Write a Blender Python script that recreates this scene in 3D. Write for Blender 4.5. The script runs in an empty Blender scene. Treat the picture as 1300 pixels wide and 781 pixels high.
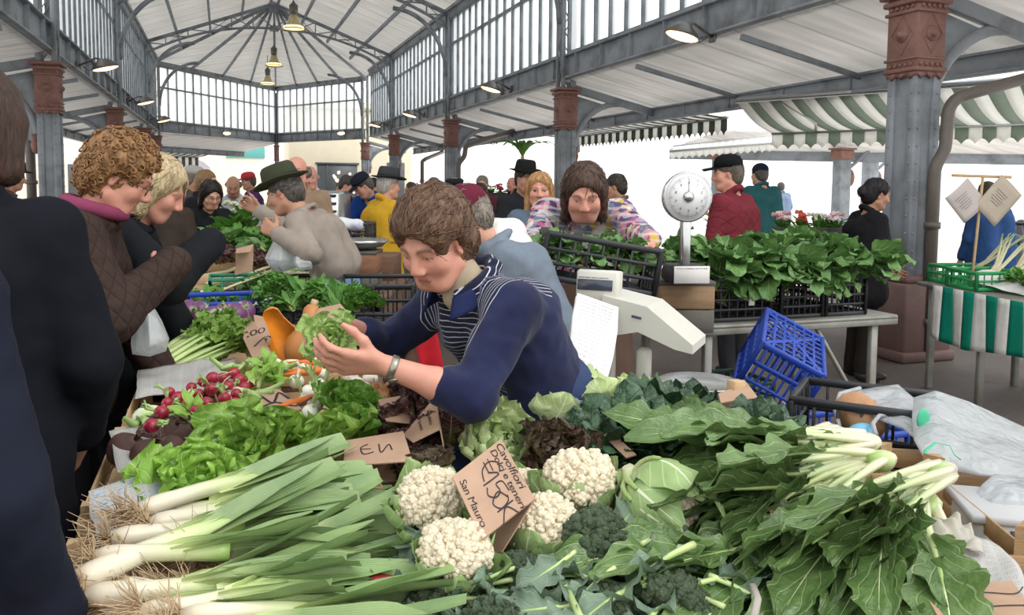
import bpy, math, random
import numpy as np
from mathutils import Vector, Matrix, Euler
PI = math.pi
SC = bpy.context.scene
COL = SC.collection
# ------------------------------------------------------------------ camera
W_, H_, FPX = 1300.0, 781.0, 1050.0
YAW, PITCH, ROLL = math.radians(19.2), math.radians(4.4), math.radians(0.5)
CAM = np.array([0.0, 0.0, 1.6])
CY = 232.5 + FPX * math.tan(PITCH)
_f = np.array([math.sin(YAW) * math.cos(PITCH), math.cos(YAW) * math.cos(PITCH), -math.sin(PITCH)])
_r = np.array([math.cos(YAW), -math.sin(YAW), 0.0])
_u = np.cross(_r, _f)
_r2 = _r * math.cos(ROLL) + _u * math.sin(ROLL)
_u2 = _u * math.cos(ROLL) - _r * math.sin(ROLL)
def make_camera():
    cd = bpy.data.cameras.new('camera')
    cd.sensor_width = 36.0
    cd.lens = 36.0 * FPX / W_
    cd.shift_y = -(H_ / 2 - CY) / W_
    cd.clip_end = 500
    co = bpy.data.objects.new('camera', cd)
    COL.objects.link(co)
    m = Matrix.Identity(4)
    for i in range(3):
        m[i][0], m[i][1], m[i][2], m[i][3] = _r2[i], _u2[i], -_f[i], CAM[i]
    co.matrix_world = m
    SC.camera = co
make_camera()
def ray(px, py):
    return _f + _r2 * (px - W_ / 2) / FPX - _u2 * (py - CY) / FPX
def P(px, py, t):
    "world point seen at a photo pixel, t metres along the lens axis"
    return CAM + ray(px, py) * t
def PZ(px, py, z):
    "world point seen at a photo pixel on the level z"
    d = ray(px, py)
    return CAM + d * ((z - CAM[2]) / d[2])
def PX(px, py, x):
    d = ray(px, py); return CAM + d * (x / d[0])
# ------------------------------------------------------------------ mesh builder
class MB:
    def __init__(s):
        s.V, s.F, s.A, s.M, s.n = [], [], [], [], 0
    def add(s, vf, lf=None, mat=0):
        V = np.asarray(vf[0], float).reshape(-1, 3)
        if lf is None:
            lf = vf[2] if len(vf) > 2 else np.zeros((len(V), 3))
        for fa in (vf[1] if isinstance(vf[1], list) else [vf[1]]):
            fa = np.asarray(fa, int)
            if fa.size:
                s.F.append(fa + s.n); s.M.append(np.full(len(fa), mat))
        s.V.append(V); s.A.append(np.asarray(lf, float)); s.n += len(V)
        return s
    def arrays(s):
        return np.concatenate(s.V), s.F, np.concatenate(s.A)
def mesh_from(name, mb, mats, smooth=True, org=None):
    V, F, A = mb.arrays()
    if org is not None:
        V = V - np.asarray(org, float)
    me = bpy.data.meshes.new(name)
    me.vertices.add(len(V)); me.vertices.foreach_set('co', V.astype(np.float32).ravel())
    tot = np.concatenate([np.full(len(f), f.shape[1]) for f in F])
    idx = np.concatenate([f.ravel() for f in F])
    st = np.concatenate([[0], np.cumsum(tot)[:-1]])
    me.loops.add(len(idx)); me.loops.foreach_set('vertex_index', idx.astype(np.int32))
    me.polygons.add(len(tot))
    me.polygons.foreach_set('loop_start', st.astype(np.int32))
    me.polygons.foreach_set('loop_total', tot.astype(np.int32))
    me.polygons.foreach_set('material_index', np.concatenate(mb.M).astype(np.int32))
    me.polygons.foreach_set('use_smooth', np.full(len(tot), bool(smooth)))
    a = me.attributes.new('lf', 'FLOAT_VECTOR', 'POINT')
    a.data.foreach_set('vector', A.astype(np.float32).ravel())
    me.update(calc_edges=True)
    for m in (mats if isinstance(mats, (list, tuple)) else [mats]):
        me.materials.append(m)
    return me
def tag(o, label=None, cat=None, group=None, kind=None):
    if label: o['label'] = label
    if cat: o['category'] = cat
    if group: o['group'] = group
    if kind: o['kind'] = kind
    return o
def obj(name, mb, mats, parent=None, smooth=True, org=None, label=None):
    "one mesh object; with org the world-space shape is stored relative to it"
    if not isinstance(mb, MB):
        mb = MB().add(mb)
    o = bpy.data.objects.new(name, mesh_from(name, mb, mats, smooth, org))
    COL.objects.link(o)
    if parent is not None: o.parent = parent
    elif org is not None: o.location = org
    if label: o['label'] = label
    return o
def thing(name, label, cat, loc=(0, 0, 0), rot=(0, 0, 0), group=None, kind=None):
    o = bpy.data.objects.new(name, None); COL.objects.link(o)
    o.empty_display_size = .05
    o.location = loc; o.rotation_euler = rot
    return tag(o, label, cat, group, kind)
KIDS = {}
def dup(root, loc=None, rot=None, scale=None, label=None, group=None):
    if root.name not in KIDS:
        def walk(o): return [(c, walk(c)) for c in o.children]
        KIDS[root.name] = walk(root)
    def cp(o, kids, par):
        c = o.copy(); COL.objects.link(c)
        if par is not None: c.parent = par
        for k, kk in kids: cp(k, kk, c)
        return c
    r = cp(root, KIDS[root.name], None)
    put(r, loc, rot, scale, label, group)
    return r
def put(r, loc=None, rot=None, scale=None, label=None, group=None):
    if loc is not None: r.location = loc
    if rot is not None: r.rotation_euler = rot
    if scale is not None: r.scale = (scale,) * 3 if isinstance(scale, (int, float)) else scale
    if label: r['label'] = label
    if group: r['group'] = group
    return r
# ------------------------------------------------------------------ shapes -> (V, [faces], lf)
def rotz(a):
    c, s = math.cos(a), math.sin(a); return np.array([[c, -s, 0], [s, c, 0], [0, 0, 1.0]])
def rotx(a):
    c, s = math.cos(a), math.sin(a); return np.array([[1.0, 0, 0], [0, c, -s], [0, s, c]])
def roty(a):
    c, s = math.cos(a), math.sin(a); return np.array([[c, 0, s], [0, 1.0, 0], [-s, 0, c]])
def nrm(v):
    v = np.asarray(v, float); return v / max(1e-9, np.linalg.norm(v))
def xf(vf, R=None, t=None, s=1.0):
    V = np.asarray(vf[0], float) * s
    if R is not None: V = V @ np.asarray(R).T
    if t is not None: V = V + np.asarray(t, float)
    return (V,) + tuple(vf[1:])
def box(c=(0, 0, 0), size=(1, 1, 1), R=None, bev=0.006):
    h = np.asarray(size, float) / 2
    b = min(bev, h.min() * .45)
    V = []; ix = {}
    for sx in (-1, 1):
        for sy in (-1, 1):
            for sz in (-1, 1):
                for ax in range(3):
                    v = np.array([sx, sy, sz]) * (h - b)
                    v[ax] = (sx, sy, sz)[ax] * h[ax]
                    ix[(sx, sy, sz, ax)] = len(V); V.append(v)
    Q, T = [], []
    for ax in range(3):
        o1, o2 = (ax + 1) % 3, (ax + 2) % 3
        for s in (-1, 1):
            f = []
            for (a, b2) in ((-1, -1), (1, -1), (1, 1), (-1, 1)):
                k = [0, 0, 0]; k[ax] = s; k[o1] = a; k[o2] = b2
                f.append(ix[tuple(k) + (ax,)])
            Q.append(f if s > 0 else f[::-1])
        for a in (-1, 1):
            for b2 in (-1, 1):
                k0 = [0, 0, 0]; k0[o1] = a; k0[o2] = b2; k1 = list(k0); k0[ax] = -1; k1[ax] = 1
                f = [ix[tuple(k0) + (o1,)], ix[tuple(k1) + (o1,)], ix[tuple(k1) + (o2,)], ix[tuple(k0) + (o2,)]]
                Q.append(f if a * b2 < 0 else f[::-1])
    for sx in (-1, 1):
        for sy in (-1, 1):
            for sz in (-1, 1):
                f = [ix[(sx, sy, sz, a)] for a in range(3)]
                T.append(f if sx * sy * sz > 0 else f[::-1])
    V = np.array(V)
    if R is not None: V = V @ np.asarray(R).T
    return V + np.asarray(c, float), [np.array(Q), np.array(T)]
def frame_of(d, up=(0, 0, 1)):
    d = nrm(d); up = np.asarray(up, float)
    if abs(d @ nrm(up)) > .98: up = np.array([1.0, 0, 0])
    x = nrm(np.cross(up, d)); y = np.cross(d, x)
    return np.stack([x, y, d], 1)           # columns: side, up-ish, along
def bar(a, b, w, h=None, bev=.004, up=(0, 0, 1)):
    a = np.asarray(a, float); b = np.asarray(b, float)
    return box((a + b) / 2, (w, h or w, np.linalg.norm(b - a)), frame_of(b - a, up), bev)
def tube(pts, r, n=8, cap=True, flat=1.0, up=(0, 0, 1)):
    pts = np.asarray(pts, float); k = len(pts)
    r = np.full(k, r) if np.isscalar(r) else np.asarray(r, float)
    T = np.gradient(pts, axis=0)
    V = np.zeros((k, n, 3)); lf = np.zeros((k, n, 3))
    ang = np.arange(n) * 2 * PI / n
    x = frame_of(T[0], up)[:, 0]
    for i in range(k):
        d = nrm(T[i]); x = nrm(x - d * (x @ d)); y = np.cross(d, x)
        V[i] = pts[i] + r[i] * (np.cos(ang)[:, None] * x + flat * np.sin(ang)[:, None] * y)
        lf[i, :, 0] = np.cos(ang); lf[i, :, 1] = i / (k - 1)
    i, j = np.meshgrid(np.arange(k - 1), np.arange(n), indexing='ij')
    a = i * n + j; b = i * n + (j + 1) % n
    F = [np.stack([a, b, b + n, a + n], -1).reshape(-1, 4)]
    V = V.reshape(-1, 3); lf = lf.reshape(-1, 3)
    if cap:
        F.append(np.array([list(range(n))[::-1]])); F.append(np.array([[(k - 1) * n + q for q in range(n)]]))
    return V, F, lf
def lathe(prof, n=16, sq=None):
    "prof: (r, z) pairs bottom to top"
    prof = np.asarray(prof, float); k = len(prof)
    ang = np.arange(n) * 2 * PI / n
    V = np.stack([prof[:, 0, None] * np.cos(ang), prof[:, 0, None] * np.sin(ang), np.repeat(prof[:, 1, None], n, 1)], -1)
    lf = np.zeros((k, n, 3)); lf[:, :, 1] = np.linspace(0, 1, k)[:, None]; lf[:, :, 0] = np.cos(ang)
    i, j = np.meshgrid(np.arange(k - 1), np.arange(n), indexing='ij')
    a = i * n + j; b = i * n + (j + 1) % n
    F = [np.stack([a, b, b + n, a + n], -1).reshape(-1, 4), np.array([list(range(n))[::-1]]), np.array([[(k - 1) * n + q for q in range(n)]])]
    return V.reshape(-1, 3), F, lf.reshape(-1, 3)
def ball(c, r, n=10, m=7):
    th = np.linspace(0, PI, m)
    v = lathe(np.stack([np.maximum(np.sin(th), .02), -np.cos(th)], 1), n)
    return xf((v[0] * np.asarray(r, float),) + v[1:], t=c)
def grid(nu, nv, fn):
    u, v = np.meshgrid(np.linspace(0, 1, nu), np.linspace(0, 1, nv), indexing='ij')
    V = np.asarray(fn(u, v)); V = np.moveaxis(V, 0, -1) if V.shape[0] == 3 and V.ndim == 3 else V
    i, j = np.meshgrid(np.arange(nu - 1), np.arange(nv - 1), indexing='ij')
    a = i * nv + j
    F = np.stack([a, a + nv, a + nv + 1, a + 1], -1).reshape(-1, 4)
    lf = np.stack([u * 2 - 1, v, u * 0], -1)
    return V.reshape(-1, 3), [F], lf.reshape(-1, 3)
def sheet(vf, t=.002):
    "give a grid sheet real thickness: two skins and a closed rim"
    V, F = np.asarray(vf[0]), vf[1][0]
    N = np.zeros_like(V)
    fn = np.cross(V[F[:, 2]] - V[F[:, 0]], V[F[:, 3]] - V[F[:, 1]])
    for k in range(4): np.add.at(N, F[:, k], fn)
    N /= np.maximum(np.linalg.norm(N, axis=1, keepdims=True), 1e-12)
    n = len(V)
    E = {}
    for f in F:
        for k in range(4):
            a, b = f[k], f[(k + 1) % 4]
            if (b, a) in E: del E[(b, a)]
            else: E[(a, b)] = 1
    rim = np.array([[b, a, a + n, b + n] for a, b in E])
    lf = np.concatenate([vf[2], vf[2]]) if len(vf) > 2 else None
    out = (np.concatenate([V + N * t / 2, V - N * t / 2]), [F, F[:, ::-1] + n, rim])
    return out + (lf,) if lf is not None else out
def prism(poly, z0, z1):
    "closed outline (counter-clockwise) in x, y extruded in z"
    p = np.asarray(poly, float); n = len(p)
    V = np.concatenate([np.c_[p, np.full(n, z0)], np.c_[p, np.full(n, z1)]])
    i = np.arange(n); j = (i + 1) % n
    return V, [np.stack([i, j, j + n, i + n], 1), np.array([list(range(n))[::-1]]), np.array([list(range(n, 2 * n))])]
def merge(*vfs):
    m = MB()
    for v in vfs: m.add(v)
    return m
# ------------------------------------------------------------------ materials
MATS = {}
class NT:
    def __init__(s, name):
        s.m = bpy.data.materials.new(name); s.m.use_nodes = True
        s.t = s.m.node_tree; s.t.nodes.clear()
        s.out = s.n('ShaderNodeOutputMaterial')
    def n(s, typ, **kw):
        x = s.t.nodes.new(typ)
        for k, v in kw.items():
            if k.startswith('i_'):
                x.inputs[int(k[2:]) if k[2:].isdigit() else k[2:].replace('_', ' ')].default_value = v
            else: setattr(x, k, v)
        return x
    def l(s, a, b): s.t.links.new(a, b)
    def math(s, op, a, b=None, clamp=False):
        x = s.n('ShaderNodeMath', operation=op); x.use_clamp = clamp
        for i, q in enumerate((a, b)):
            if q is None: continue
            if isinstance(q, (int, float)): x.inputs[i].default_value = q
            else: s.l(q, x.inputs[i])
        return x.outputs[0]
    def mix(s, f, a, b):
        x = s.n('ShaderNodeMix', data_type='RGBA')
        for q, i in ((f, 0), (a, 6), (b, 7)):
            if isinstance(q, (int, float)): x.inputs[i].default_value = q
            elif isinstance(q, (tuple, list)): x.inputs[i].default_value = tuple(q)[:3] + (1.0,)
            else: s.l(q, x.inputs[i])
        return x.outputs[2]
    def ramp(s, f, stops):
        x = s.n('ShaderNodeValToRGB'); e = x.color_ramp.elements
        while len(e) < len(stops): e.new(.5)
        for q, (p, c) in zip(e, stops):
            q.position = p; q.color = (c, c, c, 1) if isinstance(c, (int, float)) else tuple(c)[:3] + (1.0,)
        s.l(f, x.inputs[0]); return x.outputs[0]
    def coord(s): return s.n('ShaderNodeTexCoord').outputs['Object']
    def noise(s, scale, vec=None, detail=3, rough=.55, stretch=None):
        x = s.n('ShaderNodeTexNoise'); x.inputs['Scale'].default_value = scale
        x.inputs['Detail'].default_value = detail; x.inputs['Roughness'].default_value = rough
        v = vec or s.coord()
        if stretch:
            mp = s.n('ShaderNodeMapping'); mp.inputs['Scale'].default_value = stretch; s.l(v, mp.inputs[0]); v = mp.outputs[0]
        s.l(v, x.inputs['Vector']); return x.outputs[0]
    def bump(s, hgt, strength, dist=.01):
        x = s.n('ShaderNodeBump'); x.inputs['Strength'].default_value = strength; x.inputs['Distance'].default_value = dist
        s.l(hgt, x.inputs['Height']); return x.outputs[0]
    def bsdf(s, col, rough=.6, normal=None, metal=0, spec=.5, **kw):
        x = s.n('ShaderNodeBsdfPrincipled')
        if isinstance(col, (tuple, list)): x.inputs['Base Color'].default_value = tuple(col)[:3] + (1.0,)
        else: s.l(col, x.inputs['Base Color'])
        if isinstance(rough, (int, float)): x.inputs['Roughness'].default_value = rough
        else: s.l(rough, x.inputs['Roughness'])
        x.inputs['Metallic'].default_value = metal
        x.inputs['Specular IOR Level'].default_value = spec
        for k, v in kw.items(): x.inputs[k.replace('_', ' ')].default_value = v
        if normal is not None: s.l(normal, x.inputs['Normal'])
        return x.outputs[0]
    def done(s, sh): s.l(sh, s.out.inputs[0]); return s.m
def srgb(h):
    "hex colour -> linear"
    h = h.lstrip('#'); c = [int(h[i:i + 2], 16) / 255 for i in (0, 2, 4)]
    return tuple(x / 12.92 if x <= .04045 else ((x + .055) / 1.055) ** 2.4 for x in c)
def scl(c, k): return tuple(min(1, x * k) for x in c[:3])
def pm(name, col, rough=.6, var=.15, scale=8, bump=0.0, bscale=40, metal=0, spec=.5, dirt=None, stretch=None, trans=0, rnd=.0, dist=.01, alpha=None):
    "plain surface with mottling, optional bump, dirt colour, random tint per object, translucency"
    if name in MATS: return MATS[name]
    if isinstance(col, str): col = srgb(col)
    t = NT(name)
    n1 = t.noise(scale, stretch=stretch)
    c = t.ramp(n1, [(.25, scl(col, 1 - var)), (.75, scl(col, 1 + var))])
    if dirt:
        n2 = t.noise(scale * .37, detail=6)
        c = t.mix(t.ramp(n2, [(.48, 0), (.72, 1)]), c, srgb(dirt) if isinstance(dirt, str) else dirt)
    if rnd:
        oi = t.n('ShaderNodeObjectInfo'); h = t.n('ShaderNodeHueSaturation')
        t.l(t.math('ADD', t.math('MULTIPLY', oi.outputs['Random'], rnd * 2), 1 - rnd), h.inputs['Value'])
        t.l(c, h.inputs['Color']); c = h.outputs[0]
    nb = t.bump(t.noise(bscale, stretch=stretch, detail=4), bump, dist) if bump else None
    sh = t.bsdf(c, rough, nb, metal, spec)
    if trans:
        tr = t.n('ShaderNodeBsdfTranslucent'); t.l(c, tr.inputs[0])
        mx = t.n('ShaderNodeMixShader'); mx.inputs[0].default_value = trans
        t.l(sh, mx.inputs[1]); t.l(tr.outputs[0], mx.inputs[2]); sh = mx.outputs[0]
    if alpha is not None:
        tp = t.n('ShaderNodeBsdfTransparent')
        mx = t.n('ShaderNodeMixShader'); mx.inputs[0].default_value = alpha
        t.l(tp.outputs[0], mx.inputs[1]); t.l(sh, mx.inputs[2]); sh = mx.outputs[0]
    MATS[name] = t.done(sh); return MATS[name]
def emit(name, col, s):
    if name in MATS: return MATS[name]
    t = NT(name); e = t.n('ShaderNodeEmission'); e.inputs[0].default_value = tuple(col) + (1,); e.inputs[1].default_value = s
    MATS[name] = t.done(e.outputs[0]); return MATS[name]
def leafm(name, dark, light, rib, base=None, edge=None, ribw=.07, rough=.4, trans=.22, veins=9, vstr=.35, pale=(.0, .35), nsc=30, bump=.4, edge_at=(.6, 1.0), rnd=.12, spec=.5, para=0):
    "leaf blade: lf.x = across (-1..1), lf.y = base to tip, lf.z = random per leaf"
    if name in MATS: return MATS[name]
    q = lambda c: srgb(c) if isinstance(c, str) else c
    dark, light, rib = q(dark), q(light), q(rib); base = q(base) if base else light
    t = NT(name)
    at = t.n('ShaderNodeAttribute', attribute_name='lf'); sp = t.n('ShaderNodeSeparateXYZ'); t.l(at.outputs['Vector'], sp.inputs[0])
    u, v, rz = sp.outputs
    au = t.math('ABSOLUTE', u)
    c = t.mix(t.ramp(t.noise(nsc, detail=4), [(.3, 0), (.7, 1)]), dark, light)
    c = t.mix(t.math('MULTIPLY', rz, .5), c, light)
    c = t.mix(t.ramp(v, [(pale[0], 1), (pale[1], 0)]), c, base)
    if edge:
        ed = t.math('MAXIMUM', au, t.math('MULTIPLY', v, .97))
        ed = t.math('ADD', ed, t.math('MULTIPLY', t.math('SUBTRACT', t.noise(nsc * .6), .5), .5))
        c = t.mix(t.ramp(ed, [(edge_at[0], 0), (edge_at[1], 1)]), c, q(edge))
    # midrib and side veins
    rw = t.math('MULTIPLY', t.math('SUBTRACT', 1.15, v), ribw)
    rm = t.math('SUBTRACT', 1, t.math('DIVIDE', au, rw), clamp=True)
    rm = t.ramp(rm, [(0, 0), (.5, 1)])
    vn = t.math('SINE', t.math('MULTIPLY', t.math('SUBTRACT', v, t.math('MULTIPLY', au, .28)), veins * 2 * PI))
    vm = t.ramp(vn, [(.86, 0), (1.0, vstr)])
    lm = t.math('MAXIMUM', rm, vm)
    if para: lm = t.math('MAXIMUM', lm, t.math('MULTIPLY', t.ramp(t.math('SINE', t.math('MULTIPLY', u, para)), [(.2, 0), (.9, 1)]), .3))
    c = t.mix(lm, c, rib)
    oi = t.n('ShaderNodeObjectInfo'); h = t.n('ShaderNodeHueSaturation')
    t.l(t.math('ADD', t.math('MULTIPLY', oi.outputs['Random'], rnd * 2), 1 - rnd), h.inputs['Value']); t.l(c, h.inputs['Color']); c = h.outputs[0]
    hb = t.math('SUBTRACT', t.noise(nsc * 2.2, detail=3), t.math('MULTIPLY', lm, .8))
    sh = t.bsdf(c, rough, t.bump(hb, bump, .006), spec=spec)
    tr = t.n('ShaderNodeBsdfTranslucent'); t.l(c, tr.inputs[0])
    mx = t.n('ShaderNodeMixShader'); mx.inputs[0].default_value = trans
    t.l(sh, mx.inputs[1]); t.l(tr.outputs[0], mx.inputs[2])
    MATS[name] = t.done(mx.outputs[0]); return MATS[name]
def gradm(name, stops, rough=.45, bump=.15, bscale=60, var=.12, nsc=14, stripe=0, spec=.5, trans=0, axis=1, rnd=.1):
    "colour by position along a vegetable (lf.y), e.g. white root to green top"
    if name in MATS: return MATS[name]
    t = NT(name)
    at = t.n('ShaderNodeAttribute', attribute_name='lf'); sp = t.n('ShaderNodeSeparateXYZ'); t.l(at.outputs['Vector'], sp.inputs[0])
    ns = t.noise(nsc)
    v = t.math('ADD', sp.outputs[axis], t.math('MULTIPLY', t.math('SUBTRACT', ns, .5), .18))
    c = t.ramp(v, [(p, srgb(x) if isinstance(x, str) else x) for p, x in stops])
    h = t.n('ShaderNodeHueSaturation'); oi = t.n('ShaderNodeObjectInfo')
    val = t.math('ADD', t.math('MULTIPLY', ns, var * 2), 1 - var)
    val = t.math('MULTIPLY', val, t.math('ADD', t.math('MULTIPLY', oi.outputs['Random'], rnd * 2), 1 - rnd))
    t.l(val, h.inputs['Value']); t.l(c, h.inputs['Color']); c = h.outputs[0]
    hb = t.noise(bscale, detail=3)
    if stripe:
        st = t.math('SINE', t.math('MULTIPLY', sp.outputs[0], stripe)); hb = t.math('ADD', hb, st)
    sh = t.bsdf(c, rough, t.bump(hb, bump, .004), spec=spec)
    if trans:
        tr = t.n('ShaderNodeBsdfTranslucent'); t.l(c, tr.inputs[0])
        mx = t.n('ShaderNodeMixShader'); mx.inputs[0].default_value = trans
        t.l(sh, mx.inputs[1]); t.l(tr.outputs[0], mx.inputs[2]); sh = mx.outputs[0]
    MATS[name] = t.done(sh); return MATS[name]
# ================================================================== the market hall
XR, XL, XC = 6.05, -2.5, 1.78
EL, EM, ER = np.array([-2.5, 36.0, 0]), np.array([2.55, 43.6, 0]), np.array([6.05, 37.6, 0])   # the end wall bends outwards at its middle post
YS = [6.1, 14.4, 22.65, 30.9]; YE = 36.0
GREY = pm('grey_steel_paint', '#848b92', .5, .12, 6, .15, 60, dirt='#5a5e60')
TERRA = pm('terracotta_paint', '#7d5a51', .6, .2, 10, .5, 45)
PLINTHM = pm('plinth_paint', '#6b5450', .7, .2, 5, .2, 40)
def ceilm():
    t = NT('corrugated_ceiling')
    sp = t.n('ShaderNodeSeparateXYZ'); t.l(t.coord(), sp.inputs[0])
    y = sp.outputs[1]
    w = t.math('SINE', t.math('MULTIPLY', y, 2 * PI / .22))
    seam = t.ramp(t.math('SINE', t.math('MULTIPLY', y, 2 * PI / .88)), [(.97, 0), (1, 1)])
    c = t.mix(t.ramp(t.noise(1.2, stretch=(.6, 4, 1)), [(.3, 0), (.7, 1)]), srgb('#dedcd9'), srgb('#f3f1ee'))
    c = t.mix(t.math('MULTIPLY', seam, .4), c, srgb('#8d9297'))
    tr = t.n('ShaderNodeBsdfTranslucent'); t.l(c, tr.inputs[0])
    mx = t.n('ShaderNodeMixShader'); mx.inputs[0].default_value = .46
    t.l(t.bsdf(c, .36, t.bump(w, .35, .02), spec=.6), mx.inputs[1]); t.l(tr.outputs[0], mx.inputs[2])
    MATS['corr'] = t.done(mx.outputs[0]); return MATS['corr']
CEIL = ceilm()
def floorm():
    t = NT('hall_floor')
    n1 = t.noise(.9, detail=6, rough=.65); n2 = t.noise(14, detail=5)
    c = t.mix(t.ramp(n1, [(.3, 0), (.7, 1)]), srgb('#4a423d'), srgb('#5f5650'))
    c = t.mix(t.math('MULTIPLY', t.ramp(n2, [(.45, 0), (.75, 1)]), .5), c, srgb('#3a3430'))
    return t.done(t.bsdf(c, .75, t.bump(n2, .2, .01)))
obj('floor', box((1.9, 14, -.05), (13.5, 62, .1), bev=.01), floorm())['kind'] = 'structure'
STREET = pm('street_stone', '#d2cec8', .8, .12, 1.0, .15, 20)
obj('ground', box((20, 40, -.16), (240, 240, .1), bev=.01), STREET)['kind'] = 'structure'
# ------------------------------------------------------------------ columns
def rivets(x, ys, zs, nx):
    m = MB()
    for z in zs:
        for y in ys:
            m.add(ball((x, y, z), (.012, .016, .016), 6, 5))
    return m
def build_column(label, x, y, side):
    "side +1: the aisle roof is towards +x"
    c = thing('iron_column', label, 'column', (x, y, 0), (0, 0, 0 if side > 0 else PI))
    w, d = .30, .34
    sh = MB()
    sh.add(box((0, 0, 1.66), (w - .04, d - .04, 1.92), bev=.01))
    for sx in (-1, 1):
        for sy in (-1, 1):
            sh.add(box((sx * (w / 2 - .045), sy * (d / 2 - .045), 1.66), (.09, .09, 1.92), bev=.006))
    zs = np.arange(.85, 2.55, .16)
    for sx in (-1, 1):
        for k in (-1, 1):
            for z in zs:
                sh.add(ball((sx * w / 2, k * (d / 2 - .045), z), (.011, .015, .015), 6, 5))
                sh.add(ball((k * (w / 2 - .045), sx * d / 2, z), (.015, .011, .015), 6, 5))
    obj('shaft', sh, GREY, c, label='grey riveted shaft')
    pl = MB().add(box((0, 0, .36), (.56, .6, .72), bev=.02)).add(box((0, 0, .755), (.48, .52, .07), bev=.02)).add(box((0, 0, .05), (.62, .66, .1), bev=.02))
    obj('plinth', pl, PLINTHM, c, label='dull red stone plinth')
    cp = MB()
    cp.add(box((0, 0, 2.97), (w + .03, d + .03, .74), bev=.012))
    for z, hh, e in ((2.66, .04, .07), (2.76, .025, .06), (3.18, .03, .07), (3.27, .05, .1), (3.34, .05, .15)):
        cp.add(box((0, 0, z), (w + e, d + e, hh), bev=.012))
    for s in (-1, 1):
        cp.add(xf(lathe([(.075, 0), (.07, .012), (.045, .018), (.04, .04), (.02, .055), (.002, .06)], 10), roty(s * PI / 2), (s * (w / 2 + .012), 0, 2.98)))
        cp.add(xf(lathe([(.075, 0), (.07, .012), (.045, .018), (.04, .04), (.02, .055), (.002, .06)], 10), rotx(-s * PI / 2), (0, s * (d / 2 + .012), 2.98)))
        for k in range(5):
            q = (k - 2) * .062
            for z in (2.705, 3.225):
                cp.add(ball((s * (w / 2 + .022), q, z), (.014, .02, .02), 7, 5)); cp.add(ball((q, s * (d / 2 + .022), z), (.02, .014, .02), 7, 5))
        for k in range(3):                      # hanging leaf tips under the capital
            q = (k - 1) * .11
            cp.add(xf(prism([(-.055, 0), (0, -.055), (.055, 0)], -.008, .012), rotx(PI / 2) , (q, s * (d / 2 + .012), 2.63)))
            cp.add(xf(xf(prism([(-.055, 0), (0, -.055), (.055, 0)], -.008, .012), rotx(PI / 2)), rotz(PI / 2), (s * (w / 2 + .012), q, 2.63)))
        for k in (-1, 1):                        # diamond ribs
            for z0, z1 in ((2.80, 2.98), (3.16, 2.98)):
                cp.add(bar((s * (w / 2 + .015), 0, z0), (s * (w / 2 + .015), k * .13, z1), .014)); cp.add(bar((0, s * (d / 2 + .015), z0), (k * .12, s * (d / 2 + .015), z1), .014))
    obj('capital', cp, TERRA, c, label='terracotta red ornamental capital')
    lt = MB()
    for sx in (-1, 1):
        for sy in (-1, 1):
            lt.add(box((sx * .11, sy * .13, 4.85), (.07, .05, 3.0), bev=.006))
    for s in (-1, 1):
        n = 9
        for i in range(n):
            z0, z1 = 3.42 + i * .32, 3.42 + (i + 1) * .32
            a = 1 if i % 2 else -1
            lt.add(bar((-a * .09, s * .14, z0), (a * .09, s * .14, z1), .035, .012))
            lt.add(bar((s * .12, -a * .11, z0), (s * .12, a * .11, z1), .035, .012))
    obj('lattice_post', lt, GREY, c)
    br = MB()
    # outer knee brace and rafter of the aisle roof
    br.add(bar((.1, 0, 3.38), (1.85, 0, 2.98), .09, .14))
    a = np.linspace(0, PI / 2, 12)
    arc = np.stack([.17 + .95 * (1 - np.cos(a)), a * 0, 2.2 + .92 * np.sin(a)], 1)
    arc[:, 2] -= .0
    br.add(tube(arc, .045, 6, flat=1.4))
    br.add(xf(prism([(.15, 2.1), (.3, 2.2), (.26, 2.55), (.42, 2.85), (.75, 3.1), (.15, 3.25)], -.02, .02), rotx(PI / 2)))
    br.add(xf(lathe([(.01, -.14), (.05, -.1), (.075, 0), (.045, .1), (.06, .16)], 10), None, (.2, 0, 2.12)), mat=1)
    # inner arched brace up to the truss
    a = np.linspace(0, PI / 2, 12)
    arc2 = np.stack([-.14 - 1.5 * (1 - np.cos(a)), a * 0, 4.55 + 1.75 * np.sin(a)], 1)
    br.add(tube(arc2, .05, 6, flat=1.3))
    obj('bracket', br, [GREY, TERRA], c)
    return c
COLS = []
for i, (yy, nm) in enumerate(zip(YS, ['nearest of the row at the right, beside the black-haired woman', 'second along the right row, behind the man with the crate', 'third along the right row, rising behind the purple coat', 'fourth along the right row, behind the grey-hatted man'])):
    COLS.append(build_column('grey iron column with terracotta capital, ' + nm, XR, yy, 1))
COLS.append(build_column('grey iron column in the far corner beside the cream shop wall', XR, 37.6, 1))
for yy, nm in zip(YS[1:] + [YE], ['nearest of the left row, behind the brown quilted jacket', 'second along the left row, above the curly-haired woman', 'third along the left row, above the fair-haired woman', 'in the far left corner of the hall']):
    COLS.append(build_column('grey iron column with terracotta capital, ' + nm, XL, yy, -1))
# post in the middle of the end wall
m = MB().add(box((0, 0, 3), (.2, .2, 6), bev=.01)); m2 = MB().add(box((0, 0, 3.0), (.24, .24, .75), bev=.01)).add(box((0, 0, 3.36), (.3, .3, .06))).add(box((0, 0, 2.64), (.28, .28, .05)))
c = thing('iron_column', 'slim iron post in the middle of the far end wall', 'column', tuple(EM))
obj('shaft', m, GREY, c); obj('capital', m2, TERRA, c, label='terracotta red capital')
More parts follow.
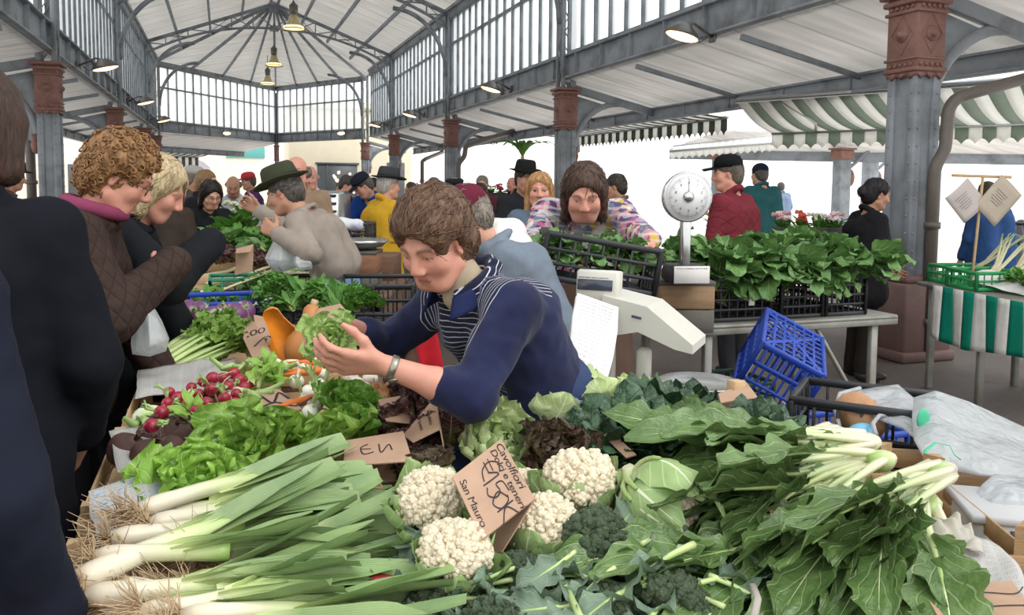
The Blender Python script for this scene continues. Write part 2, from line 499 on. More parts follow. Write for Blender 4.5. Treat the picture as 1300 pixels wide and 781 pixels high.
# ------------------------------------------------------------------ beams, eaves, aisle roofs
def struct(name, mb, mats, smooth=True, label=None, org=None):
    o = obj(name, mb, mats, None, smooth, org); o['kind'] = 'structure'
    if label: o['label'] = label
    return o
Y0 = 3.0
def ibeam(a, b, h=.38, w=.16, st=1.05):
    a = np.asarray(a, float); b = np.asarray(b, float); m = MB()
    m.add(bar(a, b, .03, h)); z = np.array([0, 0, h / 2])
    m.add(bar(a + z, b + z, w, .035)).add(bar(a - z, b - z, w, .035))
    n = int(np.linalg.norm(b - a) / st); d = nrm(b - a)
    for i in range(n + 1):
        p = a + d * (i + .3) * st
        if np.linalg.norm(p - a) < np.linalg.norm(b - a): m.add(box(p, (w - .03, .03, h) if abs(d[1]) > .5 else (.03, w - .03, h), bev=.003))
    return m
for X, s, nm in ((XR, 1, 'right'), (XL, -1, 'left')):
    struct('beam_' + nm, ibeam((X, Y0, 3.75), (X, YE, 3.75), .4, .2), GREY, label='riveted grey beam along the %s columns' % nm)
    m = MB().add(bar((X, Y0, 6.22), (X, YE, 6.22), .2, .2)).add(bar((X - s * .1, Y0, 6.36), (X - s * .1, YE, 6.36), .1, .1))
    struct('beam_eave_' + nm, m, GREY)
    e = X + s * 1.85
    m = ibeam((e, Y0, 2.95), (e, YE, 2.95), .22, .12, 1.4)
    m.add(tube([(e + s * .14, Y0, 2.98), (e + s * .14, YE, 2.98)], .08, 8))
    struct('beam_gutter_' + nm, m, GREY)
    m = MB().add(box(((X + e) / 2 + s * .1, (Y0 + YE) / 2, 3.31), (2.05, YE - Y0, .04), roty(math.atan2(.42, 1.85) * s)))
    struct('ceiling_aisle_' + nm, m, CEIL, label='white corrugated roof of the %s aisle' % nm)
    m = MB()
    ys = [y for y in np.arange(YS[0] - 8.25 / 3, YE, 8.27 / 3) if min(abs(y - q) for q in YS) > .5 and y > Y0]
    for y in ys: m.add(bar((X, y, 3.42), (e, y, 3.02), .05, .07))
    struct('trim_rafters_' + nm, m, GREY)
# end wall beams
Z3 = lambda p, z: np.array([p[0], p[1], z])
for nm, a, b in (('left', EL, EM), ('right', EM, ER)):
    struct('beam_end_' + nm, ibeam(Z3(a, 3.75), Z3(b, 3.75), .42, .2), GREY)
    struct('beam_eave_end_' + nm, MB().add(bar(Z3(a, 6.22), Z3(b, 6.22), .2, .2)), GREY)
dv = nrm(EM - EL); ov = np.array([-dv[1], dv[0], 0]) * 1.85
ENDAISLE = (EL, EM, dv, ov)
struct('beam_gutter_end', ibeam(Z3(EL + ov - dv * 1.2, 2.95), Z3(EM + ov, 2.95), .24, .12, 1.4), GREY)
# ------------------------------------------------------------------ clerestory windows
def glassm():
    t = NT('frosted_glass')
    tp = t.n('ShaderNodeBsdfTransparent'); tl = t.n('ShaderNodeBsdfTranslucent'); tl.inputs[0].default_value = (.92, .95, .96, 1)
    tp.inputs[0].default_value = (.95, .97, .98, 1)
    mx = t.n('ShaderNodeMixShader'); mx.inputs[0].default_value = .35
    t.l(tp.outputs[0], mx.inputs[1]); t.l(tl.outputs[0], mx.inputs[2])
    return t.done(mx.outputs[0])
GLASS = glassm()
wn = [0]
def clerestory(a, b, label, z0=3.98, z1=6.12, zt=5.42):
    a = np.array([a[0], a[1], 0.0]); b = np.array([b[0], b[1], 0.0]); d = nrm(b - a); L = np.linalg.norm(b - a)
    wn[0] += 1
    w = thing('window_%d' % wn[0], label, 'window', tuple((a + b) / 2), kind='structure'); org = (a + b) / 2
    m = MB(); n = max(2, round(L / .55))
    nor = np.cross(d, (0, 0, 1))
    for i in range(n + 1):
        p = a + d * (L * i / n)
        big = .05 if i % 4 == 0 else .028
        m.add(box(p + (0, 0, (z0 + z1) / 2), (big, .11, z1 - z0), rotz(math.atan2(d[1], d[0])), bev=.004))
    for z, h in ((z0, .07), (zt, .06), (z1, .06)):
        m.add(bar(a + (0, 0, z), b + (0, 0, z), .1, h))
    obj('frame', m, GREY, w, org=org)
    g = MB().add(bar(a + nor * .01 + (0, 0, (z0 + z1) / 2), b + nor * .01 + (0, 0, (z0 + z1) / 2), .008, z1 - z0, .001))
    obj('pane', g, GLASS, w, org=org, label='milky glass')
ends = ['nearest bay', 'second bay', 'third bay', 'farthest bay']
ysr = [6.1, 14.4, 22.65, 30.9, YE]
for i in range(4):
    clerestory((XR, ysr[i] + .2), (XR, ysr[i + 1] - .2), 'tall glazed window band above the right beam, ' + ends[i])
for i in range(1, 4):
    clerestory((XL, ysr[i] + .2), (XL, ysr[i + 1] - .2), 'tall glazed window band above the left beam, ' + ends[i])
clerestory(EL + dv * .2, EM - dv * .15, 'glazed window band on the end wall, left of its middle post', zt=5.3)
clerestory(EM + nrm(ER - EM) * .15, ER - nrm(ER - EM) * .2, 'glazed window band on the end wall, right of its middle post', zt=5.3)
# ------------------------------------------------------------------ main roof: two slopes and a hipped end
ZR, ZE = 7.95, 6.34
YH = 30.9
def poly_slab(pts, t=.05):
    p = np.asarray(pts, float); n = len(p); nv = nrm(np.cross(p[1] - p[0], p[2] - p[0])) * t
    if nv[2] < 0: nv = -nv
    i = np.arange(n); j = (i + 1) % n
    return np.concatenate([p, p + nv]), [np.array([list(range(n))]), np.array([list(range(n, 2 * n))[::-1]]), np.stack([i, j, j + n, i + n], 1)]
YR = 4.0
struct('ceiling_left', poly_slab([(XL - .2, YR, ZE), (XC, YR, ZR), (XC, YH, ZR), (XL - .2, EL[1], ZE)]), CEIL, False)
struct('ceiling_right', poly_slab([(XR + .2, YR, ZE), (XC, YR, ZR), (XC, YH, ZR), (XR + .2, ER[1], ZE)]), CEIL, False)
struct('ceiling_end_left', poly_slab([Z3(EL - (.25, 0, 0), ZE), (XC, YH, ZR), Z3(EM + (0, .25, 0), ZE)]), CEIL, False)
struct('ceiling_end_right', poly_slab([Z3(EM + (0, .25, 0), ZE), (XC, YH, ZR), Z3(ER + (.25, .1, 0), ZE)]), CEIL, False)
a_, b_, c_, d_ = Z3(EL - dv * 1.2, 3.48), Z3(EM, 3.48), Z3(EM + ov, 3.06), Z3(EL + ov - dv * 1.2, 3.06)
struct('ceiling_aisle_end', poly_slab([a_, b_, c_, d_], .03), CEIL, False)
m = MB()
for s, X in ((1, XR), (-1, XL)):
    for f in (0.0, .25, .5, .75, .97):
        x = X + (XC - X) * f; z = ZE + (ZR - ZE) * f - .09
        m.add(bar((x, YR, z), (x, YE - (YE - YH) * f, z), .07, .12))
for a_, b_ in ((EL, EM), (EM, ER)):
    for f in (0, .25, .5, .75): m.add(bar((XC, YH, ZR - .1), Z3(a_ + (b_ - a_) * f, ZE - .08), .07, .11))
m.add(bar((XC, YH, ZR - .1), Z3(ER, ZE - .08), .07, .11))
struct('trim_purlins', m, GREY)
def truss():
    m = MB(); hw = (XR - XL) / 2
    top = lambda x: ZE - .12 + (ZR - ZE) * (1 - abs(x) / hw)
    bot = lambda x: 6.98 - (abs(x) / hw) ** 2.2 * 1.15
    xs = np.linspace(-hw, hw, 13)
    for a, b in ((-hw, 0), (0, hw)):
        m.add(bar((a, 0, top(a)), (b, 0, top(b)), .09, .11))
    xx = np.linspace(-hw, hw, 25)
    m.add(tube([(x, 0, bot(x)) for x in xx], .045, 6))
    for i, x in enumerate(xs):
        m.add(bar((x, 0, bot(x)), (x, 0, top(x)), .035))
        if i < 12:
            x2 = xs[i + 1]
            if i < 6: m.add(bar((x, 0, top(x)), (x2, 0, bot(x2)), .035))
            else: m.add(bar((x, 0, bot(x)), (x2, 0, top(x2)), .035))
            if i % 2: m.add(bar((x, 0, bot(x)), (x2, 0, top(x2)), .02)) if i < 6 else m.add(bar((x, 0, top(x)), (x2, 0, bot(x2)), .02))
    m.add(box((0, 0, ZR - .25), (.34, .03, .34), bev=.01)).add(box((0, 0, 6.98), (.3, .03, .2), bev=.01))
    return m
tr = struct('trim_truss', truss(), GREY, label='riveted roof truss nearest of three'); tr.location = (XC, YS[1], 0)
for y, nm in ((YS[2], 'middle'), (YS[3], 'farthest')):
    d = tr.copy(); COL.objects.link(d); d.location = (XC, y, 0); d['label'] = 'riveted roof truss %s of three' % nm
# ------------------------------------------------------------------ lamps
BULB = emit('lamp_glow', (1.0, .74, .32), 2.2)
LENS = emit('lamp_lens', (1.0, .66, .30), 3)
LAMPM = pm('lamp_housing', '#6d6a66', .4, .1, 10, metal=.6)
def flood():
    t = thing('flood_lamp', '', 'lamp')  # wide reflector flood lamp on a bracket arm, not a narrow-beam spot
    h = xf(lathe([(.03, .16), (.07, .15), (.11, .10), (.17, .03), (.185, .0), (.175, -.012)][::-1], 16), np.diag([1.35, 1.0, 1.0]))
    obj('housing', MB().add(h), LAMPM, t)
    obj('lens', MB().add(xf(lathe([(.002, -.05), (.08, -.045), (.14, -.03), (.17, -.008)], 16), np.diag([1.35, 1.0, 1.0]))), LENS, t, label='glowing warm lens')
    m = MB().add(tube([(0, 0, .14), (.12, 0, .2), (.26, 0, .16), (.42, 0, .12)], .02, 6)).add(box((.44, 0, .13), (.04, .12, .16)))
    m.add(tube([(.1, 0, .15), (.2, .03, .02), (.28, 0, .0), (.36, 0, .1)], .008, 5))
    obj('arm', m, LAMPM, t); return t
fl = flood(); LMP = []
def lampat(px, py, x, rz, label):
    p = PX(px, py, x) if x is not None else PXY(px, py)
    q = fl if not LMP else dup(fl); LMP.append(q)
    put(q, tuple(p), (0, .25, rz), None, label, 'lit lamps on the hall beams')
def PXY(px, py):
    a, b = (EL, EM) if px < 352 else (EM, ER)
    d = ray(px, py); n = np.array([-(b - a)[1], (b - a)[0], 0]); return CAM + d * ((n @ (a - CAM)) / (n @ d) - .7)
for px, py, nm in ((866, 45, 'nearest, above the dial scale'), (623, 113, 'second from the near end'), (520, 146, 'third from the near end'), (476, 159, 'farthest')):
    lampat(px, py, XR - .5, 0, 'lit flood lamp on the right beam, ' + nm)
for px, py, nm in ((134, 86, 'nearest, over the curly-haired woman'), (185, 130, 'middle of the three'), (208, 153, 'farthest')):
    lampat(px, py, XL + .5, PI, 'lit flood lamp on the left beam, ' + nm)
for px, py, nm in ((288, 169, 'left of the middle post'), (433, 169, 'right of the middle post')):
    lampat(px, py, None, PI / 2, 'lit flood lamp on the end wall beam, ' + nm)
BELL = pm('pendant_shade', '#c9b98a', .3, .1, 8, metal=.2)
def pendant():
    t = thing('pendant_lamp', '', 'lamp')
    obj('shade', MB().add(sheet_lathe([(.07, .42), (.12, .36), (.16, .22), (.24, .08), (.36, .0)])), BELL, t)
    obj('bulb', MB().add(xf(lathe([(.02, .02), (.2, .03), (.3, .04), (.26, .09), (.1, .16)], 16))), BULB, t, label='glowing bulb under the shade')
    obj('gear_box', MB().add(lathe([(.06, .4), (.11, .42), (.12, .66), (.05, .72), (.02, .78)], 12)), LAMPM, t)
    obj('cable', MB().add(tube([(0, 0, .76), (0, 0, 1.6)], .014, 5)), LAMPM, t)
    return t
def sheet_lathe(prof):
    p = list(prof) + [(r - .012, z - .004) for r, z in reversed(prof)]
    v = lathe(p, 20); return v[0], v[1][:1], v[2]
pl = pendant()
for i, (px, py, nm) in enumerate(((373, 38, 'nearest'), (348, 84, 'middle'), (340, 108, 'farthest'))):
    q = pl if i == 0 else dup(pl)
    put(q, tuple(PX(px, py, XC + .1)), None, None, 'yellowish bell pendant lamp hanging from the roof ridge, %s of three' % nm, 'pendant lamps')
# ------------------------------------------------------------------ downpipes
PIPE = pm('downpipe_paint', '#5d5650', .45, .12, 10, .1)
def pipe(pts, r, label, rough_pts=True):
    pts = [np.asarray(p, float) for p in pts]
    q = [pts[0]]
    for i in range(1, len(pts) - 1):               # round every corner
        a, b, c = pts[i - 1], pts[i], pts[i + 1]
        k = min(.16, np.linalg.norm(b - a) / 3, np.linalg.norm(c - b) / 3)
        p0, p1 = b + nrm(a - b) * k, b + nrm(c - b) * k
        for s in np.linspace(0, 1, 6): q.append((1 - s) ** 2 * p0 + 2 * s * (1 - s) * b + s * s * p1)
    q.append(pts[-1])
    t = thing('downpipe', label, 'pipe', tuple(pts[-1]))
    obj('pipe_run', MB().add(tube(q, r, 10)), PIPE, t, org=pts[-1])
    for f in (.3, .8):
        m = MB(); p = pts[-2] + (pts[-1] - pts[-2]) * f
        m.add(xf(lathe([(r * 1.01, -.03), (r * 1.3, -.03), (r * 1.3, .03), (r * 1.01, .03)], 10), None, p))
        obj('collar', m, PIPE, t, org=pts[-1])
def down(px, py, t): 
    p = P(px, py, t); return p
a = P(1187, 212, 7.45)
pipe([P(1330, 92, 7.4), P(1205, 126, 7.45), P(1200, 190, 7.45), a, (a[0], a[1], .02)], .055, 'brown bent downpipe beside the nearest right column')
a = P(582, 208, 22.3)
pipe([P(652, 166, 23.5), P(591, 186, 22.3), P(590, 198, 22.3), a, (a[0], a[1], .02)], .07, 'dark bent downpipe beside the third right column')
a = P(536, 205, 30)
pipe([P(562, 193, 31.5), P(540, 202, 30), a, (a[0], a[1], .02)], .07, 'dark thin downpipe beside the fourth right column')
a = P(38, 178, 12.9)
pipe([P(8, 108, 12.8), P(30, 130, 12.9), a, (a[0], a[1], .02)], .07, 'grey downpipe left of the nearest left column')
# ------------------------------------------------------------------ awnings
AWG = pm('awning_green', '#9fab9e', .7, .06, 6, trans=.5); AWW = pm('awning_white', '#f2f2ee', .7, .03, 6, trans=.45)
AWD = pm('awning_dark_green', '#5d6a60', .7, .06, 6, trans=.3)
ALU = pm('aluminium', '#a9abac', .35, .08, 20, metal=.7)
def awning(u0, u1, l0, l1, n, label, vh=.24, dark=AWG, sag=.08, arms=True, scal=True):
    u0, u1, l0, l1 = (np.asarray(q, float) for q in (u0, u1, l0, l1))
    t = thing('striped_awning', label, 'awning', tuple((l0 + l1) / 2)); org = (l0 + l1) / 2
    m = MB()
    for i in range(n):
        def fn(u, v):
            f = (i + u) / n; q = np.clip(v, 0, 1)
            p = (u0 + (u1 - u0) * f[..., None]) * (1 - q[..., None]) + (l0 + (l1 - l0) * f[..., None]) * q[..., None]
            p = p.copy(); p[..., 2] -= sag * np.sin(PI * q); return p
        m.add(sheet(grid(2, 9, fn), .006), mat=i % 2)
    obj('canopy_fabric', m, [AWW, dark], t, org=org)
    m = MB()
    for i in range(n):
        def fv(u, v):
            f = (i + u) / n
            p = l0 + (l1 - l0) * f[..., None]; p = p.copy()
            p[..., 2] -= v * vh * (1 - (.28 * np.abs(np.cos(PI * u)) if scal else 0)); return p
        m.add(sheet(grid(7, 3, fv), .005), mat=i % 2)
    obj('valance', m, [AWW, dark], t, org=org)
    m = MB().add(tube([l0, l1], .035, 8)).add(tube([u0, u1], .04, 8))
    if arms:
        for f in (.15, .85):
            a = u0 + (u1 - u0) * f; b = l0 + (l1 - l0) * f; mid = a * .5 + b * .5 + (0, 0, -.12) + (l1 - l0) * .06
            m.add(tube([a, mid, b], .022, 6))
    obj('awning_frame', m, ALU, t, org=org)
    return t
awning(P(935, 128, 12.6), P(1420, 92, 8.4), P(980, 169, 13.6), P(1420, 152, 11.2), 26, 'wide green and white striped awning over the right-hand stalls', .27)
awning((7.95, 21.5, 3.0), (7.95, 13.3, 3.0), (8.9, 21.5, 2.86), (8.9, 13.4, 2.86), 40, 'dark striped awning hanging beyond the right columns', .33, AWD, .03)
awning(P(855, 186, 26), P(985, 172, 24), P(850, 192, 24), P(982, 181, 22.5), 15, 'white scalloped awning in the square behind the dial scale', .25, AWW, .05, False)
awning((-4.4, 14.8, 2.95), (-4.4, 21.5, 2.95), (-5.1, 14.8, 2.8), (-5.1, 21.5, 2.8), 34, 'dark striped awning beyond the nearest left column', .36, AWD, .03)
awning(Z3(EL + ov * 1.1 - dv, 2.9), Z3(EM + ov * 1.1 - dv * 2.5, 2.9), Z3(EL + ov * 1.5 - dv, 2.72), Z3(EM + ov * 1.5 - dv * 2.5, 2.72), 30, 'dark striped awning beyond the end wall', .62, AWD, .03)
# ------------------------------------------------------------------ neighbouring hall and buildings outside
m = MB(); 
a, b = P(850, 196, 27), P(1420, 205, 24)
u = b - a
m.add(bar(a - (0, 0, .0), b, .16, .3))
struct('beam_far', m, GREY, label='grey beam of the neighbouring market roof')
dz = np.array([0, 0, 1.0])
struct('ceiling_far', poly_slab([a + (0, 0, .15), b + (0, 0, .15), b + (.3, -2.4, .62), a + (.3, -2.4, .62)], .04), CEIL, False)
for px, tt, nm in ((1068, 25.2, 'grey column with red capital of the neighbouring market roof'), (1104, 27.5, 'paler grey column farther back in the neighbouring market roof'), (914, 25.5, 'grey column of the neighbouring roof, behind the black cap')):
    g = P(px, 232, tt); g[2] = 0
    q = thing('iron_column', nm, 'column', tuple(g))
    obj('shaft', MB().add(box((0, 0, 1.35), (.4, .4, 2.7), bev=.03)).add(bar((.1, 0, 2.0), (1.0, 0, 2.7), .08)), GREY, q)
    obj('capital', MB().add(box((0, 0, 2.55), (.5, .5, .3), bev=.03)).add(box((0, 0, 2.72), (.58, .58, .06))).add(ball((.3, 0, 1.85), (.16, .14, .28))), TERRA, q, label='terracotta capital')
CREAM = pm('cream_plaster', '#d9cfb8', .85, .05, 2); PALE = pm('pale_plaster', '#e9e2d6', .85, .04, 1.5)
SHADE = pm('dark_glass', '#4a4f52', .3, .2, 2); TEAL = pm('teal_board', '#5aa3a0', .6, .1)
WARM = emit('shop_lights', (1.0, .8, .62), 1.6)
def facade(label, x0, x1, y, h, mat, wins, d=4):
    t = thing('building', label, 'building', ((x0 + x1) / 2, y, 0)); o = np.array([(x0 + x1) / 2, y, 0])
    obj('wall', MB().add(box(((x0 + x1) / 2, y + d / 2, h / 2), (x1 - x0, d, h), bev=.03)).add(box(((x0 + x1) / 2, y - .05, h - .3), (x1 - x0 + .3, .3, .25), bev=.05)), mat, t, org=o)
    for (wx, wz, ww, wh, k) in wins:
        if k == 'arch':
            p = [(-ww / 2, 0), (ww / 2, 0)] + [(ww / 2 * math.cos(q), wh * .6 + wh * .4 * math.sin(q)) for q in np.linspace(0, PI, 10)]
            obj('arched_doorway', xf(prism(p, -.05, .02), rotx(PI / 2), (wx, y, wz)), pm('grey_shutter', '#a5a3a8', .7, .1), t, False, o)
        elif k == 'shop':
            f = obj('shop_window', MB().add(box((wx, y - .02, wz), (ww, .06, wh), bev=.01)).add(box((wx, y - .08, wz + wh / 2 + .05), (ww + .2, .12, .1))).add(box((wx - ww / 4, y - .06, wz), (.06, .06, wh))), SHADE, t, True, o)
            m = MB()
            rr = random.Random(3)
            for q in range(14): m.add(ball((wx + rr.uniform(-.1, .48) * ww, y - .07, wz + rr.uniform(-.3, .3) * wh), .06 + .05 * rr.random(), 8, 6))
            obj('shop_light', m, WARM, f, True, None)
            bpy.data.objects[f.name].children[0].location = -o
        elif k == 'teal': obj('shop_sign', MB().add(box((wx, y - .1, wz), (ww, .1, wh))), TEAL, t, org=o, label='teal shop sign')
        else: obj('window', MB().add(box((wx, y - .02, wz), (ww, .08, wh), bev=.02)).add(box((wx, y - .05, wz - wh / 2), (ww + .2, .14, .06))), SHADE, t, org=o)
    return t
facade('cream shop building with lit window behind the far right corner', 3.4, 10.2, 47, 6, CREAM, [(6.0, 1.5, 2.2, 2.1, 'shop'), (9.3, 1.5, 1.0, 2.4, 'win')])
facade('pale plaster building with arched doorway across the square', -16, 3.0, 62, 12, PALE, [(-2.6, .6, 3.6, 2.6, 'arch'), (1.5, 3.6, 2.6, .8, 'teal'), (-9, 1.5, 1.6, 2.2, 'win'), (-9, 5.5, 1.6, 2.2, 'win')])
# ------------------------------------------------------------------ sky and exposure
def world():
    w = bpy.data.worlds.new('overcast_sky'); SC.world = w; w.use_nodes = True
    nt = w.node_tree; bg = nt.nodes['Background']
    tc = nt.nodes.new('ShaderNodeTexCoord'); sx = nt.nodes.new('ShaderNodeSeparateXYZ'); rp = nt.nodes.new('ShaderNodeValToRGB')
    nt.links.new(tc.outputs['Generated'], sx.inputs[0]); nt.links.new(sx.outputs[2], rp.inputs[0])
    e = rp.color_ramp.elements
    e[0].position = .45; e[0].color = (1, .985, .965, 1); e[1].position = 1; e[1].color = (.93, .96, 1, 1)
    nt.links.new(rp.outputs[0], bg.inputs[0]); bg.inputs[1].default_value = 1.35
    sd = bpy.data.lights.new('soft_sun', 'SUN'); sd.energy = 0.9; sd.angle = math.radians(35); sd.color = (1, .98, .95)
    so = bpy.data.objects.new('soft_sun', sd); COL.objects.link(so)
    so.rotation_euler = (math.radians(32), math.radians(28), 0)
world()
vs = SC.view_settings
vs.view_transform = 'Standard'; vs.look = 'None'; vs.gamma = 1; vs.exposure = 0.5; vs.use_curve_mapping = False
SC.cycles.max_bounces = 10; SC.cycles.diffuse_bounces = 5; SC.cycles.transparent_max_bounces = 16
SC.cycles.sample_clamp_indirect = 6
SC.cycles.use_denoising = True
# ================================================================== people: smooth blended volumes -> one skin
def n3(p, f, seed=0.0):
    x, y, z = p[..., 0] * f, p[..., 1] * f, p[..., 2] * f
    return (np.sin(x + 1.7 * np.sin(y * .9 + seed)) * np.cos(z * 1.1 + seed) + np.sin(y * 1.3 + 1.3 * np.sin(z + seed * 2)) * np.cos(x * .8 + seed)) * .5
class Vol:
    def __init__(s): s.p = []; s.disp = None
    def cone(s, a, b, ra, rb=None, k=.03, sub=False):
        s.p.append(('c', np.asarray(a, float), np.asarray(b, float), ra, ra if rb is None else rb, k, sub)); return s
    def ell(s, c, r, R=None, k=.03, sub=False):
        s.p.append(('e', np.asarray(c, float), np.asarray(r, float) * np.ones(3), np.eye(3) if R is None else np.asarray(R), None, k, sub)); return s
    def mesh(s, h, crop=None):
        lo = np.full(3, 1e9); hi = -lo
        for q in s.p:
            if q[6]: continue
            if q[0] == 'c':
                for c, r in ((q[1], q[3]), (q[2], q[4])): lo = np.minimum(lo, c - r); hi = np.maximum(hi, c + r)
            else: lo = np.minimum(lo, q[1] - q[2].max()); hi = np.maximum(hi, q[1] + q[2].max())
        pad = .02 + 2 * h
        lo -= pad; hi += pad
        n = np.ceil((hi - lo) / h).astype(int) + 1
        D = np.full(n, .2, np.float32)
        ax = [lo[i] + h * np.arange(n[i]) for i in range(3)]
        for q in s.p:
            k = q[5]
            if q[0] == 'c': r = max(q[3], q[4]); blo = np.minimum(q[1], q[2]) - r; bhi = np.maximum(q[1], q[2]) + r
            else: r = q[2].max(); blo, bhi = q[1] - r, q[1] + r
            m = k + 3 * h + .012
            i0 = np.maximum(((blo - m - lo) / h).astype(int), 0); i1 = np.minimum(((bhi + m - lo) / h).astype(int) + 2, n)
            if (i1 <= i0).any(): continue
            g = np.stack(np.meshgrid(*[ax[i][i0[i]:i1[i]] for i in range(3)], indexing='ij'), -1)
            if q[0] == 'c':
                ab = q[2] - q[1]; pa = g - q[1]
                t = np.clip((pa @ ab) / max(ab @ ab, 1e-9), 0, 1)
                d = np.linalg.norm(pa - t[..., None] * ab, axis=-1) - (q[3] + (q[4] - q[3]) * t)
            else:
                l = (g - q[1]) @ q[3]; rr = q[2]
                k0 = np.linalg.norm(l / rr, axis=-1); k1 = np.linalg.norm(l / rr ** 2, axis=-1)
                d = k0 * (k0 - 1) / np.maximum(k1, 1e-6); d = np.where(k0 < 1e-6, -rr.min(), d)
            sl = tuple(slice(i0[i], i1[i]) for i in range(3)); o = D[sl]
            if q[6]:
                d = -d; hh = np.maximum(k - np.abs(o - d), 0) / max(k, 1e-6); D[sl] = np.maximum(o, d) + hh * hh * k / 4
            else:
                hh = np.maximum(k - np.abs(o - d), 0) / max(k, 1e-6); D[sl] = np.minimum(o, d) - hh * hh * k / 4
        if s.disp is not None:
            near = np.argwhere(np.abs(D) < .04)
            pts = lo + near * h
            D[tuple(near.T)] += s.disp(pts).astype(np.float32)
        return surfnet(D, lo, h)
def surfnet(D, lo, h):
    s = D < 0
    n = D.shape
    c = [(i, j, k) for i in (0, 1) for j in (0, 1) for k in (0, 1)]
    cut = lambda A, o: A[o[0]:n[0] - 1 + o[0], o[1]:n[1] - 1 + o[1], o[2]:n[2] - 1 + o[2]]
    cnt = sum(cut(s, o).astype(np.int8) for o in c)
    act = (cnt > 0) & (cnt < 8)
    idx = np.argwhere(act)
    ids = np.full(act.shape, -1, np.int64); ids[tuple(idx.T)] = np.arange(len(idx))
    acc = np.zeros((len(idx), 3)); w = np.zeros(len(idx))
    for a in range(8):
        for b in range(a + 1, 8):
            d = np.array(c[b]) - np.array(c[a])
            if np.abs(d).sum() != 1: continue
            da = D[tuple((idx + c[a]).T)]; db = D[tuple((idx + c[b]).T)]
            x = (da < 0) != (db < 0)
            t = np.where(x, da / np.where(x, da - db, 1), 0)
            acc += np.where(x[:, None], np.array(c[a]) + t[:, None] * d, 0); w += x
    V = lo + h * (idx + acc / w[:, None])
    F = []
    for ax in range(3):
        o1, o2 = (ax + 1) % 3, (ax + 2) % 3
        sl0 = [slice(None)] * 3; sl1 = [slice(None)] * 3
        sl0[ax] = slice(0, n[ax] - 1); sl1[ax] = slice(1, n[ax])
        ch = s[tuple(sl0)] != s[tuple(sl1)]
        e = np.argwhere(ch); e = e[(e[:, o1] > 0) & (e[:, o2] > 0) & (e[:, o1] < n[o1] - 1) & (e[:, o2] < n[o2] - 1)]
        q = []
        for (a, b) in ((-1, -1), (0, -1), (0, 0), (-1, 0)):
            f = e.copy(); f[:, o1] += a; f[:, o2] += b; q.append(ids[tuple(f.T)])
        q = np.stack(q, 1); fl = s[tuple(e.T)]
        q[~fl] = q[~fl][:, ::-1]
        F.append(q[(q >= 0).all(1)])
    return V, [np.concatenate(F)]
def skinm(name, rough=.5, bump=.12, bs=160):
    t = NT(name); at = t.n('ShaderNodeAttribute', attribute_name='lf')
    n = t.noise(bs, detail=3)
    h = t.n('ShaderNodeHueSaturation'); t.l(t.math('ADD', t.math('MULTIPLY', t.noise(30), .3), .85), h.inputs['Value']); t.l(at.outputs['Color'], h.inputs['Color'])
    return t.done(t.bsdf(h.outputs[0], rough, t.bump(n, bump, .003), spec=.4, Subsurface_Weight=.12, Subsurface_Scale=.01))
SKIN = skinm('skin')
def cloth(name, col, rough=.85, var=.12, weave=260, quilt=None, bump=.25, fold=.35, rnd=0):
    if name in MATS: return MATS[name]
    col = srgb(col) if isinstance(col, str) else col
    t = NT(name); co = t.coord()
    c = t.ramp(t.noise(9, co), [(.25, scl(col, 1 - var)), (.75, scl(col, 1 + var))])
    f = t.noise(7, co, detail=2, stretch=(1.2, 1.2, .55))
    hb = t.math('ADD', t.math('MULTIPLY', f, fold * 6), t.math('MULTIPLY', t.noise(weave, co, detail=1), bump * .35))
    if quilt:
        sp = t.n('ShaderNodeSeparateXYZ'); t.l(co, sp.inputs[0])
        xy = t.math('ADD', sp.outputs[0], sp.outputs[1])
        a = t.math('ABSOLUTE', t.math('SINE', t.math('MULTIPLY', t.math('ADD', xy, sp.outputs[2]), quilt)))
        b = t.math('ABSOLUTE', t.math('SINE', t.math('MULTIPLY', t.math('SUBTRACT', xy, sp.outputs[2]), quilt)))
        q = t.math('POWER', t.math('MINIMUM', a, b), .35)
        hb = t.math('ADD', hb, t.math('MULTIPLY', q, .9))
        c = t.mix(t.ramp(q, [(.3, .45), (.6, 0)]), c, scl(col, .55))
    MATS[name] = t.done(t.bsdf(c, rough, t.bump(hb, .55, .012), spec=.12)); return MATS[name]
def hairm(name, col, col2=None, rough=.5):
    if name in MATS: return MATS[name]
    c1 = srgb(col); c2 = srgb(col2) if col2 else scl(c1, 1.6)
    t = NT(name); n = t.noise(60, stretch=(1.6, 1.6, .35), detail=5); n2 = t.noise(14)
    c = t.mix(t.ramp(n, [(.35, 0), (.65, 1)]), c1, c2); c = t.mix(t.math('MULTIPLY', n2, .4), c, scl(c1, .6))
    MATS[name] = t.done(t.bsdf(c, rough, t.bump(n, .8, .01), spec=.35)); return MATS[name]
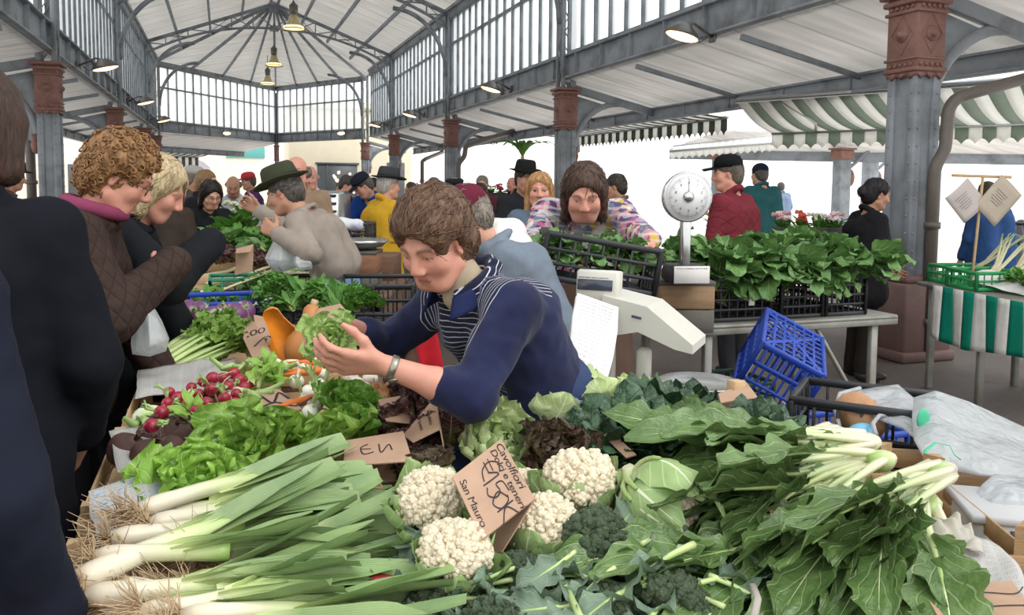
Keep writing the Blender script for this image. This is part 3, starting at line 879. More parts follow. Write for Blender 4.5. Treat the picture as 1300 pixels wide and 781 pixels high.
def hand_prims(v, w, d, n, right, curl=35, sc=1.0, spread=.12, thumb=35, rmin=0.0, k=.008):
    "five bent fingers and a thumb rooted in a palm; w wrist, d along the hand, n where the palm faces"
    d = nrm(d); n = nrm(n - d * (n @ d)); ts = np.cross(d, n) * (1 if right else -1)
    L = .088 * sc
    for i, (o, fl) in enumerate(((.034, .92), (.012, 1.05), (-.011, .98), (-.032, .78))):
        o *= sc
        kn = w + d * L * (1.0 if i != 3 else .93) + ts * o
        v.cone(w + d * .012 * sc + ts * o * .55, kn, max(.0155 * sc, rmin), max(.0125 * sc, rmin), .014)
        p = kn; dd = nrm(d + ts * spread * o / .034 / sc * .9); a = 0
        for ln, r, f in ((.043, .0100, .6), (.027, .0090, 1.0), (.021, .0080, .8)):
            a += math.radians(curl) * f
            q = p + (dd * math.cos(a) + n * math.sin(a)) * ln * fl * sc
            v.cone(p, q, max(r * sc, rmin), max(r * .9 * sc, rmin), k); p = q
    p = w + d * .022 * sc + ts * .022 * sc + n * .006 * sc
    dr = nrm(ts * .75 + d * .75 + n * math.sin(math.radians(thumb)))
    for ln, r in ((.045, .0145), (.034, .0112), (.026, .0095)):
        q = p + dr * ln * sc; v.cone(p, q, max(r * sc, rmin), max(r * .88 * sc, rmin), .012); p = q
        dr = nrm(dr + d * .22 - ts * .12)
def head_prims(v, hc, Hm, male=False, k=1.0, age=0):
    T = lambda x, y, z: hc + Hm @ np.array([x, y, z])
    v.ell(T(0, -.012, .035), (.076, .096, .088), Hm, .03)
    v.ell(T(0, .026, -.03), (.062, .064, .082), Hm, .03)
    v.cone(T(-.022, .058, -.092), T(.022, .058, -.092), .021 + .004 * male, None, .03)
    for s in (-1, 1):
        v.cone(T(s * .056, .0, -.06), T(s * .03, .05, -.09), .022, .02, .035)
        v.ell(T(s * .042, .060, -.022), (.027, .024, .028), Hm, .03)
        v.ell(T(s * .034, .098, .012), (.021, .018, .0135), Hm, .018, True)
        v.ell(T(s * .0325, .0745, .012), (.0155, .0135, .0125), Hm, .004)
        v.cone(T(s * .016, .086, .032), T(s * .052, .074, .03), .0105, .008, .014)
        v.ell(T(s * .077, -.008, -.002), (.009, .020, .033), Hm @ rotz(-s * .35), .006)
        v.ell(T(s * .084, -.006, -.002), (.006, .011, .02), Hm @ rotz(-s * .35), .006, True)
        v.ell(T(s * .014, .100, -.030), (.0095, .0115, .0085), Hm, .01)
    v.cone(T(0, .088, .022), T(0, .110, -.022), .0095, .0125, .014)
    v.cone(T(-.017, .081, -.058), T(.017, .081, -.058), .0088, None, .008)
    v.cone(T(-.014, .081, -.070), T(.014, .081, -.070), .0092, None, .008)
    v.cone(T(-.02, .094, -.0640), T(.02, .094, -.0640), .0028, None, .004, True)
def face_cols(q, tone, brow, stub=0.0, eyes=True, down=False):
    "colour by place on the face; q in head coordinates"
    c = np.tile(np.array(tone), (len(q), 1)); x, y, z = q.T
    def put(m, col, a=1.0):
        m = np.clip(m, 0, 1)[:, None] * a; c[:] = c * (1 - m) + np.array(col) * m
    g = lambda cx, cy, cz, r: np.exp(-(((np.abs(x) - cx) ** 2 + (y - cy) ** 2 + (z - cz) ** 2) / r ** 2))
    put(g(.045, .07, -.025, .028), (.50, .19, .14), .3); put(g(0, .115, -.025, .018), (.52, .17, .12), .5); put(g(.08, 0, 0, .03), (.5, .18, .13), .4)
    if stub: put(np.clip((-.03 - z) / .03, 0, 1) * np.clip((y + .01) / .03, 0, 1) * np.clip((z + .17) / .02, 0, 1) * (1 - .9 * g(0, .09, -.066, .016)), (.16, .11, .09), stub)
    lip = (np.abs(z + .064) < .0095) & (np.abs(x) < .022 - np.abs(z + .064) * .6) & (y > .078)
    put(lip.astype(float), (.42, .14, .12), .55)
    put(((np.abs(z + .064) < .0022) & (np.abs(x) < .021) & (y > .078)).astype(float), (.14, .05, .045), .7)
    put(np.clip(1.3 - np.abs(z - .035 + (np.abs(x) - .034) ** 2 * 9) / .0062, 0, 1) * ((np.abs(x) > .014) & (np.abs(x) < .056) & (y > .06)), brow, .8)
    if eyes:
        e = ((np.abs(x) - .033) / .0135) ** 2 + ((z - (.0062 if down else .0105)) / (.0034 if down else .0062)) ** 2
        m = (y > .068)
        put((e < 1) * m, (.55, .50, .46), .9); put((((np.abs(x) - .033) ** 2 + (z - .0105) ** 2 < .0058 ** 2) & (e < 1)) * m, (.03, .02, .015))
        put(((e > .8) & (e < 1.7) & (z > (.006 if down else .0095))) * m, (.06, .04, .03), .75)
    return c
def strands(mb, V, F, T, hc, Hm, style, toW, n):
    "locks lying on the hair, combed back and down from the crown"
    r = np.random.RandomState(5)
    N = np.zeros_like(V); fn = np.cross(V[F[:, 1]] - V[F[:, 0]], V[F[:, 2]] - V[F[:, 0]])
    for k in range(4): np.add.at(N, F[:, k], fn)
    N /= np.maximum(np.linalg.norm(N, axis=1, keepdims=True), 1e-12)
    q = (V - hc) @ Hm
    out = np.where(((q[:, 2] > -.2) & (np.einsum('ij,ij->i', N, V - hc) > 0)))[0]
    for i in r.choice(out, n):
        p = V[i]; nn = N[i]; ql = q[i]
        back = np.array([ql[0] * 1.5, -.9, .25]) if (style in ('bouffant', 'short', 'bald') and ql[2] > .0) else np.array([ql[0] * 2, -.25 if style != 'long' else 0, -1.0])
        fl = Hm @ nrm(back + r.normal(0, .28, 3)); L = r.uniform(.022, .05) * (1.5 if style in ('long', 'bob', 'shaggy') else 1)
        fl = nrm(fl - nn * (fl @ nn))
        if style == 'curly':
            a0 = r.uniform(0, 6.28); s1 = np.cross(nn, fl); ts = np.linspace(0, 1, 8)
            pts = [p + nn * (.002 + .006 * np.sin(3.1 * x)) + .0085 * (fl * np.cos(a0 + 5 * x) + s1 * np.sin(a0 + 5 * x)) for x in ts]
            mb.add((toW(tube(pts, .0028, 4, False)[0]),) + tube(pts, .0028, 4, False)[1:]); continue
        cur = -(p - hc) / max(.05, np.linalg.norm(p - hc))
        pts = [p + fl * L * x + cur * (L * x) ** 2 * 4.2 + nn * (.0025 * np.sin(3.1 * x) + .0005) for x in (0, .33, .66, 1)]
        tb = tube(pts, [.0012, .0022, .0019, .0005], 4, False, .5, nn); mb.add((toW(tb[0]),) + tb[1:])
def dirL(a): return np.array([0, math.sin(math.radians(a)), math.cos(math.radians(a))])
def ik(a, b, l1, l2, pole):
    v = b - a; d = np.linalg.norm(v)
    if d > (l1 + l2) * .995: b = a + v / d * (l1 + l2) * .995; v = b - a; d = np.linalg.norm(v)
    u = v / d; x = (l1 * l1 - l2 * l2 + d * d) / (2 * d); y = math.sqrt(max(l1 * l1 - x * x, 0))
    pl = nrm(pole - u * (pole @ u)); return a + u * x + pl * y, b
FW0 = np.array([math.sin(YAW), math.cos(YAW), 0]); RT0 = np.array([math.cos(YAW), -math.sin(YAW), 0])
TONE = {'fair': (.56, .30, .21), 'pink': (.58, .28, .205), 'tan': (.42, .22, .14)}
PEOPLE = {}
def person(label, head, face, lean=6, bend=8, pitch=8, hyaw=0, wl=None, wr=None, male=False, tone='fair', hair='short', hairc=('#3a2a20', None), top='#333', topn=None, hem=.80,
           bottom='#25252a', fat=1.0, hat=None, glasses=False, stub=0, hb=.012, hcl=.014, quilt=None, collar=True, curl=30, palm=None, group=None, topmat=None, twist=0, sleeve=.95, elb=None, toph=None, legs=True, hcol=None, handdir=None, lside=0, hs=1.0, nkf=0, slr=1.0):
    hp = P(*head)
    th = math.radians(face)
    fw = FW0 * math.cos(th) - RT0 * math.sin(th)          # 0 away from the camera, 90 to camera left, 180 towards it
    rt = np.array([fw[1], -fw[0], 0]); Rw = np.stack([rt, fw, [0, 0, 1.0]], 1)
    pel = np.array([0, -.16 * math.sin(math.radians(lean)), .92 - .02 * (lean > 25)])
    sd = np.array([math.sin(math.radians(lside)), 0, 0])
    chest = pel + .30 * (dirL(lean * .85) + sd); neck = chest + .19 * (dirL(lean + bend) + sd)
    nd = dirL(lean * .7 + bend * .8 + pitch * .35 + nkf); hc = neck + .165 * nd + np.array([0, .012, 0])
    s = hp[2] / hc[2]
    org = hp - Rw @ hc * s; org[2] = 0
    toL = lambda w: Rw.T @ (np.asarray(w, float) - org) / s
    toW = lambda V: org + (V @ Rw.T) * s
    Hm = rotz(math.radians(hyaw)) @ rotx(-math.radians(pitch))
    spd = nrm(neck - chest); tw = rotz(math.radians(twist))
    sh = {}; el = {}; wrp = {}
    for nm, sx, tgt in (('l', -1, wl), ('r', 1, wr)):
        S = neck - spd * .055 + tw @ np.array([sx * .175, 0, 0]) * (1.0 if male else .93)
        if tgt is None: w = S + np.array([sx * .08, .10, -.50])
        elif len(tgt) == 4: w = toL(P(*tgt[1:]))
        else: w = np.array(tgt, float)
        pole = np.array([sx * .8, -.6, -.5]) if not (elb and nm in elb) else np.array(elb[nm], float)
        E, w = ik(S, w, .285, .25, pole)
        sh[nm], el[nm], wrp[nm] = S, E, w
    root = thing('person', label, 'person', tuple(org), group=group)
    # ---- skin: one continuous figure
    v = Vol(); head_prims(v, hc, Hm, male)
    hbk = hc + Hm @ np.array([0, -.022, -.05])
    v.cone(neck - spd * .03, hbk, .060 + .006 * male, .052 + .006 * male, .03)
    f = fat
    for sx in (-1, 1):
        v.cone(pel + (sx * .07, 0, 0), chest + (sx * .075, 0, .05), .10, .10, .05)
        v.cone(pel + (sx * .085, 0, -.03), (sx * .10, .01, .49), .085, .06, .03); v.cone((sx * .10, .01, .49), (sx * .10, -.02, .09), .055, .035, .02)
        v.cone((sx * .10, -.03, .06), (sx * .115, .13, .03), .035, .028, .02)
    for nm, sx in (('l', -1), ('r', 1)):
        v.cone(neck - spd * .05, sh[nm], .06, .05, .04); v.cone(sh[nm], el[nm], .046, .038, .02)
        fd = nrm(wrp[nm] - el[nm])
        v.cone(el[nm], el[nm] + (wrp[nm] - el[nm]) * .4, .041, .040, .02); v.cone(el[nm] + (wrp[nm] - el[nm]) * .4, wrp[nm], .040, .026, .02)
        pn = np.array([-sx, 0, 0.0]) if palm is None or nm not in palm else np.array(palm[nm], float)
        hd = fd if handdir is None or nm not in handdir else nrm(np.array(handdir[nm], float))
        hand_prims(v, wrp[nm], hd, pn, nm == 'r', curl if not isinstance(curl, dict) else curl[nm], hs, rmin=hb * .72 if hb > .008 else 0)
    V, F = v.mesh(hb)
    q = (V - hc) @ Hm
    isH = (q[:, 2] > -.13) & (np.linalg.norm(q, axis=1) < .2)
    tn = TONE[tone]
    C = np.tile(np.array(tn) * .97, (len(V), 1))
    C[isH] = face_cols(q[isH], tn, tuple(scl(srgb(hairc[0]), .7)), stub, True, pitch > 18)
    obj('body', MB().add((toW(V), F), C), SKIN, root, org=org)
    # ---- top
    t = Vol()
    for sx in (-1, 1):
        t.cone(pel + (sx * .075 * f, 0, -.02 + max(0, hem - .86)), chest + (sx * .085 * f, .005, .03), .125 * f, .118 * f, .05)
        t.cone(chest + (sx * .07, .0, .06), neck - spd * .07 + tw @ np.array([sx * .1, 0, 0]), .105 * f, .075, .05)
        if hem < .85:
            t.cone(pel + (sx * .08 * f, 0, -.02), np.array([sx * .085 * f, pel[1] * .3 + .0, hem + .05]), .128 * f, .14 * f, .05)
    if not male: 
        for sx in (-1, 1): t.ell(chest + spd * .0 + (sx * .075, .095 * f, .0), (.07, .05, .07), None, .05)
    for nm, sx in (('l', -1), ('r', 1)):
        t.cone(neck - spd * .06, sh[nm], .075, .072, .04)
        t.cone(sh[nm], el[nm], .074 * (.6 + .4 * f) * (slr * .5 + .5), .060 * slr, .03)
        sl = sleeve if not isinstance(sleeve, dict) else sleeve[nm]
        e2 = el[nm] + (wrp[nm] - el[nm]) * sl
        t.cone(el[nm], e2, .060 * slr, (.047 + .008 * (sl < .8)) * slr, .025)
        t.cone(e2 - nrm(e2 - el[nm]) * .03, e2, .047 * slr, .047 * slr, .01)
    if collar:
        for k2 in range(10):
            a0 = 2 * PI * k2 / 10; a1 = 2 * PI * (k2 + 1) / 10
            pt = lambda a: neck + np.array([.078 * math.sin(a), .076 * math.cos(a) + .005, .022 - .045 * math.cos(a)])
            if 1 <= k2 <= 8: t.cone(pt(a0), pt(a1), .02, .02, .018)
    sd2 = (hash(label) % 97) / 7.0 if False else sum(map(ord, label)) % 50 / 7.0
    t.disp = lambda p: .007 * n3(p * np.array([1, 1, .6]), 20, sd2) + .007 * (np.abs(n3(p * np.array([.7, .7, 1.2]), 30, sd2 + 3)) - .35) + .0025 * n3(p, 70, sd2)
    V, F = t.mesh(hcl)
    lfv = (V - chest)
    if toph is not None: lfv = toph(V, dict(neck=neck, chest=chest, pel=pel, sh=sh, el=el, spd=spd))
    tm = topmat or cloth('cloth_' + top.strip('#') + ('q' if quilt else ''), top, quilt=quilt)
    obj(topn or 'jacket', MB().add((toW(V), F), lfv), tm, root, org=org)
    # ---- trousers and shoes
    if legs:
        t = Vol()
        for sx in (-1, 1):
            t.cone(pel + (sx * .075 * f, 0, 0), pel + (sx * .09, 0, -.08), .122 * f, .105 * f, .04)
            t.cone(pel + (sx * .09, 0, -.06), (sx * .10, .012, .49), .10 * f, .072, .03); t.cone((sx * .10, .012, .49), (sx * .10, -.02, .10), .07, .062, .03)
        t.disp = lambda p: .005 * n3(p, 24, sd2 + 1)
        V, F = t.mesh(max(hcl, .014))
        obj('trousers', MB().add((toW(V), F)), cloth('cloth_' + bottom.strip('#'), bottom), root, org=org)
        for sx in (-1, 1):
            t = Vol().ell((sx * .11, .06, .05), (.048, .135, .048), None, .02).ell((sx * .105, -.02, .075), (.046, .06, .055), None, .03)
            V, F = t.mesh(.014)
            V[:, 2] = np.maximum(V[:, 2], .004)
            obj('shoe', MB().add((toW(V), F)), pm('shoe_leather', '#1d1a19', .45), root, org=org)
    # ---- hair
    T = lambda x, y, z: hc + Hm @ np.array([x, y, z])
    if hair:
        t = Vol(); hh = min(hcl, .011)
        if hair != 'bald':
            big = {'short': 0, 'curly': .014, 'bouffant': .018, 'long': .006, 'bob': .010, 'bun': .004, 'shaggy': .008}[hair]
            t.ell(T(0, -.02, .046 + big * .7), np.array([.088, .104, .092]) + big, Hm, .02)
            t.ell(T(0, -.055, -.01), np.array([.078, .068, .085]) + big, Hm, .03)
            if hair in ('bouffant',): t.ell(T(0, .03, .085), (.07, .06, .05), Hm, .03)
            t.ell(T(0, .128, .002), np.array([.076, .088, .088]), Hm, .018, True).ell(T(0, .10, -.05), (.066, .085, .085), Hm, .02, True)
            t.ell(T(0, .05, -.08), (.085, .06, .07), Hm, .03, True)
            for sx in (-1, 1):
                if hair in ('long', 'shaggy', 'bob'):
                    zl = {'long': -.19, 'shaggy': -.12, 'bob': -.09}[hair]
                    t.cone(T(sx * .075, -.01, .02), T(sx * (.08 if hair != 'long' else .085), -.015, zl), .028 + big, .03, .03)
                    t.cone(T(sx * .04, -.075, 0), T(sx * .05, -.07, zl), .045, .04, .03)
                else: t.ell(T(sx * .09, .012, -.012), (.03, .026, .040), Hm, .012, True)
            if hair == 'bun': t.ell(T(0, -.13, .0), (.04, .04, .045), Hm, .02)
        else:
            for k2 in range(9):
                a = math.radians(115 + k2 * 16.25) ; b = math.radians(115 + (k2 + 1) * 16.25)
                t.cone(T(.078 * math.sin(a), .088 * math.cos(a) - .01, .0), T(.078 * math.sin(b), .088 * math.cos(b) - .01, .0), .028, .028, .02)
        amp = {'curly': .009, 'bouffant': .004, 'shaggy': .006}.get(hair, .003)
        t.disp = lambda p: amp * n3(p * np.array([1, 1, .75]), {'curly': 95}.get(hair, 60), 1.0) + amp * .5 * n3(p, 170)
        V, F = t.mesh(hh if hb > .0075 else .006)
        hm_ = MB().add((toW(V), F))
        if hb <= .0115: strands(hm_, V, F[0], T, hc, Hm, hair, toW, 900 if hb < .0075 else 420)
        obj('hair', hm_, hairm('hair_' + hairc[0].strip('#'), *hairc), root, org=org)
    place = lambda vf: (toW(np.asarray(vf[0]) @ Hm.T + hc),) + tuple(vf[1:])
    if hat:
        kind, colr = hat; hm = cloth('felt_' + colr.strip('#'), colr, fold=.05)
        if kind == 'fedora':
            br = xf(lathe([(.09, .0), (.16, .008), (.165, .014), (.16, .018), (.1, .016)], 24), np.diag([.9, 1.08, 1]), (0, -.01, .062))
            br[0][:, 2] += .018 * (np.abs(br[0][:, 0]) / .15) ** 2
            cr = xf(lathe([(.104, .0), (.102, .05), (.094, .095), (.08, .112), (.04, .104), (.002, .098)], 24), np.diag([.92, 1.1, 1]), (0, -.012, .068))
            m = MB().add(place(br)).add(place(cr)); ho = obj('hat', m, hm, root, org=org)
            obj('hat_band', MB().add(place(xf(lathe([(.106, 0), (.1065, .03), (.1, .031)], 24), np.diag([.92, 1.1, 1]), (0, -.012, .072)))), cloth('hat_band_cloth', '#1e211c'), ho, True, None); bpy.data.objects[ho.name].children[0].location = -Vector(org)
        elif kind == 'cap':
            m = MB().add(place(xf(lathe([(.101, .0), (.100, .04), (.085, .075), (.05, .095), (.002, .1)], 20), np.diag([.92, 1.1, 1]), (0, -.012, .058))))
            m.add(place(sheet(grid(9, 5, lambda u, v: ((u - .5) * .15 * (1 - .3 * v), .075 + v * .09 + .02 * np.cos((u - .5) * 3), .064 - v * .012 - (u - .5) ** 2 * .06)), .006)))
            obj('cap', m, hm, root, org=org)
        elif kind == 'beanie':
            t = Vol().ell(T(0, -.022, .055), (.092, .108, .085), Hm, .02).ell(T(0, .13, -.02), (.12, .1, .075), Hm, .02, True).ell(T(0, -.02, -.07), (.13, .15, .07), Hm, .02, True)
            t.disp = lambda p: .003 * np.sin((p[:, 0] + p[:, 1]) * 260)
            V, F = t.mesh(.009); obj('knit_hat', MB().add((toW(V), F)), hm, root, org=org)
        elif kind == 'beret':
            m = MB().add(place(xf(lathe([(.095, 0), (.112, .02), (.118, .04), (.1, .062), (.05, .072), (.002, .073)], 22), np.diag([.95, 1.1, 1]), (0, -.015, .055))))
            obj('beret', m, hm, root, org=org)
    if glasses:
        m = MB(); wire = pm('spectacle_wire', '#6b5a3a', .3, metal=.8)
        for sx in (-1, 1):
            a = np.linspace(0, 2 * PI, 15)
            m.add(place(tube(np.stack([sx * .035 + .025 * np.cos(a), .1 + 0 * a, .008 + .02 * np.sin(a)], 1), .0016, 5, False)))
            m.add(place(tube([(sx * .06, .098, .012), (sx * .08, .05, .012), (sx * .082, -.01, .006)], .0016, 5)))
        m.add(place(tube([(-.011, .1, .012), (0, .104, .016), (.011, .1, .012)], .0016, 5)))
        obj('glasses', m, wire, root, org=org)
    info = dict(root=root, org=org, toW=toW, toL=toL, R=Rw, s=s, neck=neck, chest=chest, pel=pel, sh=sh, el=el, wr=wrp, hc=hc, Hm=Hm, spd=spd, T=T, place=place)
    return info
# ------------------------------------------------------------------ the cast
BLK = '#17181c'
# the stallholder leaning over the produce
def yoke(V, d):
    nk, ch, spd = d['neck'], d['chest'], d['spd']
    rel = V - nk; up = rel @ spd; out = np.abs(rel[:, 0])
    m = np.clip((up + .13) / .01, 0, 1) * np.clip((.185 - out) / .01, 0, 1)
    fr = np.clip((V[:, 1] - ch[1] - .03) / .02, 0, 1) * np.clip((.10 - np.abs(V[:, 0])) / .006, 0, 1) * np.clip((up + .42) / .02, 0, 1)
    back = rel[:, 1] < -.02
    arr = np.where(fr > .5, up, out * 1.0)
    return np.stack([arr, np.maximum(m, fr), V[:, 2]], 1)
def knit():
    t = NT('navy_striped_knit'); at = t.n('ShaderNodeAttribute', attribute_name='lf'); sp = t.n('ShaderNodeSeparateXYZ'); t.l(at.outputs['Vector'], sp.inputs[0])
    st = t.math('SINE', t.math('MULTIPLY', sp.outputs[0], 2 * PI / .0145))
    st = t.math('MULTIPLY', t.ramp(st, [(.80, 0), (.92, 1)]), t.ramp(sp.outputs[1], [(.45, 0), (.55, 1)]))
    n = t.noise(8)
    c = t.ramp(n, [(.25, srgb('#181b36')), (.75, srgb('#242a4c'))])
    c = t.mix(t.math('MULTIPLY', t.ramp(sp.outputs[1], [(.45, 0), (.55, 1)]), .6), c, srgb('#15182a'))
    c = t.mix(st, c, srgb('#b9bcc8'))
    co = t.coord(); f = t.noise(9, co, detail=2)
    hb = t.math('ADD', t.math('MULTIPLY', f, 2.2), t.math('MULTIPLY', t.noise(330, co, detail=1), .15))
    return t.done(t.bsdf(c, .9, t.bump(hb, .5, .012), spec=.2, Sheen_Weight=.1))
W1 = person('woman with short brown hair in a navy striped cardigan leaning over the produce', (552, 310, 2.3), 128, lean=35, bend=6, pitch=29, hyaw=20, lside=0,
    wl=('p', 484, 462, 2.1), wr=('p', 438, 412, 2.42), tone='pink', hair='bouffant', hairc=('#4a3428', '#7d5e48'), topn='cardigan', topmat=knit(), toph=yoke, hem=.83, bottom='#2a3550',
    hb=.0062, hcl=.0085, sleeve={'l': .28, 'r': .55}, curl={'l': 28, 'r': 38}, palm={'l': (.75, .1, .6), 'r': (-.6, .1, -.7)}, handdir={'l': (.35, .95, .1), 'r': (-.1, 1, -.15)}, elb={'l': (-.6, -.35, -.9), 'r': (.6, -.3, -.6)}, fat=1.04, hs=1.05)
def extras_w1(d):
    root, toW, org = d['root'], d['toW'], d['org']; nk, ch, pel, spd = d['neck'], d['chest'], d['pel'], d['spd']
    # beige rollneck
    t = Vol(); t.cone(nk - spd * .02 + (0, .012, 0), nk + (d['hc'] - nk) * .42, .066, .060, .02)
    t.cone(nk + (0, .05, -.03), ch + (0, .118, .06), .03, .022, .03)
    V, F = t.mesh(.007); obj('rollneck', MB().add((toW(V), F)), cloth('beige_knit', '#a89a84'), root, org=org, label='beige rollneck collar')
    # navy collar flaps
    for sx in (-1, 1):
        m = MB()
        f = lambda u, v: np.stack([sx * (.072 + .02 * u + .012 * v) * np.cos((v - .45) * 1.5), .076 * np.sin((v - .35) * 2.0) + .02 + u * .02 * v, .035 - .06 * u - .055 * v * (v > 0)], 0)
        g = grid(6, 12, f); g = (g[0] + nk,) + g[1:]
        g = sheet(g, .008); m.add((toW(g[0]),) + g[1:])
        obj('collar_flap', m, cloth('navy_plain_knit', '#232a4d'), root, org=org, label='navy fold-down collar')
    # denim apron round hips with tie
    t = Vol()
    for sx in (-1, 1): t.cone(pel + (sx * .085, .02, .06), np.array([sx * .11, .05, .55]), .142, .15, .05)
    t.disp = lambda p: .006 * n3(p, 26, 2.2)
    V, F = t.mesh(.012); ap = obj('apron', MB().add((toW(V), F)), cloth('denim_apron', '#34415f'), root, org=org, label='blue denim apron tied at the waist')
    ring = [pel + np.array([.245 * math.sin(a), .165 * math.cos(a) + .01, .075 + .02 * math.cos(a)]) for a in np.linspace(0, 2 * PI, 33)]
    kn = pel + np.array([-.235, .07, .08])
    m = MB().add(tube(toW(np.array(ring)), .0065, 6, False)); m.add(tube(toW(np.array([kn + (.0, 0, 0), kn + (-.02, .03, -.03), kn + (-.012, .035, -.075), kn + (-.018, .015, -.03), kn])), .006, 6)).add(tube(toW(np.array([kn, kn + (-.02, -.02, -.04), kn + (-.016, -.03, -.1)])), .006, 6)).add(ball(toW(kn[None])[0], .016, 8, 6))
    obj('apron_string', m, pm('grey_string', '#7c8794', .9, .2, 60, .4, 200), root, org=org)
    # watch on the left wrist
    a = d['wr']['l']; b = d['el']['l']; u = nrm(b - a); c = a + u * .03
    Rm = frame_of(u)
    m = MB().add((lambda q: (toW(q[0]),) + tuple(q[1:]))(xf(lathe([(.0315, -.009), (.0335, -.007), (.0335, .007), (.0315, .009)], 18), Rm, c)))
    for k2 in range(1): m.add((lambda q: (toW(q[0]),) + tuple(q[1:]))(xf(lathe([(.015, 0), (.016, .004), (.013, .007), (.002, .0075)], 14), frame_of(np.array([-.4, .1, -.9])), c + nrm(np.array([-.4, .1, -.9])) * .03)))
    obj('wristwatch', m, pm('watch_steel', '#8d8b80', .3, .1, metal=.8), root, org=org)
extras_w1(W1)
# customers on the left
person('person in a dark navy wool coat at the left edge, brown hair, back half turned', (-32, 170, 1.95), 4, lean=3, pitch=10, hair='bob', hairc=('#2a1c17', '#4a3228'), top='#14161d', topn='coat', hem=.5, bottom='#101014', fat=1.02, hb=.014, wr=(.17, .16, .88), wl=(-.2, .2, .9), slr=1.1)
person('person cut off by the left frame edge, only a dark navy sleeve and coat showing', (-132, 190, 1.32), -20, lean=3, pitch=8, hair='short', hairc=('#2a1c17', None), top='#1a1e2b', topn='coat', hem=.5, bottom='#101014', fat=1.15, hb=.016, wr=(.25, .12, .86))
B = person('older woman with curly auburn hair and glasses in a brown quilted jacket', (152, 226, 2.95), -72, lean=14, bend=10, pitch=30, hair='curly', hairc=('#6b4a2c', '#a87f52'), top='#3a2e2a', quilt=42, hem=.74, bottom='#131216', fat=1.2, glasses=True, tone='pink', hb=.008, hcl=.011, wr=('p', 203, 348, 2.95), wl=(-.1, .3, .8), curl=75, sleeve=1.28, hs=.9, slr=1.25)
def scarf(d):
    nk = d['neck']; pts = [nk + np.array([.085 * math.sin(a), .085 * math.cos(a) + .012, .045 - .025 * math.cos(a)]) for a in np.linspace(0, 2 * PI, 25)]
    obj('scarf', MB().add(tube(d['toW'](np.array(pts)), .026, 9, False)), cloth('mauve_scarf', '#7d3a55', fold=.6), d['root'], org=d['org'], label='mauve scarf')
    fl = d['pel'] + np.array([.235, .02, -.02])
    g = sheet(grid(6, 6, lambda u, v: (fl[0] + .012 + .01 * u, fl[1] + (v - .5) * .15, fl[2] + .03 - u * .07)), .008)
    obj('pocket_flap', MB().add((d['toW'](g[0]),) + g[1:]), cloth('cloth_3a2e2aflap', '#3a2e2a'), d['root'], org=d['org'])
scarf(B)
person('fair-haired woman in a black puffer jacket reaching over the stall', (199, 243, 3.45), -75, lean=22, bend=8, pitch=28, hair='bob', hairc=('#a08a66', '#d8c7a0'), top='#1b1d21', quilt=None, hem=.72, bottom='#1a1a1e', fat=1.3, hb=.009, wr=('p', 262, 314, 3.4), wl=(-.1, .35, .8), tone='pink', curl=75, sleeve=1.12, hs=.85, slr=1.35)
person('dark-haired woman with glasses in a black jacket across the stall', (268, 249, 7.4), -140, lean=14, pitch=22, hair='bob', hairc=('#14100f', '#2c2422'), top='#1e2024', hem=.7, glasses=True, hb=.011, hcl=.018, fat=1.2, wr=(.2, .35, .95), wl=(-.2, .35, .95))
G = person('man in a green felt hat and beige jumper bending over the produce', (361, 246, 5.1), 84, lean=20, bend=18, pitch=22, male=True, tone='tan', hair='short', hairc=('#3a3430', '#6b6660'), hat=('fedora', '#3c4030'), top='#8f857c', topn='jumper', hem=1.03, bottom='#6d88a6', hb=.010, hcl=.014, fat=1.06, wl=('p', 352, 297, 4.8), wr=('p', 330, 268, 5.5), curl=55, elb={'l': (-.3, -.9, -.5), 'r': (.4, -.3, -.9)})
person('balding man with glasses in a tan waistcoat facing the camera', (376, 219, 6.9), 172, lean=2, pitch=4, male=True, tone='pink', hair='bald', hairc=('#6b625a', '#9a928a'), glasses=True, top='#8a7460', topn='waistcoat', hem=.75, hb=.010, hcl=.016, fat=1.15)
person('man in a mustard yellow jacket and grey felt hat, seen from behind', (494, 236, 7.9), -55, lean=4, pitch=6, male=True, hair='short', hairc=('#8a8680', '#bdbab4'), hat=('fedora', '#3a3d40'), top='#c39a2c', hem=.66, bottom='#2c2624', hb=.012, hcl=.016, fat=1.3, wl=(-.2, .3, .95), wr=(.15, .3, 1.0))
person('stooping person in a burgundy knit hat and grey denim jacket behind the navy cardigan', (590, 277, 3.55), 98, lean=34, bend=8, pitch=30, hair='short', hairc=('#6a6258', '#9a9286'), hat=('beanie', '#5e2233'), top='#6f7a86', topn='denim_jacket', hem=.86, bottom='#3b3b42', hb=.011, hcl=.013, fat=1.02, sleeve=1.2, wl=(-.14, .3, .55), wr=(.14, .3, .55))
person('woman in a dark purple coat holding a hand to her face', (609, 248, 8.6), 160, lean=8, pitch=8, hyaw=20, tone='pink', hair='short', hairc=('#2c1c16', '#4a3024'), top='#382435', topn='coat', hem=.7, hb=.011, hcl=.018, fat=1.2, wr=(.05, .19, 1.43), wl=(-.05, .25, 1.08))
person('blonde long-haired woman in a grey denim jacket, arms crossed', (685, 243, 6.0), 178, lean=2, pitch=4, tone='pink', hair='long', hairc=('#9a6f45', '#c9a06c'), top='#5d6c7c', topn='denim_jacket', hem=.75, bottom='#3c4450', hb=.009, hcl=.014, wr=(-.08, .24, 1.12), wl=(.1, .26, 1.1))
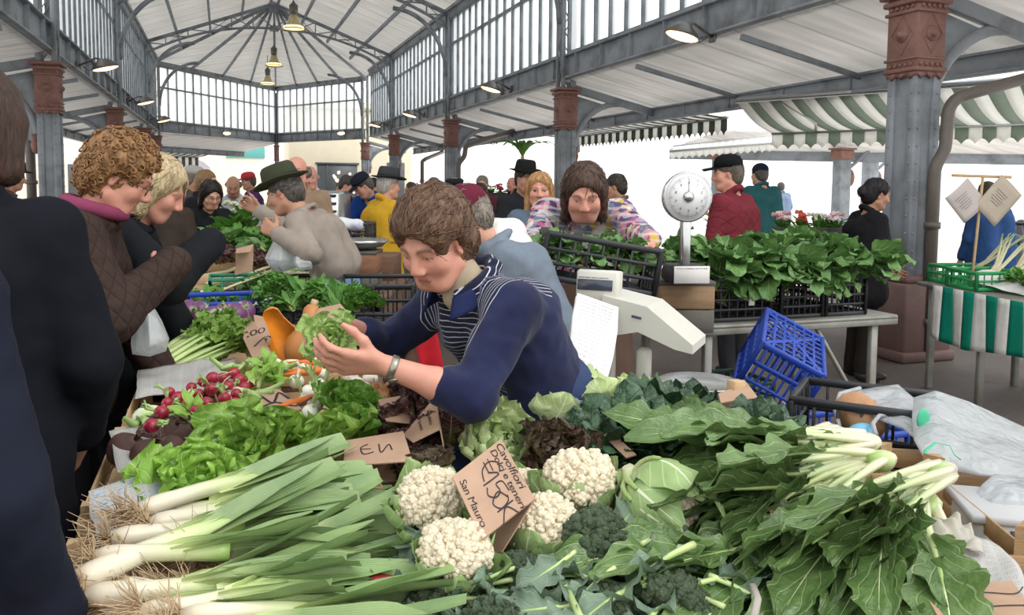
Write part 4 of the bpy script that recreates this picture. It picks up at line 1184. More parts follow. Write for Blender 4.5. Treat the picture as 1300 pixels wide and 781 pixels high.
def sweater():
    t = NT('multicolour_sweater'); co = t.coord()
    v = t.n('ShaderNodeTexVoronoi'); v.inputs['Scale'].default_value = 15
    mp = t.n('ShaderNodeMapping'); mp.inputs['Scale'].default_value = (1.9, 1.9, .5); t.l(co, mp.inputs[0]); t.l(mp.outputs[0], v.inputs['Vector'])
    sp = t.n('ShaderNodeSeparateColor'); t.l(v.outputs['Color'], sp.inputs[0])
    c = t.n('ShaderNodeValToRGB'); e = c.color_ramp.elements; c.color_ramp.interpolation = 'CONSTANT'
    cs = ['#8e95a8', '#b9a24e', '#a5557e', '#5c5078', '#c3bcb8', '#6a7386', '#b98a97', '#463f58']
    while len(e) < len(cs): e.new(.5)
    for i, (q, x) in enumerate(zip(e, cs)): q.position = i / len(cs); q.color = srgb(x) + (1,)
    t.l(sp.outputs[0], c.inputs[0])
    w = t.n('ShaderNodeTexWave', wave_type='BANDS', bands_direction='Z'); w.inputs['Scale'].default_value = 9; w.inputs['Distortion'].default_value = 6; t.l(co, w.inputs['Vector'])
    cc = t.mix(t.math('MULTIPLY', t.ramp(w.outputs[0], [(.6, 0), (.8, 1)]), .45), c.outputs[0], srgb('#d8d2cc'))
    return t.done(t.bsdf(cc, .9, t.bump(t.noise(140), .3, .01), spec=.2))
CM = person('long-haired man in a multicoloured patterned jumper lifting a crate of greens', (742, 247, 4.1), 176, lean=12, bend=26, pitch=26, nkf=28, male=True, tone='pink', hair='shaggy', hairc=('#33241d', '#5c4334'), top='#777', topn='jumper', topmat=sweater(), hem=.8, bottom='#5a4a40', stub=.35, hb=.008, hcl=.011, fat=1.2,
    wl=('p', 826, 306, 3.75), wr=('p', 678, 312, 3.8), curl=50, elb={'l': (-.5, -.6, -.8), 'r': (.5, -.6, -.8)}, palm={'l': (1, .2, .2), 'r': (-1, .2, .2)}, handdir={'l': (.1, .5, -.8), 'r': (-.1, .5, -.8)})
def apron2(d):
    t = Vol(); pel = d['pel']
    for sx in (-1, 1): t.cone(pel + (sx * .09, .03, .02), np.array([sx * .12, .07, .42]), .15, .15, .05)
    V, F = t.mesh(.016); obj('apron', MB().add((d['toW'](V), F)), cloth('brown_apron', '#5d4a40'), d['root'], org=d['org'], label='brown work apron')
apron2(CM)
person('man in a mottled jacket looking left behind the crate lifter', (781, 238, 8.3), 75, lean=4, pitch=10, male=True, tone='tan', hair='short', hairc=('#2b2622', '#554c44'), top='#6b5f50', hem=.75, hb=.011, hcl=.018, fat=1.1)
person('man in a dark red quilted jacket and black cap turned away', (923, 222, 6.7), 48, lean=3, pitch=4, hyaw=36, male=True, tone='pink', hair='short', hairc=('#5c544c', None), hat=('cap', '#17181a'), top='#6e2a33', quilt=30, hem=.7, bottom='#2c2c30', hb=.010, hcl=.013, fat=1.2)
person('man in a teal jacket and navy knit hat among the flower stalls', (964, 222, 11), 20, lean=4, pitch=6, male=True, hair='short', hairc=('#3a3430', None), hat=('beanie', '#1f2838'), top='#2d5e62', hem=.72, hb=.013, hcl=.02, fat=1.25)
person('distant person in a blue-grey jacket out in the square', (991, 238, 21), 10, hair='short', hairc=('#4a4440', None), top='#7788a0', hem=.7, bottom='#4c5464', hb=.016, hcl=.022, fat=1.1)
BW = person('black-haired woman in a black jacket beside the nearest right column', (1113, 248, 6.75), -88, lean=5, bend=6, pitch=14, hair='bun', hairc=('#0f0d0e', '#252024'), tone='tan', top='#1a1a1d', hem=.72, bottom='#26221f', hb=.009, hcl=.013, fat=1.22, wr=('p', 1134, 320, 6.7), wl=(-.16, .3, .95))
def blouse(d):
    t = Vol(); t.cone(d['neck'] + (0, .05, -.02), d['chest'] + (0, .135, -.06), .035, .045, .03); V, F = t.mesh(.01)
    obj('blouse', MB().add((d['toW'](V), F)), cloth('pink_blouse', '#c79a96'), d['root'], org=d['org'], label='pale pink blouse front')
blouse(BW)
bg = dict(hb=.013, hcl=.02)
person('person in a royal blue jacket and dark cap stooping at a far stall', (461, 237, 9.5), 150, lean=26, pitch=36, hyaw=-30, male=True, hat=('cap', '#20242c'), hairc=('#3a3430', None), top='#1f3f82', hem=.75, fat=1.15, wr=(.1, .45, 1.0), wl=(-.1, .45, 1.0), **bg)
person('person in a dark plum jacket left of the royal blue jacket', (441, 236, 10.5), -100, lean=10, pitch=25, hairc=('#2a2220', '#5a504c'), top='#2a2430', hem=.7, **bg)
person('dark-haired person behind the royal blue jacket', (474, 238, 11.5), 150, pitch=20, hairc=('#221a18', None), top='#2a2d38', **bg)
person('person with long brown hair and a dark coat near the left columns', (222, 243, 7.2), -20, hair='long', hairc=('#3c2c22', '#5c4838'), top='#3a322c', hem=.6, hb=.012, hcl=.018)
person('man in a pale grey cap in the left crowd', (247, 228, 9.5), -60, male=True, hat=('cap', '#a8a6a2'), hairc=('#6a6058', None), tone='tan', top='#4c443e', **bg)
person('person with light brown hair and black coat behind the dark-haired woman', (263, 233, 8.2), -100, hair='short', hairc=('#6a5034', '#94764e'), top='#1c1d20', fat=1.2, **bg)
person('man in a dark cap far off by the left awning', (229, 229, 12.5), -90, male=True, hat=('cap', '#2a2a2c'), hairc=('#3a3430', None), top='#2c2c30', **bg)
person('balding man in a pale blue shirt looking down at flowers', (296, 237, 10), -165, lean=12, pitch=30, male=True, tone='tan', hair='bald', hairc=('#4a4038', None), top='#b4bdcb', topn='shirt', **bg)
person('person in a red cap and purple jacket far across the hall', (315, 231, 13), 120, male=True, hat=('cap', '#b03a40'), hairc=('#4a3a30', None), tone='tan', top='#4a3560', **bg)
person('bald man right behind the tan waistcoat', (393, 226, 9), 190, male=True, tone='pink', hair='bald', hairc=('#8a8078', None), top='#d6d4d0', topn='shirt', **bg)
person('man in a dark beret with grey beard behind the cardigan woman', (577, 240, 9.6), 175, male=True, tone='tan', hat=('beret', '#24262b'), hairc=('#6a655e', None), stub=.5, top='#2e3036', fat=1.2, **bg)
person('grey-haired man stooping behind the yellow jacket', (551, 239, 10.5), 200, lean=14, pitch=28, male=True, tone='pink', hairc=('#4a4642', '#7a746c'), top='#2b2c32', **bg)
person('person with short grey hair half hidden behind the purple coat', (612, 235, 11.5), 175, hairc=('#6a665e', '#8c867c'), top='#5a3038', **bg)
person('small distant man in black near the plant stall', (650, 234, 15), 120, male=True, tone='pink', hair='bald', hairc=('#c08a60', None), top='#1e1f24', **bg)
person('man in a wide black hat behind the blonde woman', (667, 228, 8), -150, male=True, tone='tan', hat=('fedora', '#1d1d1f'), hairc=('#2a2622', None), top='#26272c', fat=1.15, **bg)
person('person in a blue work coat behind the price cards on the right', (1252, 246, 9.0), 10, lean=8, hairc=('#3a3028', None), top='#2c4a78', hem=.7, fat=1.25, **bg)
person('person in a brown hat far behind the navy coat at left', (17, 226, 8.5), -60, male=True, tone='tan', hat=('fedora', '#4a3a2c'), hairc=('#3a3028', None), top='#4a4038', **bg)
person('person in a red jacket at the far shop front', (521, 240, 15), 100, hairc=('#2a2220', None), top='#c03c44', **bg)
person('person in a dark coat beside the shop window far back', (432, 240, 15), 170, hairc=('#2a2220', None), top='#24262e', **bg)
# ================================================================== vegetables
def G(px, t, z):
    "point at photo column px, lens depth t, height z"
    r0, r1 = ray(px, 0), ray(px, 100)
    k = (z - CAM[2]) / t
    py = (k - r0[2]) / (r1[2] - r0[2]) * 100
    return P(px, py, t)
RN = random.Random(7)
PROF = dict(
    lettuce=([0, .12, .45, .75, .92, 1], [.22, .3, .75, 1, .98, .68]),
    oval=([0, .1, .35, .6, .85, 1], [.1, .35, .9, 1, .6, .05]),
    stalk=([0, .38, .44, .55, .72, .9, 1], [.03, .05, .3, .85, 1, .7, .12]),
    spoon=([0, .3, .36, .5, .7, .9, 1], [.05, .05, .3, .9, 1, .65, .05]),
    strap=([0, .1, .4, .8, 1], [.5, .7, .9, 1, .8]),
    lance=([0, .15, .4, .7, .9, 1], [.25, .5, .9, 1, .6, .05]),
    ribbon=([0, .1, .5, .8, 1], [.8, 1, 1, .8, .1]),
    wide=([0, .08, .3, .7, .9, 1], [.4, .7, 1, .95, .6, .15]))
def leaf(L, W, nu=7, nv=12, prof='oval', a0=.5, bend=-.6, cup=.1, ruf=.1, rf=3.0, jag=0, seed=0, side=0, puck=0, fold=0, bz=None):
    "one blade from the origin growing towards +y, a0 above the horizontal, bending by bend; returns shape and centre line"
    r = np.random.RandomState(seed)
    v = np.linspace(0, 1, nv); u = np.linspace(-1, 1, nu)
    ang = a0 + bend * v ** 1.15
    st = L / (nv - 1)
    cy = np.concatenate([[0], np.cumsum(np.cos(ang[:-1]) * st)]); cz = np.concatenate([[0], np.cumsum(np.sin(ang[:-1]) * st)])
    cx = side * L * v ** 2
    w = W / 2 * np.interp(v, *PROF[prof])
    if jag: w = w * (1 + jag * np.clip(1.6 * np.sin(v * 2 * PI * (nv / 5.0) + r.rand() * 6), -1, 1) * (v > .15))
    U, Vv = np.meshgrid(u, v)
    wv = w[:, None] * np.ones_like(U)
    au = np.abs(U)
    h = cup * wv * au ** 2 * 2 + fold * wv * au
    ph = r.rand(4) * 6.28
    rr = ruf * W * au ** 1.6 * np.clip(Vv * 2.2, 0, 1)
    h = h + rr * np.where(U > 0, np.sin(rf * Vv * 6.28 + ph[0]), np.sin(rf * Vv * 6.28 + ph[1])) + rr * .5 * np.sin(rf * 2.3 * Vv * 6.28 + ph[2] + U * 2)
    h = h + ruf * W * .4 * np.clip((Vv - .75) * 4, 0, 1) * np.sin(U * rf * 2.6 + ph[3])
    if puck: h = h + puck * W * np.sin(U * 9 + ph[0]) * np.sin(Vv * 17 + ph[1]) * (1 - au ** 4)
    x = cx[:, None] + U * wv * (1 - .12 * cup)
    y = cy[:, None] - h * np.sin(ang)[:, None]
    z = cz[:, None] + h * np.cos(ang)[:, None]
    lf = np.stack([U, Vv, np.full_like(U, r.rand())], -1).reshape(-1, 3)
    i, j = np.meshgrid(np.arange(nv - 1), np.arange(nu - 1), indexing='ij'); a = i * nu + j
    F = np.stack([a, a + 1, a + nu + 1, a + nu], -1).reshape(-1, 4)
    return (np.stack([x, y, z], -1).reshape(-1, 3), [F], lf), np.stack([cx, cy, cz], 1), ang
def add_leaf(mb, az, pos=(0, 0, 0), roll=0, rib=None, sm=None, **kw):
    sh, c, ang = leaf(**kw)
    R = rotz(az) @ roty(roll)
    mb.add(xf(sh, R, pos))
    if rib and sm is not None:
        n = max(3, int(len(c) * rib[2])); cc = c[:n].copy(); cc[:, 2] -= rib[0] * .5
        rad = np.linspace(rib[0], rib[1], n)
        sm.add(xf(tube(cc, rad, 6, flat=.7), R, pos))
def rosette(seed, n, L, W, a_out, a_in, b_out, b_in, prof='lettuce', ruf=.14, rf=3.5, cup=.15, shrink=.5, r0=.02, puck=0, nu=9, nv=13, jag=0, squash=1.0):
    m = MB(); r = random.Random(seed)
    for i in range(n):
        f = i / (n - 1)
        k = 1 - (1 - shrink) * f
        add_leaf(m, i * 2.39996 + r.uniform(-.2, .2), (0, 0, 0), r.uniform(-.15, .15), L=L * k * r.uniform(.85, 1.1), W=W * k * r.uniform(.85, 1.1), nu=nu, nv=nv, prof=prof,
                 a0=a_out + (a_in - a_out) * f + r.uniform(-.1, .1), bend=b_out + (b_in - b_out) * f + r.uniform(-.25, .25), cup=cup, ruf=ruf, rf=rf, seed=seed * 100 + i, puck=puck, jag=jag)
    return m
def protos(n, fn): return [fn(k) for k in range(n)]
LEAF_LET = leafm('green_lettuce_leaf', '#5f8f2a', '#9cc653', '#d9e8a8', '#dfe8b4', ribw=.06, rough=.38, trans=.3, veins=7, pale=(.0, .3), nsc=22)
LEAF_DKL = leafm('dark_green_lettuce_leaf', '#3f7a22', '#76a93c', '#bfd68c', '#cfe0a0', ribw=.06, rough=.38, trans=.25, veins=7, nsc=22)
LEAF_PAL = leafm('pale_lettuce_leaf', '#a9c277', '#cfdfa4', '#eef3d6', '#f1f3df', ribw=.09, rough=.35, trans=.3, veins=8, vstr=.7, pale=(.15, .75), nsc=16)
LEAF_RED = leafm('red_lettuce_leaf', '#5f5242', '#84904e', '#b9c08a', '#a8b878', edge='#54303a', edge_at=(.3, .85), ribw=.06, rough=.35, trans=.2, nsc=24)
LEAF_BRZ = leafm('bronze_lettuce_leaf', '#5c5a33', '#86884e', '#a9ab72', '#b9c187', edge='#4e3a30', edge_at=(.3, .9), ribw=.05, rough=.4, trans=.2, nsc=60, bump=.8)
LEAF_SPI = leafm('dark_spinach_leaf', '#243f27', '#405f42', '#66835f', '#7f9f64', ribw=.05, rough=.3, trans=.08, veins=6, vstr=.45, pale=(.1, .32), nsc=26, bump=1.0)
LEAF_CHI = leafm('chicory_leaf', '#3d5a2c', '#66824a', '#d6e3b0', '#c9d99c', ribw=.10, rough=.28, trans=.16, veins=8, vstr=.22, pale=(.0, .22), nsc=18, bump=1.0)
LEAF_BRO = leafm('broccoli_leaf', '#4b6150', '#788d76', '#a9bf9c', '#8fa886', ribw=.08, rough=.5, trans=.12, veins=6, vstr=.22, nsc=12, bump=.7)
LEAF_CAU = leafm('cauliflower_leaf', '#7fa25c', '#a8c283', '#e4edc9', '#e6eccb', ribw=.14, rough=.4, trans=.22, veins=6, vstr=.3, pale=(.0, .5), nsc=14)
LEAF_TUR = leafm('turnip_green_leaf', '#3c6233', '#67904f', '#a9c07f', '#8fae60', ribw=.07, rough=.42, trans=.2, veins=6, vstr=.35, nsc=16)
LEAF_HRB = leafm('parsley_leaf', '#376b27', '#65983f', '#7fa94f', '#7fa94f', ribw=.03, rough=.45, trans=.22, veins=4, vstr=.2, nsc=30)
LEAF_CEL = leafm('celery_leaf', '#557f2c', '#83a846', '#a9c46a', '#9fbc5c', ribw=.04, rough=.45, trans=.25, veins=5, vstr=.25, nsc=30)
LEAF_LEE = leafm('leek_leaf', '#5f8152', '#8fa86c', '#b4c68a', '#d3dea2', ribw=.03, rough=.36, trans=.1, veins=0, vstr=0, pale=(.0, .3), nsc=9, para=46)
STEM_W = gradm('white_green_stem', [(0, '#cfc7b0'), (.3, '#c3cb9f'), (.75, '#9db46e'), (1, '#86a458')], .3, .12, 90)
STEM_G = gradm('pale_green_stem', [(0, '#c4d494'), (.6, '#a4bf78'), (1, '#7fa05a')], .4, .15, 80)
LEEK_S = gradm('leek_shaft', [(0, '#cfc3ac'), (.3, '#d6d0ba'), (.65, '#c6d09c'), (1, '#8aa958')], .32, .6, 16, stripe=0)
ROOTM = pm('dry_root', '#b79f7e', .9, .25, 30)
CURD = pm('cauliflower_curd', '#d9ceb4', .75, .08, 30, .8, 230, dist=.004)
BROC = pm('broccoli_head', '#47573e', .8, .35, 60, 1.0, 320, dist=.006)
def veg(name, label, cat, parts, group=None):
    r = thing(name, label, cat, group=group)
    for pn, mb, mt, lb in parts:
        obj(pn, mb, mt, r, label=lb)
    return r
USED = {}
def spot(pro, px, py, z, label, rz=0, rx=0, ry=0, s=1.0, group=None, dz=0):
    "stand a vegetable where the photo shows it; the first use moves the original, later ones are copies"
    p = PZ(px, py, z) + (0, 0, dz)
    return setv(pro, tuple(p), label, (rx, ry, rz), s, group)
def setv(pro, loc, label, rot=(0, 0, 0), s=1.0, group=None):
    if pro.name in USED: return dup(pro, loc, rot, s, label, group)
    USED[pro.name] = 1
    kids = pro.children
    KIDS[pro.name] = [(c, [(g, []) for g in c.children]) for c in kids]
    return put(pro, loc, rot, s, label, group)
# ------------------------------------------------------------------ leeks
def leek(seed):
    r = random.Random(seed); Ls = r.uniform(.27, .34); rd = r.uniform(.016, .021)
    pts = [(0, Ls * q, .01 * math.sin(q * 3 + seed)) for q in np.linspace(0, 1, 12)]
    sh = MB().add(tube(pts, [rd * .9, rd * 1.22, rd * 1.2, rd * 1.05, rd, rd, rd, rd, rd, rd * 1.03, rd * 1.1, rd * 1.15], 12))
    lv = MB()
    n = 7
    for i in range(n):
        sgn = 1 if i % 2 else -1; f = i / n
        y0 = Ls * (.72 + .05 * i)
        sh1, c, _ = leaf(L=r.uniform(.3, .42) * (1.05 - .25 * f), W=.078 - .004 * i, nu=7, nv=22, prof='strap' if i % 3 else 'ribbon', a0=.05 + r.uniform(-.05, .2), bend=r.uniform(-.6, .25), cup=.0, fold=.5 - .5 * f * r.random(), ruf=.03, rf=1.2, seed=seed * 10 + i, side=sgn * r.uniform(.02, .2))
        lv.add(xf(sh1, roty(sgn * .5 + r.uniform(-.4, .4)), (sgn * rd * .35, y0 - .06, rd * .2 * (i % 3 - 1))))
        # cut-off tips: the upper end stays open
    ro = MB()
    for i in range(80):
        a = r.uniform(0, 6.28); e = r.uniform(.1, 1.5); l = r.uniform(.04, .10)
        d = np.array([math.sin(e) * math.cos(a), -math.cos(e), math.sin(e) * math.sin(a)])
        p = np.array([math.cos(a), 0, math.sin(a)]) * rd * .6
        q1 = p + d * l * .5 + np.array([r.uniform(-.01, .01) for _ in range(3)]); q2 = q1 + d * l * .4 + np.array([r.uniform(-.018, .018) for _ in range(3)])
        ro.add(tube([p, q1, q2], [.0016, .0012, .0006], 4, False))
    return veg('leek', '', 'leek', [('shaft', sh, LEEK_S, 'white to pale green shaft'), ('leaves', lv, LEAF_LEE, None), ('roots', ro, ROOTM, 'dry straw-coloured root tuft')], 'leeks in the front crate')
LK = protos(5, leek)
# (root px, root py, z, tip px, tip py)
LEEKS = [(92, 742, .92, 470, 590, 'topmost of the heap, its long white shaft lying across the others'), (118, 715, .925, 500, 660, 'second from the top with thin pale shaft'),
         (108, 762, .90, 520, 690, 'third from the near edge, thick white shaft'), (150, 745, .89, 500, 735, 'low in the heap with yellow-green shaft'), (178, 772, .90, 560, 700, 'nearest the front edge with bright white shaft'),
         (175, 650, .93, 470, 560, 'farthest from the camera, beside the green lettuce, with grey skin'), (190, 672, .915, 440, 600, 'dark-leaved one next to the farthest'), (140, 690, .92, 480, 610, 'second row, pale green neck'),
         (130, 770, .87, 480, 772, 'bottom layer at the lower edge'), (200, 745, .875, 560, 640, 'bottom layer in the middle'), (230, 785, .88, 600, 760, 'front bottom corner with broad leaves'), (165, 715, .88, 530, 620, 'middle layer, with broad folded leaves near the cauliflower'), (160, 665, .90, 500, 585, 'rear layer, grey-green with folded tips'), (185, 700, .87, 540, 625, 'filling the gap behind the long white one'), (240, 750, .87, 590, 700, 'low one with tips under the cauliflower'), (300, 730, .86, 600, 690, 'pushed deep into the heap'), (280, 690, .865, 560, 600, 'pushed deep under the rear layer'), (250, 700, .885, 560, 668, 'short one buried under the heap'), (210, 800, .90, 520, 800, 'lying along the front rim')]
for i, (x0, y0, z, x1, y1, nm) in enumerate(LEEKS):
    a = PZ(x0, y0, z); b = PZ(x1, y1, z + .01); d = b - a
    setv(LK[i % 5], tuple(a), 'leek with root tuft, ' + nm, (math.radians(-1), RN.uniform(-1, 1), math.atan2(-d[0], d[1])), min(1.0, max(.82, np.linalg.norm(d) / .68)))
# ------------------------------------------------------------------ cauliflowers
def florets(R, n, rr, seed, cut=.15, squash=.75, sub=10):
    m = MB(); r = random.Random(seed)
    for i in range(n):
        z = 1 - (1 - cut + .55) * (i + .5) / n; ph = i * 2.39996; q = math.sqrt(max(0, 1 - z * z))
        k = rr * r.uniform(.75, 1.25)
        c = np.array([q * math.cos(ph), q * math.sin(ph), z * squash]) * R
        m.add(ball(c * .86, k, 9, 7))
        for j in range(sub):
            d = nrm([r.gauss(0, 1) for _ in range(3)]) + nrm(c) * .9
            m.add(ball(c * .88 + nrm(d) * k * .78, k * r.uniform(.33, .48), 7, 5))
    m.add(xf(ball((0, 0, 0), (R * .86, R * .86, R * .86 * squash), 16, 10)))
    return m
def cauli(seed, wrap=.55, n=9):
    cd = florets(.068, 78, .0125, seed, sub=9)
    lv = MB(); r = random.Random(seed); sm = MB()
    for i in range(n):
        add_leaf(lv, i * 6.283 / n + r.uniform(-.15, .15), (0, 0, -.075), r.uniform(-.1, .1), rib=(.011, .004, .6), sm=sm, L=r.uniform(.15, .2) * (.75 + wrap * .5), W=.10, nu=7, nv=12, prof='wide', a0=r.uniform(.1, .35), bend=1.2 + wrap * 1.3 + r.uniform(-.25, .3), cup=.25, ruf=.07, rf=2.5, seed=seed * 31 + i)
    sm.add(tube([(0, 0, -.1), (0, 0, -.05)], [.024, .03], 10))
    return veg('cauliflower', '', 'cauliflower', [('curd', cd, CURD, 'knobbly cream-white curd'), ('leaves', lv, LEAF_CAU, 'pale green wrapper leaves'), ('stalk', sm, STEM_W, None)], 'cauliflowers at the front')
CA = [cauli(1, .25), cauli(2, .12), cauli(3, .75, 12)]
for k, px, py, z, rz, rx, ry, s, nm in ((1, 578, 700, .945, .5, .2, -.15, .95, 'nearest one, in front of the big price card'), (0, 548, 634, .965, 2, -.25, -.35, 1.0, 'beside the leek leaves, left of the big price card'),
                                     (1, 688, 668, .925, 1, .15, .1, 1.12, 'right of the lower corner of the big price card'), (1, 735, 610, .965, 3.4, .0, .2, 1.15, 'behind the tall broccoli leaf, under the bronze lettuce'), (0, 668, 622, .90, 4, 0, 0, .8, 'half hidden behind the top of the big price card')):
    spot(CA[k], px, py, z, 'white cauliflower ' + nm, rz, rx, ry, s)
spot(CA[2], 842, 643, .94, 'cauliflower seen from its leafy pale green back, beside the chicory leaves', .4, 1.9, .2, 1.15)
# ------------------------------------------------------------------ broccoli
def lobed(mb, sm, az, pos, L, W, seed, a0=.4, bend=-.9, side=0.0, roll=0):
    sh, c, ang = leaf(L=L, W=W, nu=13, nv=30, prof='spoon', a0=a0, bend=bend, cup=.15, ruf=.2, rf=3.2, jag=.14, seed=seed, side=side)
    R = rotz(az) @ roty(roll); mb.add(xf(sh, R, pos)); cc = c[:24:2].copy(); cc[:, 2] -= .002
    sm.add(xf(tube(cc, np.linspace(.007, .002, 12), 6), R, pos))
def broccoli(seed):
    r = random.Random(seed); hd = florets(.062, 60, .0125, seed, squash=.7, sub=8)
    st = MB().add(tube([(0, 0, -.17), (.004, 0, -.1), (0, 0, -.02)], [.021, .02, .026], 10)); lv = MB()
    for i in range(6):
        lobed(lv, st, i * 1.05 + r.uniform(-.3, .3), (0, 0, -.13 + .015 * i), r.uniform(.11, .18), r.uniform(.06, .085), seed * 17 + i, r.uniform(.0, .7), r.uniform(-1.4, -.5), r.uniform(-.2, .2), r.uniform(-.5, .5))
    return veg('broccoli', '', 'broccoli', [('head', hd, BROC, 'tight dark green head'), ('leaves', lv, LEAF_BRO, 'blue-green lobed leaves'), ('stalk', st, STEM_G, 'pale green stalk')], 'broccoli at the front')
BRC = protos(3, broccoli)
for k, (px, py, z, rz, rx, ry, s, nm) in enumerate(((757, 684, .93, 0, .45, -.2, 1.0, 'with the largest dark head, in front of the cauliflowers'), (848, 757, .90, 2, .5, .35, .95, 'second head from the right at the lower edge'), (905, 700, .87, 1.0, .3, .9, .8, 'tucked under the chicory'),
                                 (765, 775, .88, 4, .3, -.2, .9, 'at the bottom edge below the large head'), (560, 770, .87, 3, -1.1, .4, .95, 'lying on its side at the front beside the leeks'), (660, 745, .87, 5, -1.3, -.3, 1.0, 'with its cut stalk towards the camera'), (700, 700, .875, .8, .8, .8, .8, 'small one between the two near cauliflowers'), (890, 790, .86, 2.6, .4, -.4, 1.0, 'at the bottom edge beside the chicory'), (620, 800, .86, 1.2, -.7, .2, 1.0, 'leafy one at the very front'))):
    spot(BRC[k % 3], px, py, z, 'broccoli ' + nm, rz, rx, ry, s)
def loose(seed, L, W):
    lv, sm = MB(), MB(); lobed(lv, sm, 0, (0, 0, 0), L, W, seed, .05, -.5, .15)
    return veg('broccoli_leaf', '', 'leaf', [('blade', lv, LEAF_BRO, None), ('rib', sm, STEM_G, 'pale thick midrib')], 'loose broccoli leaves at the front')
LL = [loose(5, .22, .085), loose(6, .18, .08), loose(8, .23, .09)]
for i, (px, py, z, px2, py2, nm) in enumerate(((880, 690, .955, 745, 745, 'with long pale rib crossing the dark broccoli'), (800, 700, .93, 768, 640, 'dark and upright in front of the cauliflower'), (640, 765, .90, 490, 742, 'frilly one below the nearest cauliflower'), (720, 745, .91, 600, 775, 'arching over the cut stalk'),
        (850, 730, .92, 930, 715, 'pointing right over the chicory'), (740, 790, .92, 690, 690, 'at the bottom edge, folded'), (580, 790, .89, 490, 765, 'at lower left beside the red packet'), (820, 800, .92, 830, 700, 'bottom one under the second head'), (690, 800, .90, 600, 740, 'lowest one near the cut stalks'), (920, 770, .91, 830, 730, 'at right beside the twine'), (650, 735, .90, 560, 755, 'dark one under the nearest cauliflower'), (770, 745, .92, 700, 700, 'reaching towards the middle cauliflower'))):
    a, b = PZ(px, py, z), PZ(px2, py2, z); d = b - a
    setv(LL[i % 3], tuple(a), 'loose blue-green broccoli leaf ' + nm, (RN.uniform(-.15, .1), RN.uniform(-.5, .5), math.atan2(-d[0], d[1])), min(1.1, max(.75, np.linalg.norm(d) / .24)))
# MORE_LEAVES
for i, (px, py, z, px2, py2, nm) in enumerate(((600, 735, .905, 500, 715, 'frilly one directly under the nearest cauliflower curd'), (560, 745, .90, 480, 735, 'farthest left one beside the red packet'), (655, 720, .92, 590, 735, 'short one between two cauliflowers'), (700, 755, .90, 640, 780, 'curled one left of the cut stalk'), (745, 765, .905, 690, 775, 'flat one in the bottom middle'), (800, 745, .92, 770, 770, 'crumpled one between the two broccoli heads'),
        (815, 690, .94, 860, 660, 'one leaning on the leafy cauliflower'), (840, 720, .93, 800, 690, 'pale-ribbed one behind the second head'), (870, 745, .92, 930, 735, 'one reaching under the chicory'), (900, 730, .93, 960, 745, 'outermost right one on the chicory'), (680, 775, .895, 600, 785, 'lowest one at the very bottom'), (540, 765, .895, 470, 775, 'one over the leek leaves at the bottom'), (730, 700, .945, 700, 725, 'small one on the large head'), (780, 720, .94, 745, 735, 'small drooping one right of the large head'), (640, 790, .89, 560, 790, 'half cut off by the lower edge'), (860, 785, .90, 800, 785, 'right one cut off by the lower edge'))):
    a, b = PZ(px, py, z), PZ(px2, py2, z); d = b - a
    setv(LL[i % 3], tuple(a), 'loose broccoli leaf, ' + nm, (RN.uniform(-.2, .15), RN.uniform(-.7, .7), math.atan2(-d[0], d[1])), RN.uniform(.65, .95))
# ------------------------------------------------------------------ catalogna chicory
def chicory(seed):
    r = random.Random(seed); lv, sm = MB(), MB()
    for i in range(11):
        a = r.uniform(-.33, .33); L = r.uniform(.46, .60)
        sh, c, ang = leaf(L=L, W=r.uniform(.10, .135), nu=13, nv=44, prof='stalk', a0=r.uniform(-.02, .3), bend=r.uniform(-.85, -.1), cup=.15, ruf=.085, rf=3.5, jag=.11, seed=seed * 50 + i, side=r.uniform(-.15, .15))
        R = rotz(a) @ roty(r.uniform(-.5, .5)); p = (r.uniform(-.022, .022), 0, r.uniform(-.015, .02))
        lv.add(xf(sh, R, p)); cc = c[:36:2].copy(); n = len(cc); cc[:, 2] -= .003
        sm.add(xf(tube(cc, np.interp(np.linspace(0, 1, n), [0, .25, .6, 1], [.0155, .0125, .0065, .003]), 7, flat=.75), R, p))
    sm.add(tube([(0, -.03, 0), (0, 0, 0), (0, .05, .004)], [.018, .032, .026], 10, flat=.8))
    return veg('chicory_bunch', '', 'chicory', [('leaves', lv, LEAF_CHI, 'long jagged green leaves'), ('stems', sm, STEM_W, 'thick white stems')], 'chicory heaped at the front right')
CH = protos(4, chicory)
for i, (px, py, z, px2, py2, rx, s, nm) in enumerate(((1195, 600, 1.0, 960, 670, -.12, 1.05, 'topmost, pinkish cut base at the right edge of the heap'), (1165, 618, .97, 1010, 760, -.22, 1.0, 'hanging down towards the front'), (1120, 585, .985, 900, 640, -.06, 1.0, 'second from the right, with bright white stems'),
        (1100, 562, .99, 870, 590, -.05, 1.0, 'with base beside the black crate'), (1060, 552, .98, 850, 620, -.05, 1.0, 'rear one with one leaf over the spinach'), (1150, 640, .93, 940, 740, -.12, 1.05, 'in the middle layer'), (1175, 640, .94, 1120, 790, -.3, 1.05, 'rightmost with stems drooping over the crate rim'),
        (1080, 610, .94, 870, 680, -.06, 1.05, 'middle layer beside the leafy cauliflower'), (1050, 680, .90, 900, 790, -.1, 1.0, 'lower layer at the bottom edge'), (1120, 700, .88, 990, 800, -.12, 1.0, 'lower layer under the drooping stems'), (1030, 600, .95, 850, 560, -.02, .9, 'pointing back at the spinach'), (1000, 690, .88, 880, 730, -.06, .9, 'lowest one beside the broccoli'))):
    a, b = PZ(px, py, z), PZ(px2, py2, z); d = b - a
    setv(CH[i % 4], tuple(a), 'chicory bunch with white stems, ' + nm, (rx, RN.uniform(-.4, .4), math.atan2(-d[0], d[1])), s)
